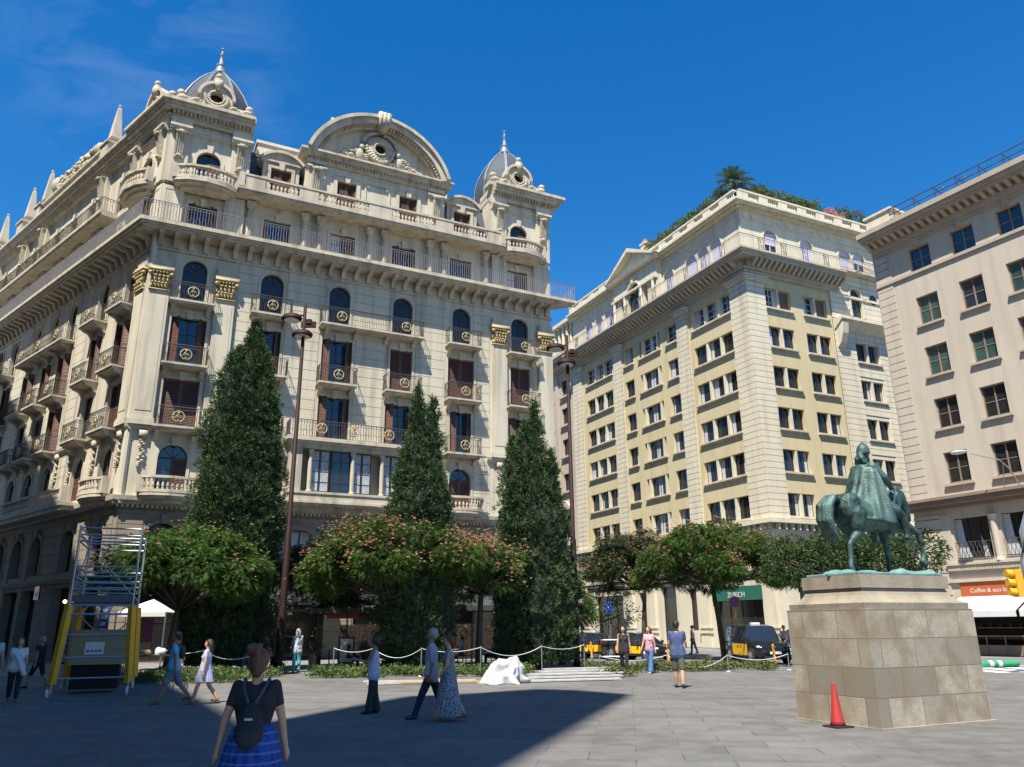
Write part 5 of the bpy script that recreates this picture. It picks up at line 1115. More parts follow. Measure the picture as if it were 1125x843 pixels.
# neck and head, chin tucked
chain(h, [(.62, 0, 1.22, .21), (.82, 0, 1.44, .165), (.93, 0, 1.55, .13), (.98, 0, 1.56, .115)]); h.ball((.72, 0, 1.2), (.2, .13, .22)); chain(h, [(.99, 0, 1.52, .12), (1.07, 0, 1.38, .095), (1.14, 0, 1.16, .062), (1.15, 0, 1.1, .058)]); h.ball((1.02, 0, 1.42), (.1, .075, .12))
for s in (-1, 1): h.cap((.96, s * .06, 1.64), .03, (.97, s * .075, 1.74), .008, 7); h.ball((1.15, s * .03, 1.1), .025, 6, 5)
for k in range(9): t = k / 8; h.cap((.48 + .42 * t, -.02, 1.42 + .27 * t), .05, (.42 + .4 * t, -.12 + .03 * (k % 2), 1.28 + .27 * t), .022, 7)
# legs
def hleg(s, pts): chain(h, [(x, s * y, z, r) for x, y, z, r in pts], 10)
hleg(-1, [(-.42, .17, 1.12, .2), (-.44, .185, .9, .15), (-.42, .185, .78, .105), (-.62, .185, .62, .062), (-.68, .185, .56, .052), (-.70, .185, .3, .042), (-.72, .185, .17, .048), (-.67, .185, .07, .05)]); h.lathe([(.075, 0.0), (.06, .09)], -.65, -.185, 10)
hleg(1, [(-.38, .17, 1.12, .2), (-.28, .18, .9, .14), (-.14, .18, .75, .1), (-.32, .18, .56, .058), (-.34, .18, .5, .048), (-.24, .18, .27, .04), (-.2, .18, .16, .046), (-.16, .18, .07, .05)]); h.lathe([(.075, 0.0), (.06, .09)], -.14, .18, 10)
hleg(1, [(.6, .15, 1.08, .16), (.64, .17, .82, .11), (.66, .17, .58, .062), (.66, .17, .5, .058), (.66, .17, .27, .038), (.65, .17, .17, .045), (.69, .17, .07, .048)]); h.lathe([(.072, 0.0), (.056, .09)], .7, .17, 10)
hleg(-1, [(.62, .15, 1.1, .16), (.8, .18, .95, .11), (1.06, .19, .84, .065), (1.12, .19, .8, .06), (1.17, .19, .55, .036), (1.19, .19, .42, .044), (1.15, .19, .33, .045)])
h.cap((1.13, -.19, .3), .065, (1.17, -.19, .25), .07, 9)
horse = remesh(h, 'horse', ['brz'], .017, 4); link('horse', horse, st)
tl = MB()
for k in range(22):
    a = rg.uniform(-.09, .09); b = rg.uniform(-.1, .1); w_ = rg.uniform(.7, 1.2)
    chain(tl, [(-.66, a * .3, 1.36, .06), (-.82 - b * .3, a, 1.4, .06), (-.96 - b, a * 1.4, 1.24, .055 * w_), (-1.0 - b * .9, a * 1.5, .98, .05 * w_), (-.93 - b * .6, a * 1.6, .75 + b, .04 * w_), (-.84 - b * .3, a * 1.6, .58 + abs(b) * 1.5, .018)], 7)
link('tail', remesh(tl, 'tail', ['brz'], .016, 1), st)
r = MB()
chain(r, [(.08, 0, 1.44, .19), (.12, 0, 1.7, .175), (.16, 0, 1.95, .19)]); r.ball((.16, 0, 2.0), (.15, .25, .13)); 
for s in (-1, 1): chain(r, [(.15, s * .2, 2.02, .1), (.3, s * .29, 1.82, .075), (.56, s * .2, 1.7, .055), (.66, s * .12, 1.66, .045)], 9)
chain(r, [(.17, 0, 2.08, .075), (.2, 0, 2.18, .07)]); r.ball((.21, 0, 2.3), (.105, .085, .125), 12, 9); r.cap((.28, 0, 2.26), .045, (.31, 0, 2.18), .03, 8)
for s in (-1, 1):
    chain(r, [(.1, s * .14, 1.38, .15), (.42, s * .33, 1.2, .115), (.55, s * .36, 1.08, .085), (.6, s * .37, .8, .06), (.6, s * .37, .72, .045)], 10); chain(r, [(.58, s * .37, .7, .05), (.76, s * .39, .68, .035)], 8)
    for q in range(4): r.cap((.67 + q * .012, s * (.10 + q * .02), 1.69 - q * .012), .012, (.71, s * (.09 + q * .02), 1.64), .01, 6)
link('rider', remesh(r, 'rider', ['brz'], .013, 4), st)
hm = MB(); hm.lathe([(.118, 2.3), (.125, 2.33), (.118, 2.4), (.085, 2.47), (.03, 2.52), (.015, 2.55)], .2, 0, 14); hm.tube([(.1, 0, 2.3), (.07, -.06, 2.2), (.1, -.1, 2.1)], [.05, .06, .05], 8); hm.tube([(.1, 0, 2.3), (.06, .04, 2.2), (.08, .08, 2.1)], [.05, .06, .05], 8); hm.ball((.1, 0, 2.2), (.07, .11, .12), 9, 7)
link('helmet', remesh(hm, 'helmet', ['brz'], .012, 2), st)
# the cape: folded cloth falling from the shoulders over the horse's back
c = MB(); nu, nv = 56, 22; V = []; F = []
for i in range(nv + 1):
    t = i / nv
    for j in range(nu + 1):
        u = j / nu; a = math.pi * (.1 + 1.3 * u) + .25           # round the rider's back
        cxx, cyy = .14, 0; top = Vector((cxx + .17 * math.cos(a), .29 * math.sin(a) * 1.0, 2.07 - .02 * math.cos(a)))
        near = max(0, -math.sin(a)); back = max(0, -math.cos(a))
        rx = .30 + .36 * t * (1 - .4 * near) + .05 * near; ry = .33 + .16 * t ** .7
        zz = 2.05 - t * (1.10 * near ** .6 + .62 * back * (1 - near) + .75 * max(0, math.sin(a)) ** .6) - .04
        fold = .035 * math.sin(u * 44 + 2.2 * math.sin(t * 3)) * t ** .6 + .02 * math.sin(u * 71 + t * 4) * t
        p = Vector((cxx + .16 * t * near + (rx * t ** .75 * .9 + .17 * (1 - t) + fold) * math.cos(a), (ry * (.55 + .45 * t ** .5) + .08 * (1 - t) + fold) * math.sin(a), zz)); V.append(p)
for i in range(nv):
    for j in range(nu): F.append((i * (nu + 1) + j, i * (nu + 1) + j + 1, (i + 1) * (nu + 1) + j + 1, (i + 1) * (nu + 1) + j))
n0 = len(V); V2 = []
for k, p in enumerate(V): q = Vector((p.x - .14, p.y, 0)); q = q.normalized() if q.length > 0 else q; V2.append(p - q * .03)
c.add(V + V2, F + [tuple(x + n0 for x in f[::-1]) for f in F] + [(nv * (nu + 1) + j, nv * (nu + 1) + j + 1, n0 + nv * (nu + 1) + j + 1, n0 + nv * (nu + 1) + j) for j in range(nu)] + [(i * (nu + 1) + e, (i + 1) * (nu + 1) + e, n0 + (i + 1) * (nu + 1) + e, n0 + i * (nu + 1) + e) for i in range(nv) for e in (0, nu)])
cm = c.mesh('cape', 'brz', True); link('cape', cm, st)
# ================================================================ street furniture
def cone():
    mb = MB(); mb.lathe([(.125, .03), (.1, .1), (.026, .66), (.022, .68), (.001, .68)], 0, 0, 20); b = MB(); b.box(-.17, .17, -.17, .17, 0, .03)
    t = thing('traffic_cone', 'worn red traffic cone leaning at the foot of the stone pedestal', 'cone', (5.22, 13.72, 0), R(20)); link('cone_body', mb.mesh('cone_body', 'cone', True), t); link('base', b.mesh('base', 'rub'), t)
cone()
def lamp_post(label, loc, lean, h=15.0, hd=1):
    t = thing('lamp_post', label, 'lamp post', loc, group='tall oxide brown lamp posts'); mb = MB(); mb.tube([(0, 0, 0), (0, 0, .3), (0, 0, 5.2), (0, 0, 5.25), (0, 0, h + .6)], [.16, .145, .13, .10, .07], 12); link('pole', mb.mesh('pole', 'rust', True), t)
    for z, x in ((h - .75, -.05), (h + .0, -.55)):
        a = MB(); a.tube([(0, 0, z + .1), (x * 1.2, 0, z + .12)], .04, 6); a.lathe([(.38, z - .12), (.42, z - .02), (.3, z + .14), (.1, z + .2)], x, 0, 12, sx=1.1, sy=.8); l = MB(); l.lathe([(.3, z - .14), (.34, z - .11)], x, 0, 12); o = link('lamp_head', a.mesh('lamp_head', 'rust', True), t); link('lens', l.mesh('lens', 'lamp'), o)
    a = MB(); a.box(-.12, .5, -.06, .06, h - .45, h - .2); a.box(.1, .32, -.1, .1, h - .3, h - .1); link('bracket', a.mesh('bracket', 'rust'), t)
lamp_post('brown lamp post rising in front of the ornate block, left of the middle cypress', (-8.85, 31.1, 0), 0, 14.3)
lamp_post('brown lamp post between the ornate block and the ochre block', (2.6, 34.6, 0), 0, 14.1)
def tsign(name, label, loc, h, m, round_, text, rz=0, pole='steel', r=.3):
    t = thing(name, label, 'sign', loc, rz); mb = MB(); mb.tube([(0, 0, 0), (0, 0, h + .3)], .035, 8); link('pole', mb.mesh('pole', pole), t); p = MB()
    if round_:
        p.tube([(0, -.05, h), (0, -.03, h)], r, 24); o = link('sign_plate', p.mesh('sign_plate', 'tail'), t); q = MB(); q.tube([(0, -.058, h), (0, -.052, h)], r * .76, 24); link('disc', q.mesh('disc', 'bluep'), o)
        b = MB(); s_ = r * .72 * .707
        for k in (-1,): b.pxz([(-s_ - .03, h + s_ - .03), (-s_ + .03, h + s_ + .03), (s_ + .03, h - s_ + .03), (s_ - .03, h - s_ - .03)], -.066, -.06)
        link('bar', b.mesh('bar', 'tail'), o)
    else: p.box(-.22, .22, -.05, -.03, h - .45, h + .3); o = link('sign_plate', p.mesh('sign_plate', 'bluep'), t); link('lettering', text_mesh(text, .4, 'lettering', 'white'), o, (0, -.055, h - .2))
M['bluep'] = mat('sign_blue', (.02, .08, .45), .4)
tsign('parking_sign', 'blue parking sign on a grey pole above the low taxi', (5.9, 50.5, 0), 2.75, None, False, 'P')
tsign('no_parking_sign', 'round red and blue no parking sign on a yellow pole above the van', (10.75, 39.6, 0), 2.65, None, True, '', pole='yelp', r=.27)
for x, y, lab in ((10.78, 34.3, 'yellow bollard right in front of the black van'), (6.95, 37.3, 'yellow bollard at the nose of the second low taxi'), (3.95, 42.2, 'thin yellow bollard in front of the farther low taxi')):
    t = thing('bollard', lab, 'bollard', (x, y, 0), group='yellow bollards at the kerb'); mb = MB(); mb.tube([(0, 0, 0), (-.04, 0, .82)], [.055, .05], 10); link('post', mb.mesh('post', 'yelp'), t); mb = MB(); mb.lathe([(.09, 0), (.07, .04)], 0, 0, 10); link('base', mb.mesh('base', 'rub'), t)
t = thing('lane_marker', 'green and white lane marker lying flat in the street', 'marker', (18.2, 31.2, .1), R(12)); mb = MB(); mb.tube([(-.75, 0, 0), (.75, 0, 0)], .12, 12); mb.ball((-.75, 0, 0), .12); mb.ball((.75, 0, 0), .12); link('body', mb.mesh('body', cl('marker_green', (.02, .28, .12))), t)
mb = MB(); mb.tube([(-.5, 0, 0), (-.32, 0, 0)], .124, 12); link('band', mb.mesh('band', 'white'), t); mb = MB(); mb.tube([(-.12, 0, 0), (.05, 0, 0)], .124, 12); link('band', mb.mesh('band', 'white'), t)
t = thing('traffic_light', 'yellow traffic light seen from the side at the right edge', 'traffic light', (17.15, 27.2, 0), R(0)); mb = MB(); mb.tube([(0, 0, 0), (0, 0, 3.4)], .06, 10); link('pole', mb.mesh('pole', 'steel'), t); mb = MB(); mb.box(-.30, .02, -.17, .17, 2.4, 3.3); link('housing', mb.mesh('housing', 'yelp'), t)
for k in range(3): mb = MB(); z = 2.55 + k * .3; mb.tube([(-.3, 0, z), (-.52, 0, z + .02)], [.14, .13], 12); link('visor', mb.mesh('visor', 'yelp'), t)
t = thing('street_light', 'curved grey steel street light at the very right edge', 'street light', (15.95, 25.0, 0)); mb = MB(); mb.tube([(0, 0, 0), (0, 0, 1), (-.05, 0, 3.4), (.1, 0, 4.3), (.55, 0, 5.3), (1.3, 0, 6.1), (2.4, 0, 6.5)], [.12, .1, .085, .08, .07, .06, .05], 12); link('pole', mb.mesh('pole', 'steel', True), t); mb = MB(); mb.ball((2.8, 0, 6.45), (.5, .16, .09), 12, 8); link('lamp_head', mb.mesh('lamp_head', 'steel', True), t)
wl = CF.w(6.0, 0, 8.1); t = thing('wall_lamp', 'white lamp on a thin bent arm fixed to the beige block', 'lamp', wl, R(-60.2)); mb = MB(); mb.tube([(0, 0, 0), (-.1, -.5, .9), (-.25, -1.0, 1.35), (-1.1, -2.0, 1.75)], [.035, .035, .03, .025], 6); mb.tube([(-.8, 0, 0), (-.2, -.85, 1.2)], .02, 5); link('arm', mb.mesh('arm', 'steel'), t); mb = MB(); mb.ball((-1.5, -2.3, 1.85), (.42, .3, .09), 12, 8); link('lamp_head', mb.mesh('lamp_head', 'white', True), t)
# awning of the cafe
aw = thing('awning', 'white sloping cafe awning under the orange sign', 'awning', CF.w(1.9, -.1, 0), R(-60.2)); mb = MB(); mb.add([(0, 0, 2.88), (3.55, 0, 2.88), (3.55, -1.5, 2.15), (0, -1.5, 2.15), (0, -1.5, 1.85), (3.55, -1.5, 1.85)], [(0, 1, 2, 3), (3, 2, 5, 4)]); mb.add([(0, 0, 2.85), (3.55, 0, 2.85), (3.55, -1.48, 2.12), (0, -1.48, 2.12)], [(0, 1, 2, 3)]); link('canopy', mb.mesh('canopy', 'white'), aw)
mb = MB()
for x in (.05, 3.5): mb.tube([(x, 0, 2.0), (x, -1.45, 2.1)], .02, 5)
link('arms', mb.mesh('arms', 'iron'), aw)
aw = thing('awning', 'second white awning, cut off by the right edge of the photo', 'awning', CF.w(5.6, -.1, 0), R(-60.2)); mb = MB(); mb.add([(0, 0, 2.88), (5, 0, 2.88), (5, -1.5, 2.15), (0, -1.5, 2.15), (0, -1.5, 1.85), (5, -1.5, 1.85)], [(0, 1, 2, 3), (3, 2, 5, 4)]); link('canopy', mb.mesh('canopy', 'white'), aw)
# ================================================================ scaffold tower on wheels
sf = thing('scaffold_tower', 'wheeled metal scaffold tower with four yellow legs and an empty railed platform', 'scaffold', (-10.75, 21.1, 0), R(22)); X0, X1, Y0, Y1 = -.72, .75, 0, 2.6; s = MB()
def legpos(x, y, t): return (x + (-.13 if x < 0 else .13) * (1 - t) - (.0), y, .32 + t * 1.9)
for x in (X0, X1):
    for y in (Y0, Y1):
        lm = MB(); a = legpos(x, y, 0); b = legpos(x, y, 1); lm.pxy([(a[0] - .1, y - .1), (a[0] + .1, y - .1), (a[0] + .1, y + .1), (a[0] - .1, y + .1)], a[2], a[2] + .01); lm.tube([a, b], .105, 4); link('leg', lm.mesh('leg', 'yelp'), sf)
        wm = MB(); wm.tube([(a[0] - .03 + (-.06 if x < 0 else .0), y, .11), (a[0] + .03 + (-.06 if x < 0 else 0), y, .11)], .11, 14); wm2 = MB(); wm2.tube([(a[0], y, .1), (a[0], y, .34)], .03, 6); wo_ = link('wheel', wm.mesh('wheel', 'white'), sf); link('fork', wm2.mesh('fork', 'steel'), wo_)
        u = MB(); u.tube([(x, y, 2.2), (x, y, 4.25)], .03, 8); link('upright', u.mesh('upright', 'steel'), sf)
s = MB()
for z in (.45, .95, 1.5): s.tube([(X0 - .08, Y0, z), (X1 + .08, Y0, z)], .022, 6); s.tube([(X0 - .08, Y1, z), (X1 + .08, Y1, z)], .022, 6)
for z in (2.22, 2.0): s.tube([(X0, Y0, z), (X1, Y0, z)], .028, 6)
for k in range(5): a = X0 + (X1 - X0) * k / 5; s.tube([(a, Y0, 2.0), (a + .15, Y0, 2.22)], .015, 5)
for z in (2.62, 2.78, 2.95, 3.2, 3.85, 4.02, 4.2):
    s.tube([(X0, Y0, z), (X1, Y0, z)], .024, 6); s.tube([(X0, Y1, z), (X1, Y1, z)], .024, 6)
    for x in (X0, X1): s.tube([(x, Y0, z), (x, Y1, z)], .022, 6)
link('rails', s.mesh('rails', 'steel'), sf); s = MB()
s.tube([(X0, Y0, 4.0), (X1, Y1, 2.4)], .018, 5); s.tube([(X0, Y1, 4.0), (X0, Y0, 2.4)], .018, 5); s.tube([(X0 - .1, Y1, .5), (X1 + .1, Y1, 2.1)], .018, 5); s.tube([(X1 + .1, Y1, .5), (X0 - .1, Y1, 2.1)], .018, 5); link('braces', s.mesh('braces', 'steel'), sf)
s = MB(); s.box(X0 + .02, X1 - .02, Y0 + .05, Y1 - .05, 2.26, 2.3); s.box(X0, X1, Y0 - .01, Y0 + .015, 2.3, 2.48); s.box(X0, X1, Y1 - .015, Y1 + .01, 2.3, 2.48); link('platform', s.mesh('platform', cl('grey_board', (.10, .11, .12))), sf)
bo = MB(); bo.box(X0 + .02, X1 - .1, 1.3, 2.3, .72, 1.45); bo.box(X0, X1 - .08, 1.28, 2.32, 1.45, 1.62); bb = thing('tool_box', 'beige metal cabinet with a white notice standing under the scaffold', 'box', sf.location, R(22)); link('body', bo.mesh('body', cl('beige_metal', (.30, .26, .17))), bb)
no = MB(); no.box(-.35, .12, 1.27, 1.285, .98, 1.3); nn = link('notice', no.mesh('notice', 'white'), bb); no = MB()
for k in range(4): no.box(-.3 + k * .1, -.23 + k * .1, 1.262, 1.27, 1.04, 1.1)
link('marks', no.mesh('marks', 'bluep'), nn); no = MB(); no.box(X0 + .1, X1 - .2, 1.4, 2.2, .1, .72); link('base', no.mesh('base', 'dark'), bb)
# ================================================================ parasols, canopy, terrace furniture
def parasol(label, loc, rz, w_=1.75, h=2.95):
    t = thing('parasol', label, 'parasol', loc, rz, group='charcoal cafe parasols'); mb = MB(); mb.add([(-w_, -w_, h - .55), (w_, -w_, h - .55), (w_, w_, h - .55), (-w_, w_, h - .55), (0, 0, h)], [(0, 1, 4), (1, 2, 4), (2, 3, 4), (3, 0, 4)])
    for a, b in (((-w_, -w_), (w_, -w_)), ((w_, -w_), (w_, w_)), ((w_, w_), (-w_, w_)), ((-w_, w_), (-w_, -w_))): mb.add([(a[0], a[1], h - .55), (b[0], b[1], h - .55), (b[0], b[1], h - .78), (a[0], a[1], h - .78)], [(0, 1, 2, 3)])
    link('canopy', mb.mesh('canopy', 'umb'), t); mb = MB(); mb.tube([(0, 0, 0), (0, 0, h - .02)], .035, 8); link('pole', mb.mesh('pole', 'black'), t); mb = MB(); mb.box(-.35, .35, -.35, .35, 0, .1); link('base', mb.mesh('base', 'black'), t)
    for sx in (-1, 1):
        for sy in (-1, 1): mb = MB(); mb.tube([(0, 0, h - .12), (sx * w_, sy * w_, h - .58)], .015, 4); link('rib', mb.mesh('rib', 'black'), t)
parasol('charcoal square parasol under the pink blossom, left of the middle cypress', (-7.2, 35.2, 0), R(12)); parasol('charcoal square parasol between the middle and the right cypress', (-1.9, 36.9, 0), R(20), 1.5, 3.05); parasol('charcoal parasol half hidden behind the middle cypress trunk', (-4.6, 38.3, 0), R(20), 1.6, 3.0)
t = thing('market_canopy', 'small white peaked canopy beside the scaffold', 'canopy', (-15.4, 34.2, 0), R(10)); mb = MB(); w_ = .95; mb.add([(-w_, -w_, 2.3), (w_, -w_, 2.3), (w_, w_, 2.3), (-w_, w_, 2.3), (.2, 0, 2.85), (-w_, -w_, 2.12), (w_, -w_, 2.12)], [(0, 1, 4), (1, 2, 4), (2, 3, 4), (3, 0, 4), (0, 1, 6, 5)]); link('canopy', mb.mesh('canopy', 'white'), t)
for sx in (-1, 1):
    for sy in (-1, 1): mb = MB(); mb.tube([(sx * w_, sy * w_, 0), (sx * w_, sy * w_, 2.3)], .03, 6); link('pole', mb.mesh('pole', 'steel'), t)
mb = MB(); mb.box(-.9, .1, .8, .85, 1.1, 2.1); t2 = thing('striped_cloth', 'purple striped cloth hanging under the small white canopy', 'cloth', t.location, R(10), me=mb.mesh('striped_cloth', cl('purple_cloth', (.12, .05, .10), (.25, .12, .18), 9)))
t = thing('market_stall', 'dark table heaped with goods behind the strolling pair', 'stall', (-11.9, 27.0, 0), R(8)); mb = MB(); mb.box(-.9, .9, -.4, .4, .78, .82); link('tabletop', mb.mesh('tabletop', 'dkwood'), t)
for sx in (-.8, .8):
    for sy in (-.33, .33): mb = MB(); mb.tube([(sx, sy, 0), (sx, sy, .78)], .03, 6); link('leg', mb.mesh('leg', 'steel'), t)
for nm, x, m_, lb in (('folded_scarf', -.65, 'plank', 'pale folded scarf at the left end of the stall table'), ('straw_bag', -.2, 'wood', 'orange straw bag in the middle of the stall table'), ('fabric_heap', .3, 'white', 'heap of white fabric right of the straw bag on the stall table')):
    mb = MB()
    for k in range(5): mb.ball((rnd.uniform(-.12, .12), rnd.uniform(-.1, .1), rnd.uniform(.04, .12)), (.12, .1, rnd.uniform(.05, .13)), 8, 6)
    thing(nm, lb, 'goods', (-11.9 + x, 27.0 + x * .14, .82), group='goods heaped on the stall', me=mb.mesh(nm, m_, True))
def cafe_table(label, x, y):
    t = thing('cafe_table', label, 'table', (x, y, 0), group='cafe tables on the terrace'); mb = MB(); mb.tube([(0, 0, .7), (0, 0, .73)], .34, 16); link('tabletop', mb.mesh('tabletop', 'plank'), t); mb = MB(); mb.tube([(0, 0, 0), (0, 0, .7)], .03, 6); mb.lathe([(.22, 0), (.2, .03)], 0, 0, 12); link('leg', mb.mesh('leg', 'black'), t)
def chair(label, x, y, rz, m='dkwood'):
    t = thing('cafe_chair', label, 'chair', (x, y, 0), rz, group='cafe chairs on the terrace'); mb = MB(); mb.box(-.2, .2, -.2, .2, .42, .45); link('seat', mb.mesh('seat', m), t); mb = MB(); mb.box(-.2, -.17, -.2, .2, .6, .85); link('backrest', mb.mesh('backrest', m), t)
    for sx in (-1, 1):
        for sy in (-1, 1): mb = MB(); mb.tube([(sx * .18, sy * .18, 0), (sx * .18, sy * .18, .42 if sx > 0 else .84)], .014, 5); link('leg', mb.mesh('leg', 'black'), t)
tabs = [(-6.2, 34.1, 'under the left charcoal parasol'), (-8.2, 36.6, 'deep under the left charcoal parasol'), (-1.4, 35.0, 'in front of the right charcoal parasol'), (-2.9, 36.2, 'left under the right charcoal parasol')]
for k, (x, y, w_) in enumerate(tabs):
    cafe_table('small round cafe table ' + w_, x, y); chair('dark cafe chair on the left of the table ' + w_, x - .6, y, 0); chair('dark cafe chair on the right of the table ' + w_, x + .6, y, math.pi)
def menu(label, x, y, rz=0):
    t = thing('menu_board', label, 'board', (x, y, 0), rz); mb = MB(); mb.box(-.32, .32, -.02, .02, .2, 1.25); link('frame', mb.mesh('frame', 'dkwood'), t); mb = MB(); mb.box(-.26, .26, -.03, -.021, .28, 1.18); link('panel', mb.mesh('panel', 'plank'), t)
menu('pale menu board on an easel at the left parasol', -6.9, 33.9); menu('menu board standing on the terrace by the right parasol', -.6, 37.6)
for k, (x, y, lab) in enumerate(((-9.5, 33.0, 'flowering potted shrub left of the woman in turquoise trousers'), (-7.95, 32.9, 'dark leaved potted shrub right of the woman in turquoise trousers'))):
    t = thing('potted_shrub', lab, 'plant', (x, y, 0)); mb = MB(); mb.lathe([(.2, 0), (.26, .5), (.27, .55)], 0, 0, 12); link('pot', mb.mesh('pot', 'black'), t); me = crown_mesh([(0, 0, .95, .32, .32, .5), (.05, 0, 1.35, .22, .22, .35)], 70 + k, ['hedge' if k == 0 else 'hedge2'], False, 260, .12); me.name = 'foliage'; link('foliage', me, t)
    if k == 0: bm_ = blossom_mesh([(0, 0, 1.2, .35, .35, .5)], 77, 30); o = link('blossoms', bm_, t); o['kind'] = 'stuff'
for x0, x1, lab in ((7.2, 11.4, 'charcoal awning added for shade on the ornate block, behind the left parasol'), (12.5, 17.2, 'charcoal awning added for shade on the ornate block, behind the middle cypress'), (17.8, 21.2, 'charcoal awning added for shade on the ornate block, between the middle and right cypresses'), (3.6, 6.6, 'charcoal awning added for shade on the ornate block, right of the left cypress'), (22.0, 25.6, 'charcoal awning added for shade on the ornate block, behind the right cypress')):  # awnings added to darken the bright ground-floor wall behind the trees
    aw = thing('awning', lab, 'awning', AF.w(x0, 0, 0), R(26.7), 'charcoal awnings added to shade the ornate block'); mb = MB(); L = x1 - x0; mb.add([(0, 0, 4.1), (L, 0, 4.1), (L, -2.6, 3.1), (0, -2.6, 3.1), (0, -2.6, 2.8), (L, -2.6, 2.8)], [(0, 1, 2, 3), (3, 2, 5, 4)]); link('canopy', mb.mesh('canopy', 'umb'), aw); mb = MB(); mb.tube([(.1, -2.6, 2.8), (.1, 0, 3.2)], .02, 4); link('arm', mb.mesh('arm', 'black'), aw); mb = MB(); mb.tube([(L - .1, -2.6, 2.8), (L - .1, 0, 3.2)], .02, 4); link('arm', mb.mesh('arm', 'black'), aw)
for k, (x, y, lab) in enumerate(((-7.3, 38.6, 'under the left charcoal parasol'), (-5.0, 39.8, 'behind the middle cypress'), (-2.6, 40.6, 'left under the right charcoal parasol'), (-.6, 41.4, 'right under the right charcoal parasol'))):  # added dark screens, standing in for the deep shade under the trees
    t = thing('darkening_screen', 'dark slatted screen with greenery, added to deepen the shade ' + lab, 'screen', (x, y, 0), R(24), 'dark screens added for shade round the terrace'); mb = MB(); mb.box(-.95, .95, -.04, .04, .1, 1.75)
    for q in range(9): mb.box(-.93 + q * .21, -.86 + q * .21, -.06, -.041, .12, 1.72)
    link('panel', mb.mesh('panel', 'dkwood'), t); me = crown_mesh([(-.5, -.1, 1.3, .5, .25, .5), (.5, -.1, 1.4, .5, .25, .5)], 90 + k, ['hedge2'], False, 110, .14); me.name = 'foliage'; link('foliage', me, t)
# painted awning panels and red valances at the restaurant front
mb = MB(); mb.box(-.7, .7, 0, .02, 0, .32); RED = mb.mesh('red_banner', 'tail')
for x, y, lab in ((-7.6, 36.2, 'red banner under the left parasol, left one of the pair'), (-5.3, 36.9, 'red banner under the left parasol, right one of the pair')): thing('red_banner', lab, 'banner', (x, y, 2.0), R(12), me=RED)
# planks, bag, ropes
mb = MB()
pl = []
def plank(label, a, b, z, w_, m, nm='plank', grp='boards lying on the plaza'):
    a = Vector((*a, 0)); b = Vector((*b, 0)); d = (b - a); L = d.length; rz = math.atan2(d.y, d.x); mb = MB(); mb.box(0, L, -w_ / 2, w_ / 2, 0, .045); thing(nm, label, 'plank', (a.x, a.y, z), rz, grp, mb.mesh(nm, m))
for k in range(9):
    y = 25.2 + k * .52; lab = ['nearest', 'second nearest', 'third', 'fourth', 'middle', 'fifth farthest', 'fourth farthest', 'second farthest', 'farthest'][k]
    plank('long grey white board, %s of the row right of the white bag' % lab, (.2 + k * .1 + (.12 if k % 2 else 0), y - .25), (3.25 + .1 * (k % 3), y + .55), .02 + .06 * (k % 3), .3, 'plank')
plank('orange timber lying on the plaza left of the white bag', (-3.8, 24.55), (-.9, 25.0), .03, .14, 'wood'); plank('pale board beside the orange timber', (-4.3, 24.3), (-1.9, 25.15), .02, .16, 'plank'); plank('longest thin pale board behind the orange timber', (-4.6, 25.4), (-1.2, 25.6), .02, .12, 'plank')
nb = MB(); n1, n2 = 64, 22; V = []; F = []
for i in range(n2 + 1):
    for j in range(n1):
        a = 2 * math.pi * j / n1; t = i / n2; q = 1 - t; fo = 1 + .22 * math.sin(a * 5 + 1.5 * math.sin(t * 4)) * q + .10 * math.sin(a * 11 + t * 7) + .3 * nz(math.cos(a) * 2, math.sin(a) * 2, t * 4)
        x = .62 * q ** .75 * math.cos(a) * fo + .38 * t; y = .42 * q ** .8 * math.sin(a) * fo; z = .78 * t ** 1.15 + .32 * math.exp(-((x + .28) ** 2 + y * y) * 9) * (t > .12) + .05 * nz(x * 7, y * 7, t * 5.); V.append((x, y, max(0, z)))
for i in range(n2):
    for j in range(n1): F.append((i * n1 + j, i * n1 + (j + 1) % n1, (i + 1) * n1 + (j + 1) % n1, (i + 1) * n1 + j))
nb.add(V, F + [tuple(range(n1))[::-1], tuple(range(n2 * n1, (n2 + 1) * n1))]); thing('rubble_bag', 'crumpled white plastic rubble bag beside the stacked boards', 'bag', (-.35, 24.6, 0), me=nb.mesh('rubble_bag', 'sheet', True))
def posts_rope(pts, grp, where, sag=.22, h=.95):
    for k, (x, y) in enumerate(pts):
        t = thing('rope_post', 'slim white rope post %s, %s' % (['first', 'second', 'third', 'fourth', 'fifth', 'sixth', 'seventh'][k] + ' from the left', where), 'post', (x, y, 0), group=grp); mb = MB(); mb.tube([(0, 0, 0), (0, 0, h)], .02, 8); link('post', mb.mesh('post', 'steel'), t); mb = MB(); mb.lathe([(.13, 0), (.1, .04)], 0, 0, 10); link('base', mb.mesh('base', 'steel'), t)
    for k in range(len(pts) - 1):
        a, b = pts[k], pts[k + 1]; q = [(a[0] + (b[0] - a[0]) * t - a[0], a[1] + (b[1] - a[1]) * t - a[1], h - .05 - sag * 4 * t * (1 - t) * (1.4 if k % 2 else .6)) for t in [i / 10 for i in range(11)]]; mb = MB(); mb.tube(q, .013, 6); thing('rope', 'white rope span %s, %s' % (['first', 'second', 'third', 'fourth', 'fifth', 'sixth'][k] + ' from the left', where), 'rope', (a[0], a[1], 0), group=grp + ', ropes', me=mb.mesh('rope', 'white'))
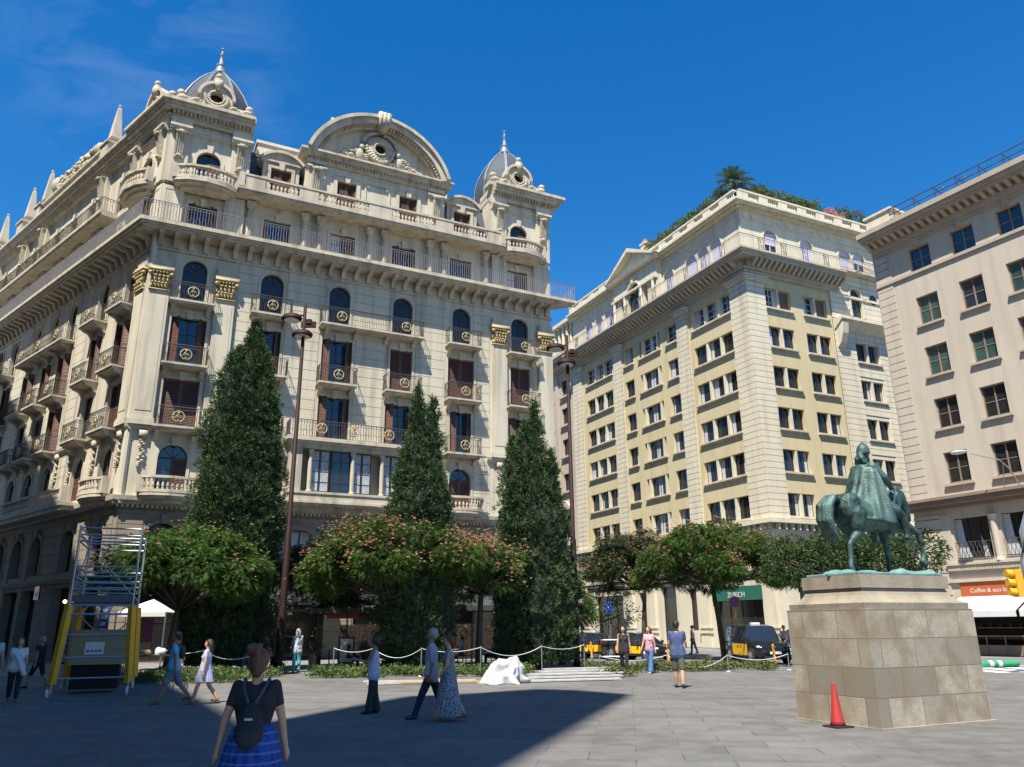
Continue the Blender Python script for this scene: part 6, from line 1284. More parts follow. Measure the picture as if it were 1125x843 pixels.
posts_rope([(-13.2, 27.6), (-10.7, 28.4), (-8.9, 29.2)], 'rope posts at the left bed', 'left bed'); posts_rope([(-6.6, 30.2), (-5.0, 29.2), (-3.2, 28.4), (-1.2, 29.4), (1.0, 30.4), (2.7, 32.0)], 'rope posts at the middle bed', 'middle bed'); posts_rope([(3.1, 30.2), (5.6, 30.4), (7.6, 29.6), (10.0, 30.3)], 'rope posts at the right bed', 'right bed', .3, .6)
def barrier(label, x, y, rz, w_=1.4):
    t = thing('barrier_frame', label, 'barrier', (x, y, 0), rz); mb = MB()
    for sx in (-w_ / 2, w_ / 2): mb.tube([(sx, 0, 0), (sx, 0, 1.0)], .022, 6)
    for z in (.3, 1.0): mb.tube([(-w_ / 2, 0, z), (w_ / 2, 0, z)], .022, 6)
    link('frame', mb.mesh('frame', 'steel'), t)
barrier('low grey barrier frame left of the right lamp post', 1.6, 36.2, R(5)); barrier('grey barrier frame right of the right lamp post', 4.2, 36.4, R(-5))
t = thing('vertical_banner', 'blue and white upright banner outside the dark shops at the left', 'banner', (-18.4, 36.6, 0), R(-20)); mb = MB(); mb.box(-.28, .28, -.02, .02, .15, 3.0); link('panel', mb.mesh('panel', cl('banner_blue', (.08, .09, .3))), t); mb = MB()
for k in range(9): mb.pxz([(-.2, .4 + k * .28), (.14 - .06 * (k % 2), .4 + k * .28), (.18, .56 + k * .28), (-.16, .56 + k * .28)], -.03, -.021)
link('marks', mb.mesh('marks', 'white'), t)
t = thing('postcard_rack', 'dark postcard rack outside the shops at the left', 'rack', (-19.6, 36.3, 0)); mb = MB(); mb.box(-.45, .45, -.2, .2, .2, 1.5); link('frame', mb.mesh('frame', 'dkwood'), t); mb = MB()
for i in range(4):
    for j in range(5): mb.box(-.4 + i * .21, -.23 + i * .21, -.22, -.205, .3 + j * .23, .48 + j * .23)
o = link('cards', mb.mesh('cards', cl('cards', (.3, .3, .42), (.1, .12, .3), 5)), t)
for x in (-.1, .5): 
    pass
for x, y, z, lab in ((-22.4, 44.6, 3.1, 'small warm shop lamp left in the dark shop'), (-21.6, 44.0, 3.1, 'small warm shop lamp right in the dark shop')):
    mb = MB(); mb.ball((0, 0, 0), .1, 8, 6); m_ = M.get('warm') or mat('warm', (1, .7, .35)); M['warm'] = m_; m_.node_tree.nodes['Principled BSDF'].inputs['Emission Color'].default_value = (1, .6, .25, 1); m_.node_tree.nodes['Principled BSDF'].inputs['Emission Strength'].default_value = 4; p = AS.w(-3.6 - (1.0 if x < -22 else 0), -.2, z); thing('shop_lamp', lab, 'lamp', p, me=mb.mesh('shop_lamp', 'warm'))
# ================================================================ people
def V3(*a): return Vector(a)
def person(label, loc, rz, h=1.6, legs=((10, 5), (-12, 8)), arms=((-12, 8, 12), (12, 8, 18)), top=('white', .5), bottom=('trousers', 'black', 1.), shoes='black', hair=('short', 'haird'), skin='skin', vox=None, lean=0, dress=None, fem=False, face=True, extra=None, group=None):
    vox = vox or .0125; t = thing('person', label, 'person', loc, rz, group); b = MB(); sc_ = h
    def P(x, y, z): return V3(x, y, z) * sc_
    sh = .096 if fem else .106; hipw = .056 if fem else .05; J = {}
    for s, (sw, kn) in zip((1, -1), legs):
        a = R(sw); c = R(sw - kn); hp = P(0, s * hipw, .52); k = hp + V3(math.sin(a), 0, -math.cos(a)) * .235 * sc_; an = k + V3(math.sin(c), 0, -math.cos(c)) * .235 * sc_; J['h', s], J['k', s], J['a', s] = hp, k, an
    dz = .045 * sc_ - min(J['a', 1].z, J['a', -1].z)
    for s, (sw, ab, el) in zip((1, -1), arms):
        a, q, e = R(sw), R(ab), R(sw + el); so_ = P(0, s * sh, .815); u = V3(math.sin(a) * math.cos(q), s * math.sin(q), -math.cos(a) * math.cos(q)); d = V3(math.sin(e) * math.cos(q * .6), s * math.sin(q * .6), -math.cos(e) * math.cos(q * .6)); J['s', s] = so_; J['e', s] = so_ + u * .165 * sc_; J['w', s] = J['e', s] + d * .145 * sc_; J['d', s] = d
    lv = R(lean); 
    for k_ in list(J):
        if k_[0] in 'sewd':
            v = J[k_]; piv = V3(0, 0, .52 * sc_) if k_[0] != 'd' else V3(0, 0, 0); v = v - piv; v = V3(v.x * math.cos(lv) + v.z * math.sin(lv), v.y, -v.x * math.sin(lv) + v.z * math.cos(lv)) + piv; J[k_] = v
        if k_[0] != 'd': J[k_] = J[k_] + V3(0, 0, dz)
    def T(x, y, z):    # torso point with lean
        v = P(x, y, z) - V3(0, 0, .52 * sc_); return V3(v.x * math.cos(lv) + v.z * math.sin(lv), v.y, -v.x * math.sin(lv) + v.z * math.cos(lv) + .52 * sc_ + dz)
    r = lambda q: q * sc_
    def torso(m, g):
        for s in (-1, 1):
            m.cap(T(0, s * .042, .525), r(.066 if not fem else .07) + g, T(0, s * .034, .62), r(.052 if not fem else .044) + g, 10); m.cap(T(0, s * .034, .62), r(.052 if not fem else .044) + g, T(.002, s * .05, .735), r(.058) + g, 10); m.cap(T(.002, s * .05, .735), r(.058) + g, T(0, s * .082, .80), r(.036) + g, 10)
            if fem: m.ball(T(.045, s * .04, .73), (r(.032) + g,) * 3, 8, 6)
        m.cap(T(0, 0, .53), r(.075) + g, T(0, 0, .76), r(.066) + g, 10); m.cap(T(0, -.07, .805), r(.03) + g, T(0, .07, .805), r(.03) + g, 8)
    torso(b, 0)
    b.cap(T(-.003, 0, .80), r(.034), T(.006, 0, .875), r(.029), 10)
    hd = T(.008, 0, .935); b.ball(hd, (r(.055), r(.045), r(.062)), 14, 10); b.ball(T(.022, 0, .902), (r(.036), r(.032), r(.034)), 10, 8)
    b.cap(T(.058, 0, .938), r(.006), T(.068, 0, .92), r(.009), 6); b.ball(T(.052, 0, .902), (r(.008), r(.017), r(.007)), 8, 5)
    for s in (-1, 1):
        b.ball(T(-.002, s * .046, .928), (r(.011), r(.006), r(.017)), 6, 5)
        b.cap(J['h', s], r(.05), J['k', s], r(.034), 10); b.cap(J['k', s], r(.034), (J['k', s] + J['a', s]) / 2 - V3(r(.006), 0, 0), r(.031), 10); b.cap((J['k', s] + J['a', s]) / 2 - V3(r(.006), 0, 0), r(.031), J['a', s], r(.02), 10)
        b.cap(J['s', s], r(.031), J['e', s], r(.022), 10); b.cap(J['e', s], r(.022), J['w', s], r(.0145), 10)
        d = J['d', s]; b.cap(J['w', s], r(.015), J['w', s] + d * r(.045), r(.019), 8)
    body = remesh(b, 'body', [skin], vox, 4)
    f = MB()
    for s in (-1, 1):      # five fingers, rooted in the palm and lightly curled
        d = J['d', s].normalized(); fwd = V3(1, 0, 0); fwd = (fwd - d * fwd.dot(d)).normalized(); side = d.cross(fwd).normalized() * -s; base = J['w', s] + d * r(.048)
        for k, L in enumerate((.036, .041, .038, .03)):
            o = base + fwd * r(.0165 - .011 * k); m = o + d * r(L * .55); e = m + (d * .75 + side * (-.5) * s * -1) * r(L * .45); f.tube([o - d * r(.012), o, m, e], [r(.0058), r(.0056), r(.005), r(.0042)], 6)
        o = J['w', s] + d * r(.012) + fwd * r(.014); m = o + (d * .7 + fwd * .75) * r(.022); e = m + (d * .95 + fwd * .15) * r(.022); f.tube([o, m, e], [r(.0075), r(.006), r(.005)], 6)
    fo = [list(v) for v in f.v]; bm = bmesh.new(); bm.from_mesh(body); vs = [bm.verts.new(v) for v in fo]
    for q in f.f:
        try: ff = bm.faces.new([vs[i] for i in q]); ff.smooth = True
        except Exception: pass
    bm.to_mesh(body); bm.free(); link('body', body, t)
    if top:
        m = MB(); torso(m, .009 * sc_ / 1.6); n = top[1]
        for s in (-1, 1):
            if n > 0: e = J['s', s].lerp(J['e', s], min(1, n)); m.cap(J['s', s], r(.033), e, r(.0285 if n < 1 else .025), 10)
            else: m.ball(T(0, s * .075, .80), r(.042), 8, 6)
            if n > 1: m.cap(J['e', s], r(.027), J['e', s].lerp(J['w', s], n - 1), r(.021), 10)
        if len(top) > 2:      # loose hem
            for s in (-1, 1): m.cap(T(0, s * .036, .64), r(.06), T(0, s * .042, .58), r(.076), 10); m.cap(T(0, s * .042, .58), r(.076), T(0, s * .045, top[2]), r(.084), 10)
        link('shirt', remesh(m, 'shirt', [top[0]], vox * .9, 3), t)
    if bottom and bottom[0] in ('trousers', 'shorts'):
        m = MB(); n = bottom[2]; fl = bottom[3] if len(bottom) > 3 else 1.
        for s in (-1, 1):
            m.cap(T(0, s * .042, .53), r(.075), T(0, s * .036, .59), r(.058), 10)
            a, k, an = J['h', s], J['k', s], J['a', s]; e = a.lerp(k, min(1, n * 2)); m.cap(a, r(.06), e, r(.044 if n >= .5 else .052), 10)
            if n > .5: m.cap(k, r(.044), k.lerp(an, (n - .5) * 2), r(.033 * fl), 10)
        link(bottom[0], remesh(m, bottom[0], [bottom[1]], vox * .9, 3), t)
    if bottom and bottom[0] == 'skirt' or dress:
        mt, z0, w0, w1, pl_ = (bottom[1], bottom[2], .07, bottom[3], bottom[4]) if not dress else dress
        zt = .635 if bottom and bottom[0] == 'skirt' else .70; n = 72; m = MB(); vs = []; fs = []; st_ = 12
        cx0 = T(0, 0, zt).x; mid = (J['k', 1].x + J['k', -1].x) / 2; sx = abs(J['k', 1].x - J['k', -1].x) / 2
        for i in range(st_ + 1):
            q = i / st_; z = zt + (z0 - zt) * q; ww = w0 + (w1 - w0) * (q ** .8 if not (bottom and bottom[0] == 'skirt') else q ** .45)
            for j in range(n): a = 2 * math.pi * j / n; p = 1 + pl_ * q * math.sin(a * 18 + .4 * math.sin(a * 5)); vs.append((cx0 * (1 - q) + mid * q + (r(ww * .82) + sx * q * .8) * p * math.cos(a), r(ww * 1.12) * p * math.sin(a), z * sc_ + dz))
        for i in range(st_):
            for j in range(n): fs.append((i * n + j, i * n + (j + 1) % n, (i + 1) * n + (j + 1) % n, (i + 1) * n + j))
        m.add(vs, fs); nm = 'dress' if dress else 'skirt'; link(nm, m.mesh(nm, mt, True), t)
        if dress and not top: m = MB(); torso(m, .01); link('bodice', remesh(m, 'bodice', [mt], vox * .9, 3), t)
    for s in (-1, 1):
        an = J['a', s]; m = MB(); pitch = 0.; m.cap(an + V3(-r(.018), 0, -r(.02)), r(.022), an + V3(r(.085), s * r(.008), -r(.028)), r(.019), 9); m.cap(an + V3(0, 0, -r(.005)), r(.024), an + V3(r(.04), 0, -r(.024)), r(.023), 9); link('shoe', remesh(m, 'shoe', [shoes], .009, 2), t)
    m = MB(); k = hair[0]
    if k != 'bald':
        c = T(-.006, 0, .945)
        m.ball(T(-.01, 0, .95), (r(.061), r(.056), r(.061)), 14, 10); m.ball(T(-.03, 0, .925), (r(.04), r(.046), r(.045)), 10, 8)
        if k == 'long': 
            for s in (-1, 0, 1): m.cap(T(-.04, s * .03, .93), r(.034), T(-.055, s * .036, .83), r(.026), 8)
        if k == 'curly':
            g = random.Random(3)
            for _ in range(26): m.ball(T(-.02 + g.uniform(-.045, .04), g.uniform(-.06, .06), .93 + g.uniform(-.06, .06)), r(g.uniform(.018, .03)), 7, 5)
        if k == 'bun': m.ball(T(-.062, .022, 1.0), (r(.034), r(.038), r(.032)), 10, 8); m.ball(T(-.08, .04, 1.015), r(.016)); m.ball(T(-.085, .0, .985), r(.018)); m.ball(T(-.05, -.012, 1.02), r(.014)); m.cap(T(-.03, 0, .91), r(.044), T(-.035, 0, .885), r(.03))
        me = remesh(m, 'hair', [hair[1]], .009, 2); bmh = bmesh.new(); bmh.from_mesh(me)
        fz = T(.03, 0, .945)
        dl = [v for v in bmh.verts if v.co.x > T(.022, 0, .94).x and v.co.z < T(0, 0, .962).z and k != 'curly']; bmesh.ops.delete(bmh, geom=dl, context='VERTS'); bmh.to_mesh(me); bmh.free(); link('hair', me, t)
    if k in ('cap', 'hat'):
        pass
    if face:
        for s in (-1, 1): m = MB(); m.ball(T(.056, s * .019, .938), (r(.006), r(.008), r(.005)), 8, 6); link('eye', m.mesh('eye', 'black', True), t)
        m = MB(); m.ball(T(.0585, 0, .9015), (r(.004), r(.014), r(.0035)), 8, 5); link('mouth', m.mesh('mouth', cl('lips', (.32, .10, .08)), True), t)
    return t, J, T, r
WH = cl('white_cloth', (.68, .68, .70)); NV = cl('navy_cloth', (.02, .025, .05)); BK = cl('black_cloth', (.014, .014, .016), (.022, .022, .026), 9); LB = cl('light_blue_cloth', (.16, .42, .62)); GS = cl('grey_blue_cloth', (.16, .2, .26)); LV = cl('lavender_cloth', (.46, .42, .52)); JN = cl('denim', (.05, .12, .28), (.09, .17, .34), 12); BL2 = cl('blue_tee', (.06, .09, .20)); CM = cl('camo_cloth', (.07, .07, .05), (.12, .115, .09), 9); PK = cl('pink_cloth', (.62, .16, .22), (.7, .45, .45), 14); TQ = cl('turquoise_cloth', (.08, .42, .50)); GW = cl('grey_white_cloth', (.5, .52, .58)); KH = cl('khaki_cloth', (.3, .27, .2)); RB = cl('royal_blue_cloth', (.03, .09, .45)); DO = mat('dotted_cloth', (.025, .025, .045), .8, (.42, .42, .45), 55, .5, coord='O', detail=1.); M['dotted_cloth'] = DO; SH = cl('sandal', (.2, .12, .07)); SW = cl('white_shoe', (.6, .6, .58))
WD_ = cl('pale_blue_dress', (.50, .52, .68))
# blue checked pleated skirt
ck = bpy.data.materials.new('blue_check'); ck.use_nodes = True; N_ = ck.node_tree.nodes; L_N = ck.node_tree.links; tc = N_.new('ShaderNodeTexCoord'); col = None
prev = (.015, .055, .27, 1)
for ax, rotz, sc__ in (('X', R(0), 14.), ('Z', 0, 14.)):
    wv = N_.new('ShaderNodeTexWave'); wv.bands_direction = ax; wv.inputs['Scale'].default_value = sc__ / 3; L_N.new(tc.outputs['Object'], wv.inputs[0]); mr_ = N_.new('ShaderNodeMapRange'); mr_.inputs[1].default_value = .8; mr_.inputs[2].default_value = .95; L_N.new(wv.outputs['Fac'], mr_.inputs[0]); mx = N_.new('ShaderNodeMix'); mx.data_type = 'RGBA'; L_N.new(mr_.outputs[0], mx.inputs[0])
    if isinstance(prev, tuple): mx.inputs[6].default_value = prev
    else: L_N.new(prev, mx.inputs[6])
    mx.inputs[7].default_value = (.012, .03, .16, 1) if ax == 'X' else (.06, .14, .40, 1); prev = mx.outputs[2]
L_N.new(prev, N_['Principled BSDF'].inputs['Base Color']); N_['Principled BSDF'].inputs['Roughness'].default_value = .8; M['blue_check'] = ck
# 1 foreground woman, walking away
t, J, T, r = person('woman in black tee with hair in a bun walking away, nearest to the viewer', (-2.02, 6.55, 0), R(96), 1.475, legs=((16, 4), (-14, 10)), arms=((-6, 17, 8), (4, 15, 10)), top=(BK, .55), bottom=('skirt', ck, .30, .155, .10), shoes=SW, hair=('bun', 'hairb'), vox=.0075, fem=True)
bp = thing('backpack', 'black drawstring backpack worn by the woman in the black tee', 'backpack', (-2.02, 6.55, 0), R(96)); m = MB(); m.ball(T(-.115, 0, .60), (r(.045), r(.075), r(.07)), 14, 10); m.ball(T(-.105, 0, .66), (r(.038), r(.064), r(.075)), 14, 10); m.ball(T(-.10, 0, .715), (r(.025), r(.035), r(.03)), 10, 8); link('bag', remesh(m, 'bag', [BK], .008, 3), bp)
pk = MB(); pk.ball(T(-.155, 0, .575), (r(.018), r(.055), r(.045)), 12, 8); link('pocket', pk.mesh('pocket', cl('dark_nylon', (.03, .03, .034)), True), bp)
for s in (-1, 1): m = MB(); m.tube([T(-.10, s * .012, .725), T(-.078, s * .04, .78), T(-.05, s * .058, .825), T(0, s * .062, .85), T(.05, s * .062, .82)], r(.009), 6); link('strap', m.mesh('strap', cl('strap_grey', (.07, .07, .08)), True), bp)
lg = MB(); lg.box(-.03, .03, -.004, 0, -.008, .008); lo_ = link('logo', lg.mesh('logo', 'plank'), bp, T(-.148, 0, .665), R(-90))
m = MB(); wj = J['w', -1]; m.tube([wj + V3(-.02, 0, .0), wj + V3(0, -.02, 0), wj + V3(.02, 0, 0), wj + V3(0, .02, 0), wj + V3(-.02, 0, 0)], .004, 5); link('wristband', m.mesh('wristband', BK), t)
# the others
person('woman in white tee and black trousers carrying a white cloth, far left', (-12.0, 20.0, 0), R(-60), 1.47, legs=((14, 3), (-10, 16)), arms=((10, 8, 60), (-8, 8, 30)), top=(WH, .5, .53), bottom=('trousers', BK, .97), shoes=SH, hair=('long', 'hairb'), fem=True)
cth = MB(); g = random.Random(8)
for k in range(8): cth.ball((.02 * k, .01 * k, -.05 * k), (.07, .05, .06), 8, 6)
thing('white_cloth', 'white cloth carried by the woman at the far left', 'cloth', (-11.87, 19.78, .98), 0, me=remesh(cth, 'white_cloth', [WH], .015, 3))
person('pale blue shirted person cut off by the left edge of the photo', (-12.85, 20.35, 0), R(-50), 1.6, top=(cl('pale_shirt', (.4, .5, .62)), .5), bottom=('trousers', KH, .95), shoes=SH, arms=((4, 8, 14), (-5, 8, 10)))
person('person in dark clothes passing behind the woman in white tee', (-14.0, 24.4, 0), R(170), 1.5, legs=((26, 8), (-20, 24)), top=(BK, .5), bottom=('shorts', BK, .55), shoes='black', hair=('short', 'hairg'))
t, J, T, r = person('man in light blue tee and grey shorts walking left, near the scaffold', (-7.75, 18.9, 0), R(188), 1.6, legs=((22, 4), (-20, 22)), arms=((-14, 6, 8), (10, 8, 20)), top=(LB, .5, .53), bottom=('shorts', GS, .46), shoes=SH, skin='skin2', hair=('short', 'haird'))
bp = thing('backpack', 'navy backpack on the back of the man in light blue', 'backpack', (-7.75, 18.9, 0), R(188)); m = MB(); m.ball(T(-.09, 0, .72), (r(.045), r(.07), r(.09)), 12, 9); link('bag', remesh(m, 'bag', [NV], .012, 3), bp)
for s in (-1, 1): m = MB(); m.tube([T(-.07, s * .05, .79), T(-.02, s * .06, .85), T(.05, s * .055, .81), T(.06, s * .05, .72), T(-.03, s * .07, .64)], r(.009), 6); link('strap', m.mesh('strap', NV, True), bp)
person('woman in a pale lavender dress walking beside the man in light blue', (-7.02, 18.85, 0), R(185), 1.42, legs=((20, 4), (-18, 18)), arms=((-8, 10, 10), (12, 8, 14)), top=(WD_, .5), bottom=None, dress=(WD_, .36, .075, .105, .05), shoes=SH, hair=('long', 'haird'), fem=True, lean=-3)
person('woman in white sleeveless top and wide dark trousers facing left', (-2.8, 16.55, 0), R(185), 1.43, legs=((6, 0), (-5, 3)), arms=((30, 4, 75), (8, 6, 30)), top=(cl('lilac_white', (.55, .55, .68)), 0, .49), bottom=('trousers', cl('charcoal', (.03, .035, .035)), .98, 1.7), shoes='black', hair=('curly', 'haird'), skin='skin2', fem=True)
t, J, T, r = person('man in lavender shirt and dark trousers striding left, beside the dotted dress', (-1.55, 15.5, 0), R(182), 1.64, legs=((24, 4), (-18, 14)), arms=((-6, 6, 14), (-10, 6, 16)), top=(LV, 1.0, .50), bottom=('trousers', NV, .98), shoes='black', hair=('short', 'hairg'), skin='skin2')
w_ = J['w', 1]; can = MB(); can.tube([(0, 0, -.05), (0, 0, .06)], .034, 12); th = R(182); thing('drink_can', 'red can in the hand of the man in lavender shirt', 'can', (-1.55 + w_.x * math.cos(th) - w_.y * math.sin(th) - .05, 15.5 + w_.x * math.sin(th) + w_.y * math.cos(th) - .02, w_.z - .06), 0, me=can.mesh('drink_can', 'tail'))
person('woman in a long black and white dotted dress walking left', (-1.2, 15.12, 0), R(184), 1.5, legs=((20, 3), (-18, 14)), arms=((8, 8, 30), (-14, 10, 20)), top=(DO, .35), bottom=None, dress=(DO, .09, .075, .13, .05), shoes=SH, hair=('short', 'hairb'), fem=True)
person('woman in turquoise trousers and a grey hooded top, back turned by the potted shrubs', (-8.4, 31.9, 0), R(110), 1.6, legs=((4, 0), (-5, 2)), arms=((20, 6, 40), (24, 6, 50)), top=(GW, 1.6, .48), bottom=('trousers', TQ, .97, 1.2), shoes=NV, hair=('long', 'hairg'), fem=True)
person('person in royal blue shirt half hidden behind the nearest woman', (-10.1, 31.0, 0), R(200), 1.5, top=(RB, .8), bottom=('trousers', GS, .97), shoes='black')
person('woman all in black with white trainers walking towards the viewer', (3.8, 28.7, 0), R(-105), 1.6, legs=((12, 2), (-10, 14)), arms=((-10, 10, 12), (8, 10, 14)), top=(BK, 0, .48), bottom=('trousers', BK, .94), shoes=SW, hair=('long', 'haird'), fem=True)
person('woman in pink top and wide blue jeans walking towards the viewer', (4.75, 29.1, 0), R(-125), 1.58, legs=((14, 2), (-12, 12)), arms=((-6, 10, 8), (12, 10, 16)), top=(PK, .2), bottom=('trousers', JN, .98, 1.9), shoes=SW, hair=('long', 'hairb'), fem=True)
person('man in blue tee and camouflage shorts walking away', (4.4, 22.3, 0), R(80), 1.73, legs=((8, 2), (-8, 10)), arms=((10, 8, 60), (14, 8, 60)), top=(BL2, .55, .49), bottom=('shorts', CM, .48), shoes='black', hair=('short', 'haird'))
person('person with a white top and dark bag by the doorway of the ochre block', (10.3, 47.5, 0), R(150), 1.6, top=(WH, .5), bottom=('trousers', cl('purple_grey', (.12, .11, .2)), .97), shoes='black')
person('person in pale pink top standing behind the van taxi, left of the pair', (13.0, 39.6, 0), R(-90), 1.55, top=(cl('pale_pink', (.6, .42, .42)), .5), bottom=('trousers', JN, .97), hair=('short', 'hairb'))
person('person in white top standing behind the van taxi, right of the pair', (13.6, 40.3, 0), R(-120), 1.6, top=(WH, .5), bottom=('trousers', BK, .97))
for k, (x, y, rz, mt, lb) in enumerate(((-2.3, 36.0, 180, LB, 'seated customer in a light blue shirt at the terrace table'), (-.85, 34.9, 180, LV, 'seated customer in a lavender top near the white bag'), (-3.55, 36.1, 0, cl('maroon', (.2, .05, .05)), 'seated customer in a dark red top behind the dotted dress'), (-6.8, 34.0, 0, BK, 'seated customer in black under the left charcoal parasol'))):
    person(lb, (x, y, 0), R(rz), 1.55, legs=((88, 88), (84, 84)), arms=((20, 6, 60), (24, 6, 60)), top=(mt, .5), bottom=('trousers', NV, .97), vox=.016)
person('person standing at the terrace edge right of the right cypress', (3.2, 38.6, 0), R(200), 1.6, top=(WH, .6), bottom=('trousers', GS, .97), vox=.015)
# ================================================================ vehicles
def wheel(root, x, y, rad, s):
    m = MB(); m.tube([(x, y - s * .17, rad), (x, y - s * .015, rad), (x, y, rad)], [rad, rad, rad * .92], 20); w0 = link('wheel', m.mesh('wheel', 'rub', True), root); m = MB(); m.tube([(x, y, rad), (x, y + s * .012, rad)], [rad * .66, rad * .6], 16)
    for k in range(5): a = 2 * math.pi * k / 5; m.tube([(x, y + s * .012, rad), (x + rad * .6 * math.cos(a), y + s * .012, rad + rad * .6 * math.sin(a))], .03, 4)
    link('rim', m.mesh('rim', 'steel'), w0)
def loft(sec, ring):
    vs = []; fs = []
    for s_ in sec:
        h_ = ring(*s_); full = [(s_[0], y, z) for y, z in h_] + [(s_[0], -y, z) for y, z in h_[::-1]]; vs += full
    n = len(full)
    for i in range(len(sec) - 1):
        for k in range(n): fs.append((i * n + k, i * n + (k + 1) % n, (i + 1) * n + (k + 1) % n, (i + 1) * n + k))
    fs += [tuple(range(n))[::-1], tuple(range((len(sec) - 1) * n, len(sec) * n))]; return vs, fs, n
def car(label, loc, rz, van=False, taxi=True, name='taxi', cat='taxi', col='carb'):
    t = thing(name, label, cat, loc, rz); S = .92
    if van: body = [(-2.05, .4, .95, .72), (-1.98, .28, 1.0, .82), (-1.3, .24, 1.02, .87), (0, .24, 1.0, .88), (.9, .24, .98, .88), (1.35, .24, .97, .87), (1.75, .26, .92, .83), (2.0, .3, .8, .74), (2.1, .36, .66, .62)]; gh = [(-2.0, .98, 1.05, .74, .7), (-1.9, .99, 1.66, .8, .66), (-1.2, 1.0, 1.72, .85, .68), (.1, .99, 1.72, .86, .68), (.55, .98, 1.66, .86, .66), (1.25, .97, 1.0, .84, .62)]
    else: body = [(-2.1, .45, .86, .62), (-2.02, .3, .93, .76), (-1.4, .22, .9, .83), (0, .22, .86, .84), (.9, .22, .84, .84), (1.5, .24, .78, .81), (1.9, .28, .66, .74), (2.08, .35, .55, .6)]; gh = [(-1.75, .88, .92, .72, .6), (-1.2, .88, 1.24, .78, .56), (-.5, .87, 1.38, .8, .56), (.1, .86, 1.37, .8, .56), (.45, .85, 1.28, .8, .58), (1.15, .82, .86, .78, .64)]
    vs, fs, n = loft([tuple(v * S for v in b) for b in body], lambda x, zb, zt, w: [(w * .86, zb), (w, zb + .1), (w, zt - .13), (w * .965, zt - .04), (w * .86, zt), (0, zt + .03)]); m = MB(); m.add(vs, fs); link('body', m.mesh('body', col, True), t)
    vs, fs, n = loft([tuple(v * S for v in b) for b in gh], lambda x, zb, zt, w, wt: [(w, zb - .04), (wt + .05, zt - .07), (wt, zt - .02), (wt * .8, zt), (0, zt + .012)]); m = MB(); m.add(vs, fs); m.m = [0 if (k % n) in (0, n - 2, n - 1) or True else 0 for k in range(len(fs))]
    g2 = []; ns = len(gh)
    for k, f_ in enumerate(fs):
        i, j = divmod(k, n)
        if k >= (ns - 1) * n: g2.append(0)
        elif j in (1, 2, 3, 4, 5, 6, 7) and 1 <= i <= ns - 3: g2.append(1)
        else: g2.append(0)
    m.m = g2; link('cabin', m.mesh('cabin', ['carg', col]), t)
    W_ = (.88 if van else .84) * S
    for s in (-1, 1):
        for xx in (-1.28, 1.32): 
            m = MB(); m.tube([(xx * S, s * (W_ - .1), .31), (xx * S, s * (W_ + .004), .31)], .355, 20); link('wheel_arch', m.mesh('wheel_arch', 'rub'), t); wheel(t, xx * S, s * (W_ + .012), .30, s)
        if taxi:
            for x0, x1 in ((-.86, .02), (.06, .93)):
                m = MB(); zt = (1.0 if van else .86) * S - .13; a, b = x0 * S, x1 * S; P_ = [(a + .06, .34), (b - (.02 if x0 > 0 else .04), .34), (b, .5), (b, zt), (a, zt), (a, .48)]
                y0, y1 = s * (W_ - .01), s * (W_ + .01); m.pxz(P_, min(y0, y1), max(y0, y1)); d_ = link('door', m.mesh('door', 'taxiy'), t); m = MB(); m.box(b - .2, b - .06, min(y1, y1 + s * .02), max(y1, y1 + s * .02), zt - .1, zt - .07) if x0 < 0 else m.box(a + .06, a + .2, min(y1, y1 + s * .02), max(y1, y1 + s * .02), zt - .1, zt - .07); link('handle', m.mesh('handle', 'black'), d_)
        for px_ in ((-1.15, -.42, .1, .0), ) if 0 else (-.42,):
            m = MB(); zb, zt = (1.0, 1.66) if van else (.86, 1.3); m.tube([(px_ * S, s * (W_ - .03), zb * S - .02), (px_ * S, s * ((.70 if van else .6) * S + .02), zt * S - .04)], .03, 5); link('pillar', m.mesh('pillar', col), t)
        m = MB(); m.ball((.82 * S, s * (W_ + .1), (1.06 if van else .93) * S), (.07, .1, .07), 8, 6); link('mirror', m.mesh('mirror', col, True), t)
        fx = (1.93 if van else 1.86) * S; m = MB(); m.ball((fx - .05, s * W_ * .72, (.74 if van else .6) * S), (.14, .17, .075), 10, 6); link('headlight', m.mesh('headlight', 'lamp', True), t)
        m = MB(); m.box(-2.03 * S, -1.99 * S, min(s * .58, s * .7), max(s * .58, s * .7), .7 * S, .95 * S); link('tail_light', m.mesh('tail_light', 'tail'), t)
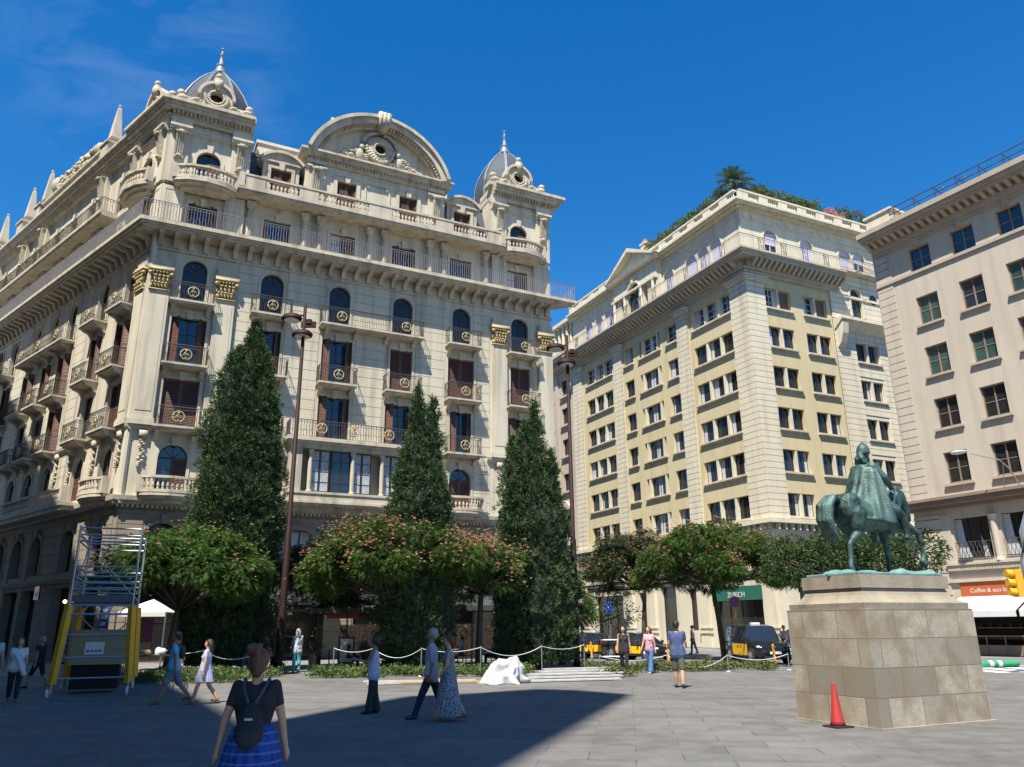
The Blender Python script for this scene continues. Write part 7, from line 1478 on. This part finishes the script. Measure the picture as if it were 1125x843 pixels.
    fx = (2.1 if van else 2.08) * S; m = MB(); m.box(fx - .03, fx + .015, -.25, .25, .4, .5); link('number_plate', m.mesh('number_plate', 'white'), t); m = MB(); m.box(fx - .08, fx - .005, -.5, .5, .26 if van else .28, .36 if van else .38); link('grille', m.mesh('grille', 'rub'), t)
    if van: m = MB(); m.tube([(fx - .12, 0, .66), (fx - .03, 0, .65)], .06, 14); link('badge', m.mesh('badge', 'steel'), t); m = MB(); m.add([(.80 * S, .15, 1.36 * S), (.80 * S, .38, 1.36 * S), (.71 * S, .38, 1.47 * S), (.71 * S, .15, 1.47 * S)], [(0, 1, 2, 3)])
    if taxi: m = MB(); m.box(-.12, .08, -.2, .2, (1.72 if van else 1.37) * S + .0, (1.72 if van else 1.37) * S + .1); link('roof_light', m.mesh('roof_light', 'white'), t)
    return t
car('black and yellow van taxi parked facing the viewer under the silk tree', (10.75, 36.6, 0), R(-84), True, name='van_taxi')
car('nearer of the two low black and yellow taxis', (6.0, 39.9, 0), R(-52)); car('farther of the two low black and yellow taxis, right of the lamp post', (4.3, 43.2, 0), R(-40))
car('black car mostly hidden behind the left side of the pedestal', (13.55, 35.0, 0), R(-92), True, False, 'parked_car', 'car')
t = thing('scooter', 'teal and white motor scooter parked right of the van taxi', 'scooter', (12.05, 36.0, 0), R(-80)); m = MB(); m.cap((-.45, 0, .55), .14, (-.1, 0, .5), .12); m.cap((-.1, 0, .32), .08, (.35, 0, .34), .07); m.cap((.4, 0, .35), .08, (.5, 0, .85), .07); link('body', remesh(m, 'body', [cl('teal_paint', (.12, .4, .38))], .015, 3), t)
for x in (-.5, .6): m = MB(); m.tube([(x, -.05, .24), (x, .05, .24)], .24, 18); link('wheel', m.mesh('wheel', 'rub'), t)
m = MB(); m.tube([(.48, -.3, .98), (.5, 0, .92), (.48, .3, .98)], .02, 6); link('handlebar', m.mesh('handlebar', 'black'), t); m = MB(); m.ball((-.3, 0, .7), (.34, .13, .06), 10, 6); link('seat', m.mesh('seat', 'black', True), t); m = MB(); m.ball((.58, 0, .62), (.08, .16, .22), 10, 8); link('front_shield', m.mesh('front_shield', 'white', True), t)
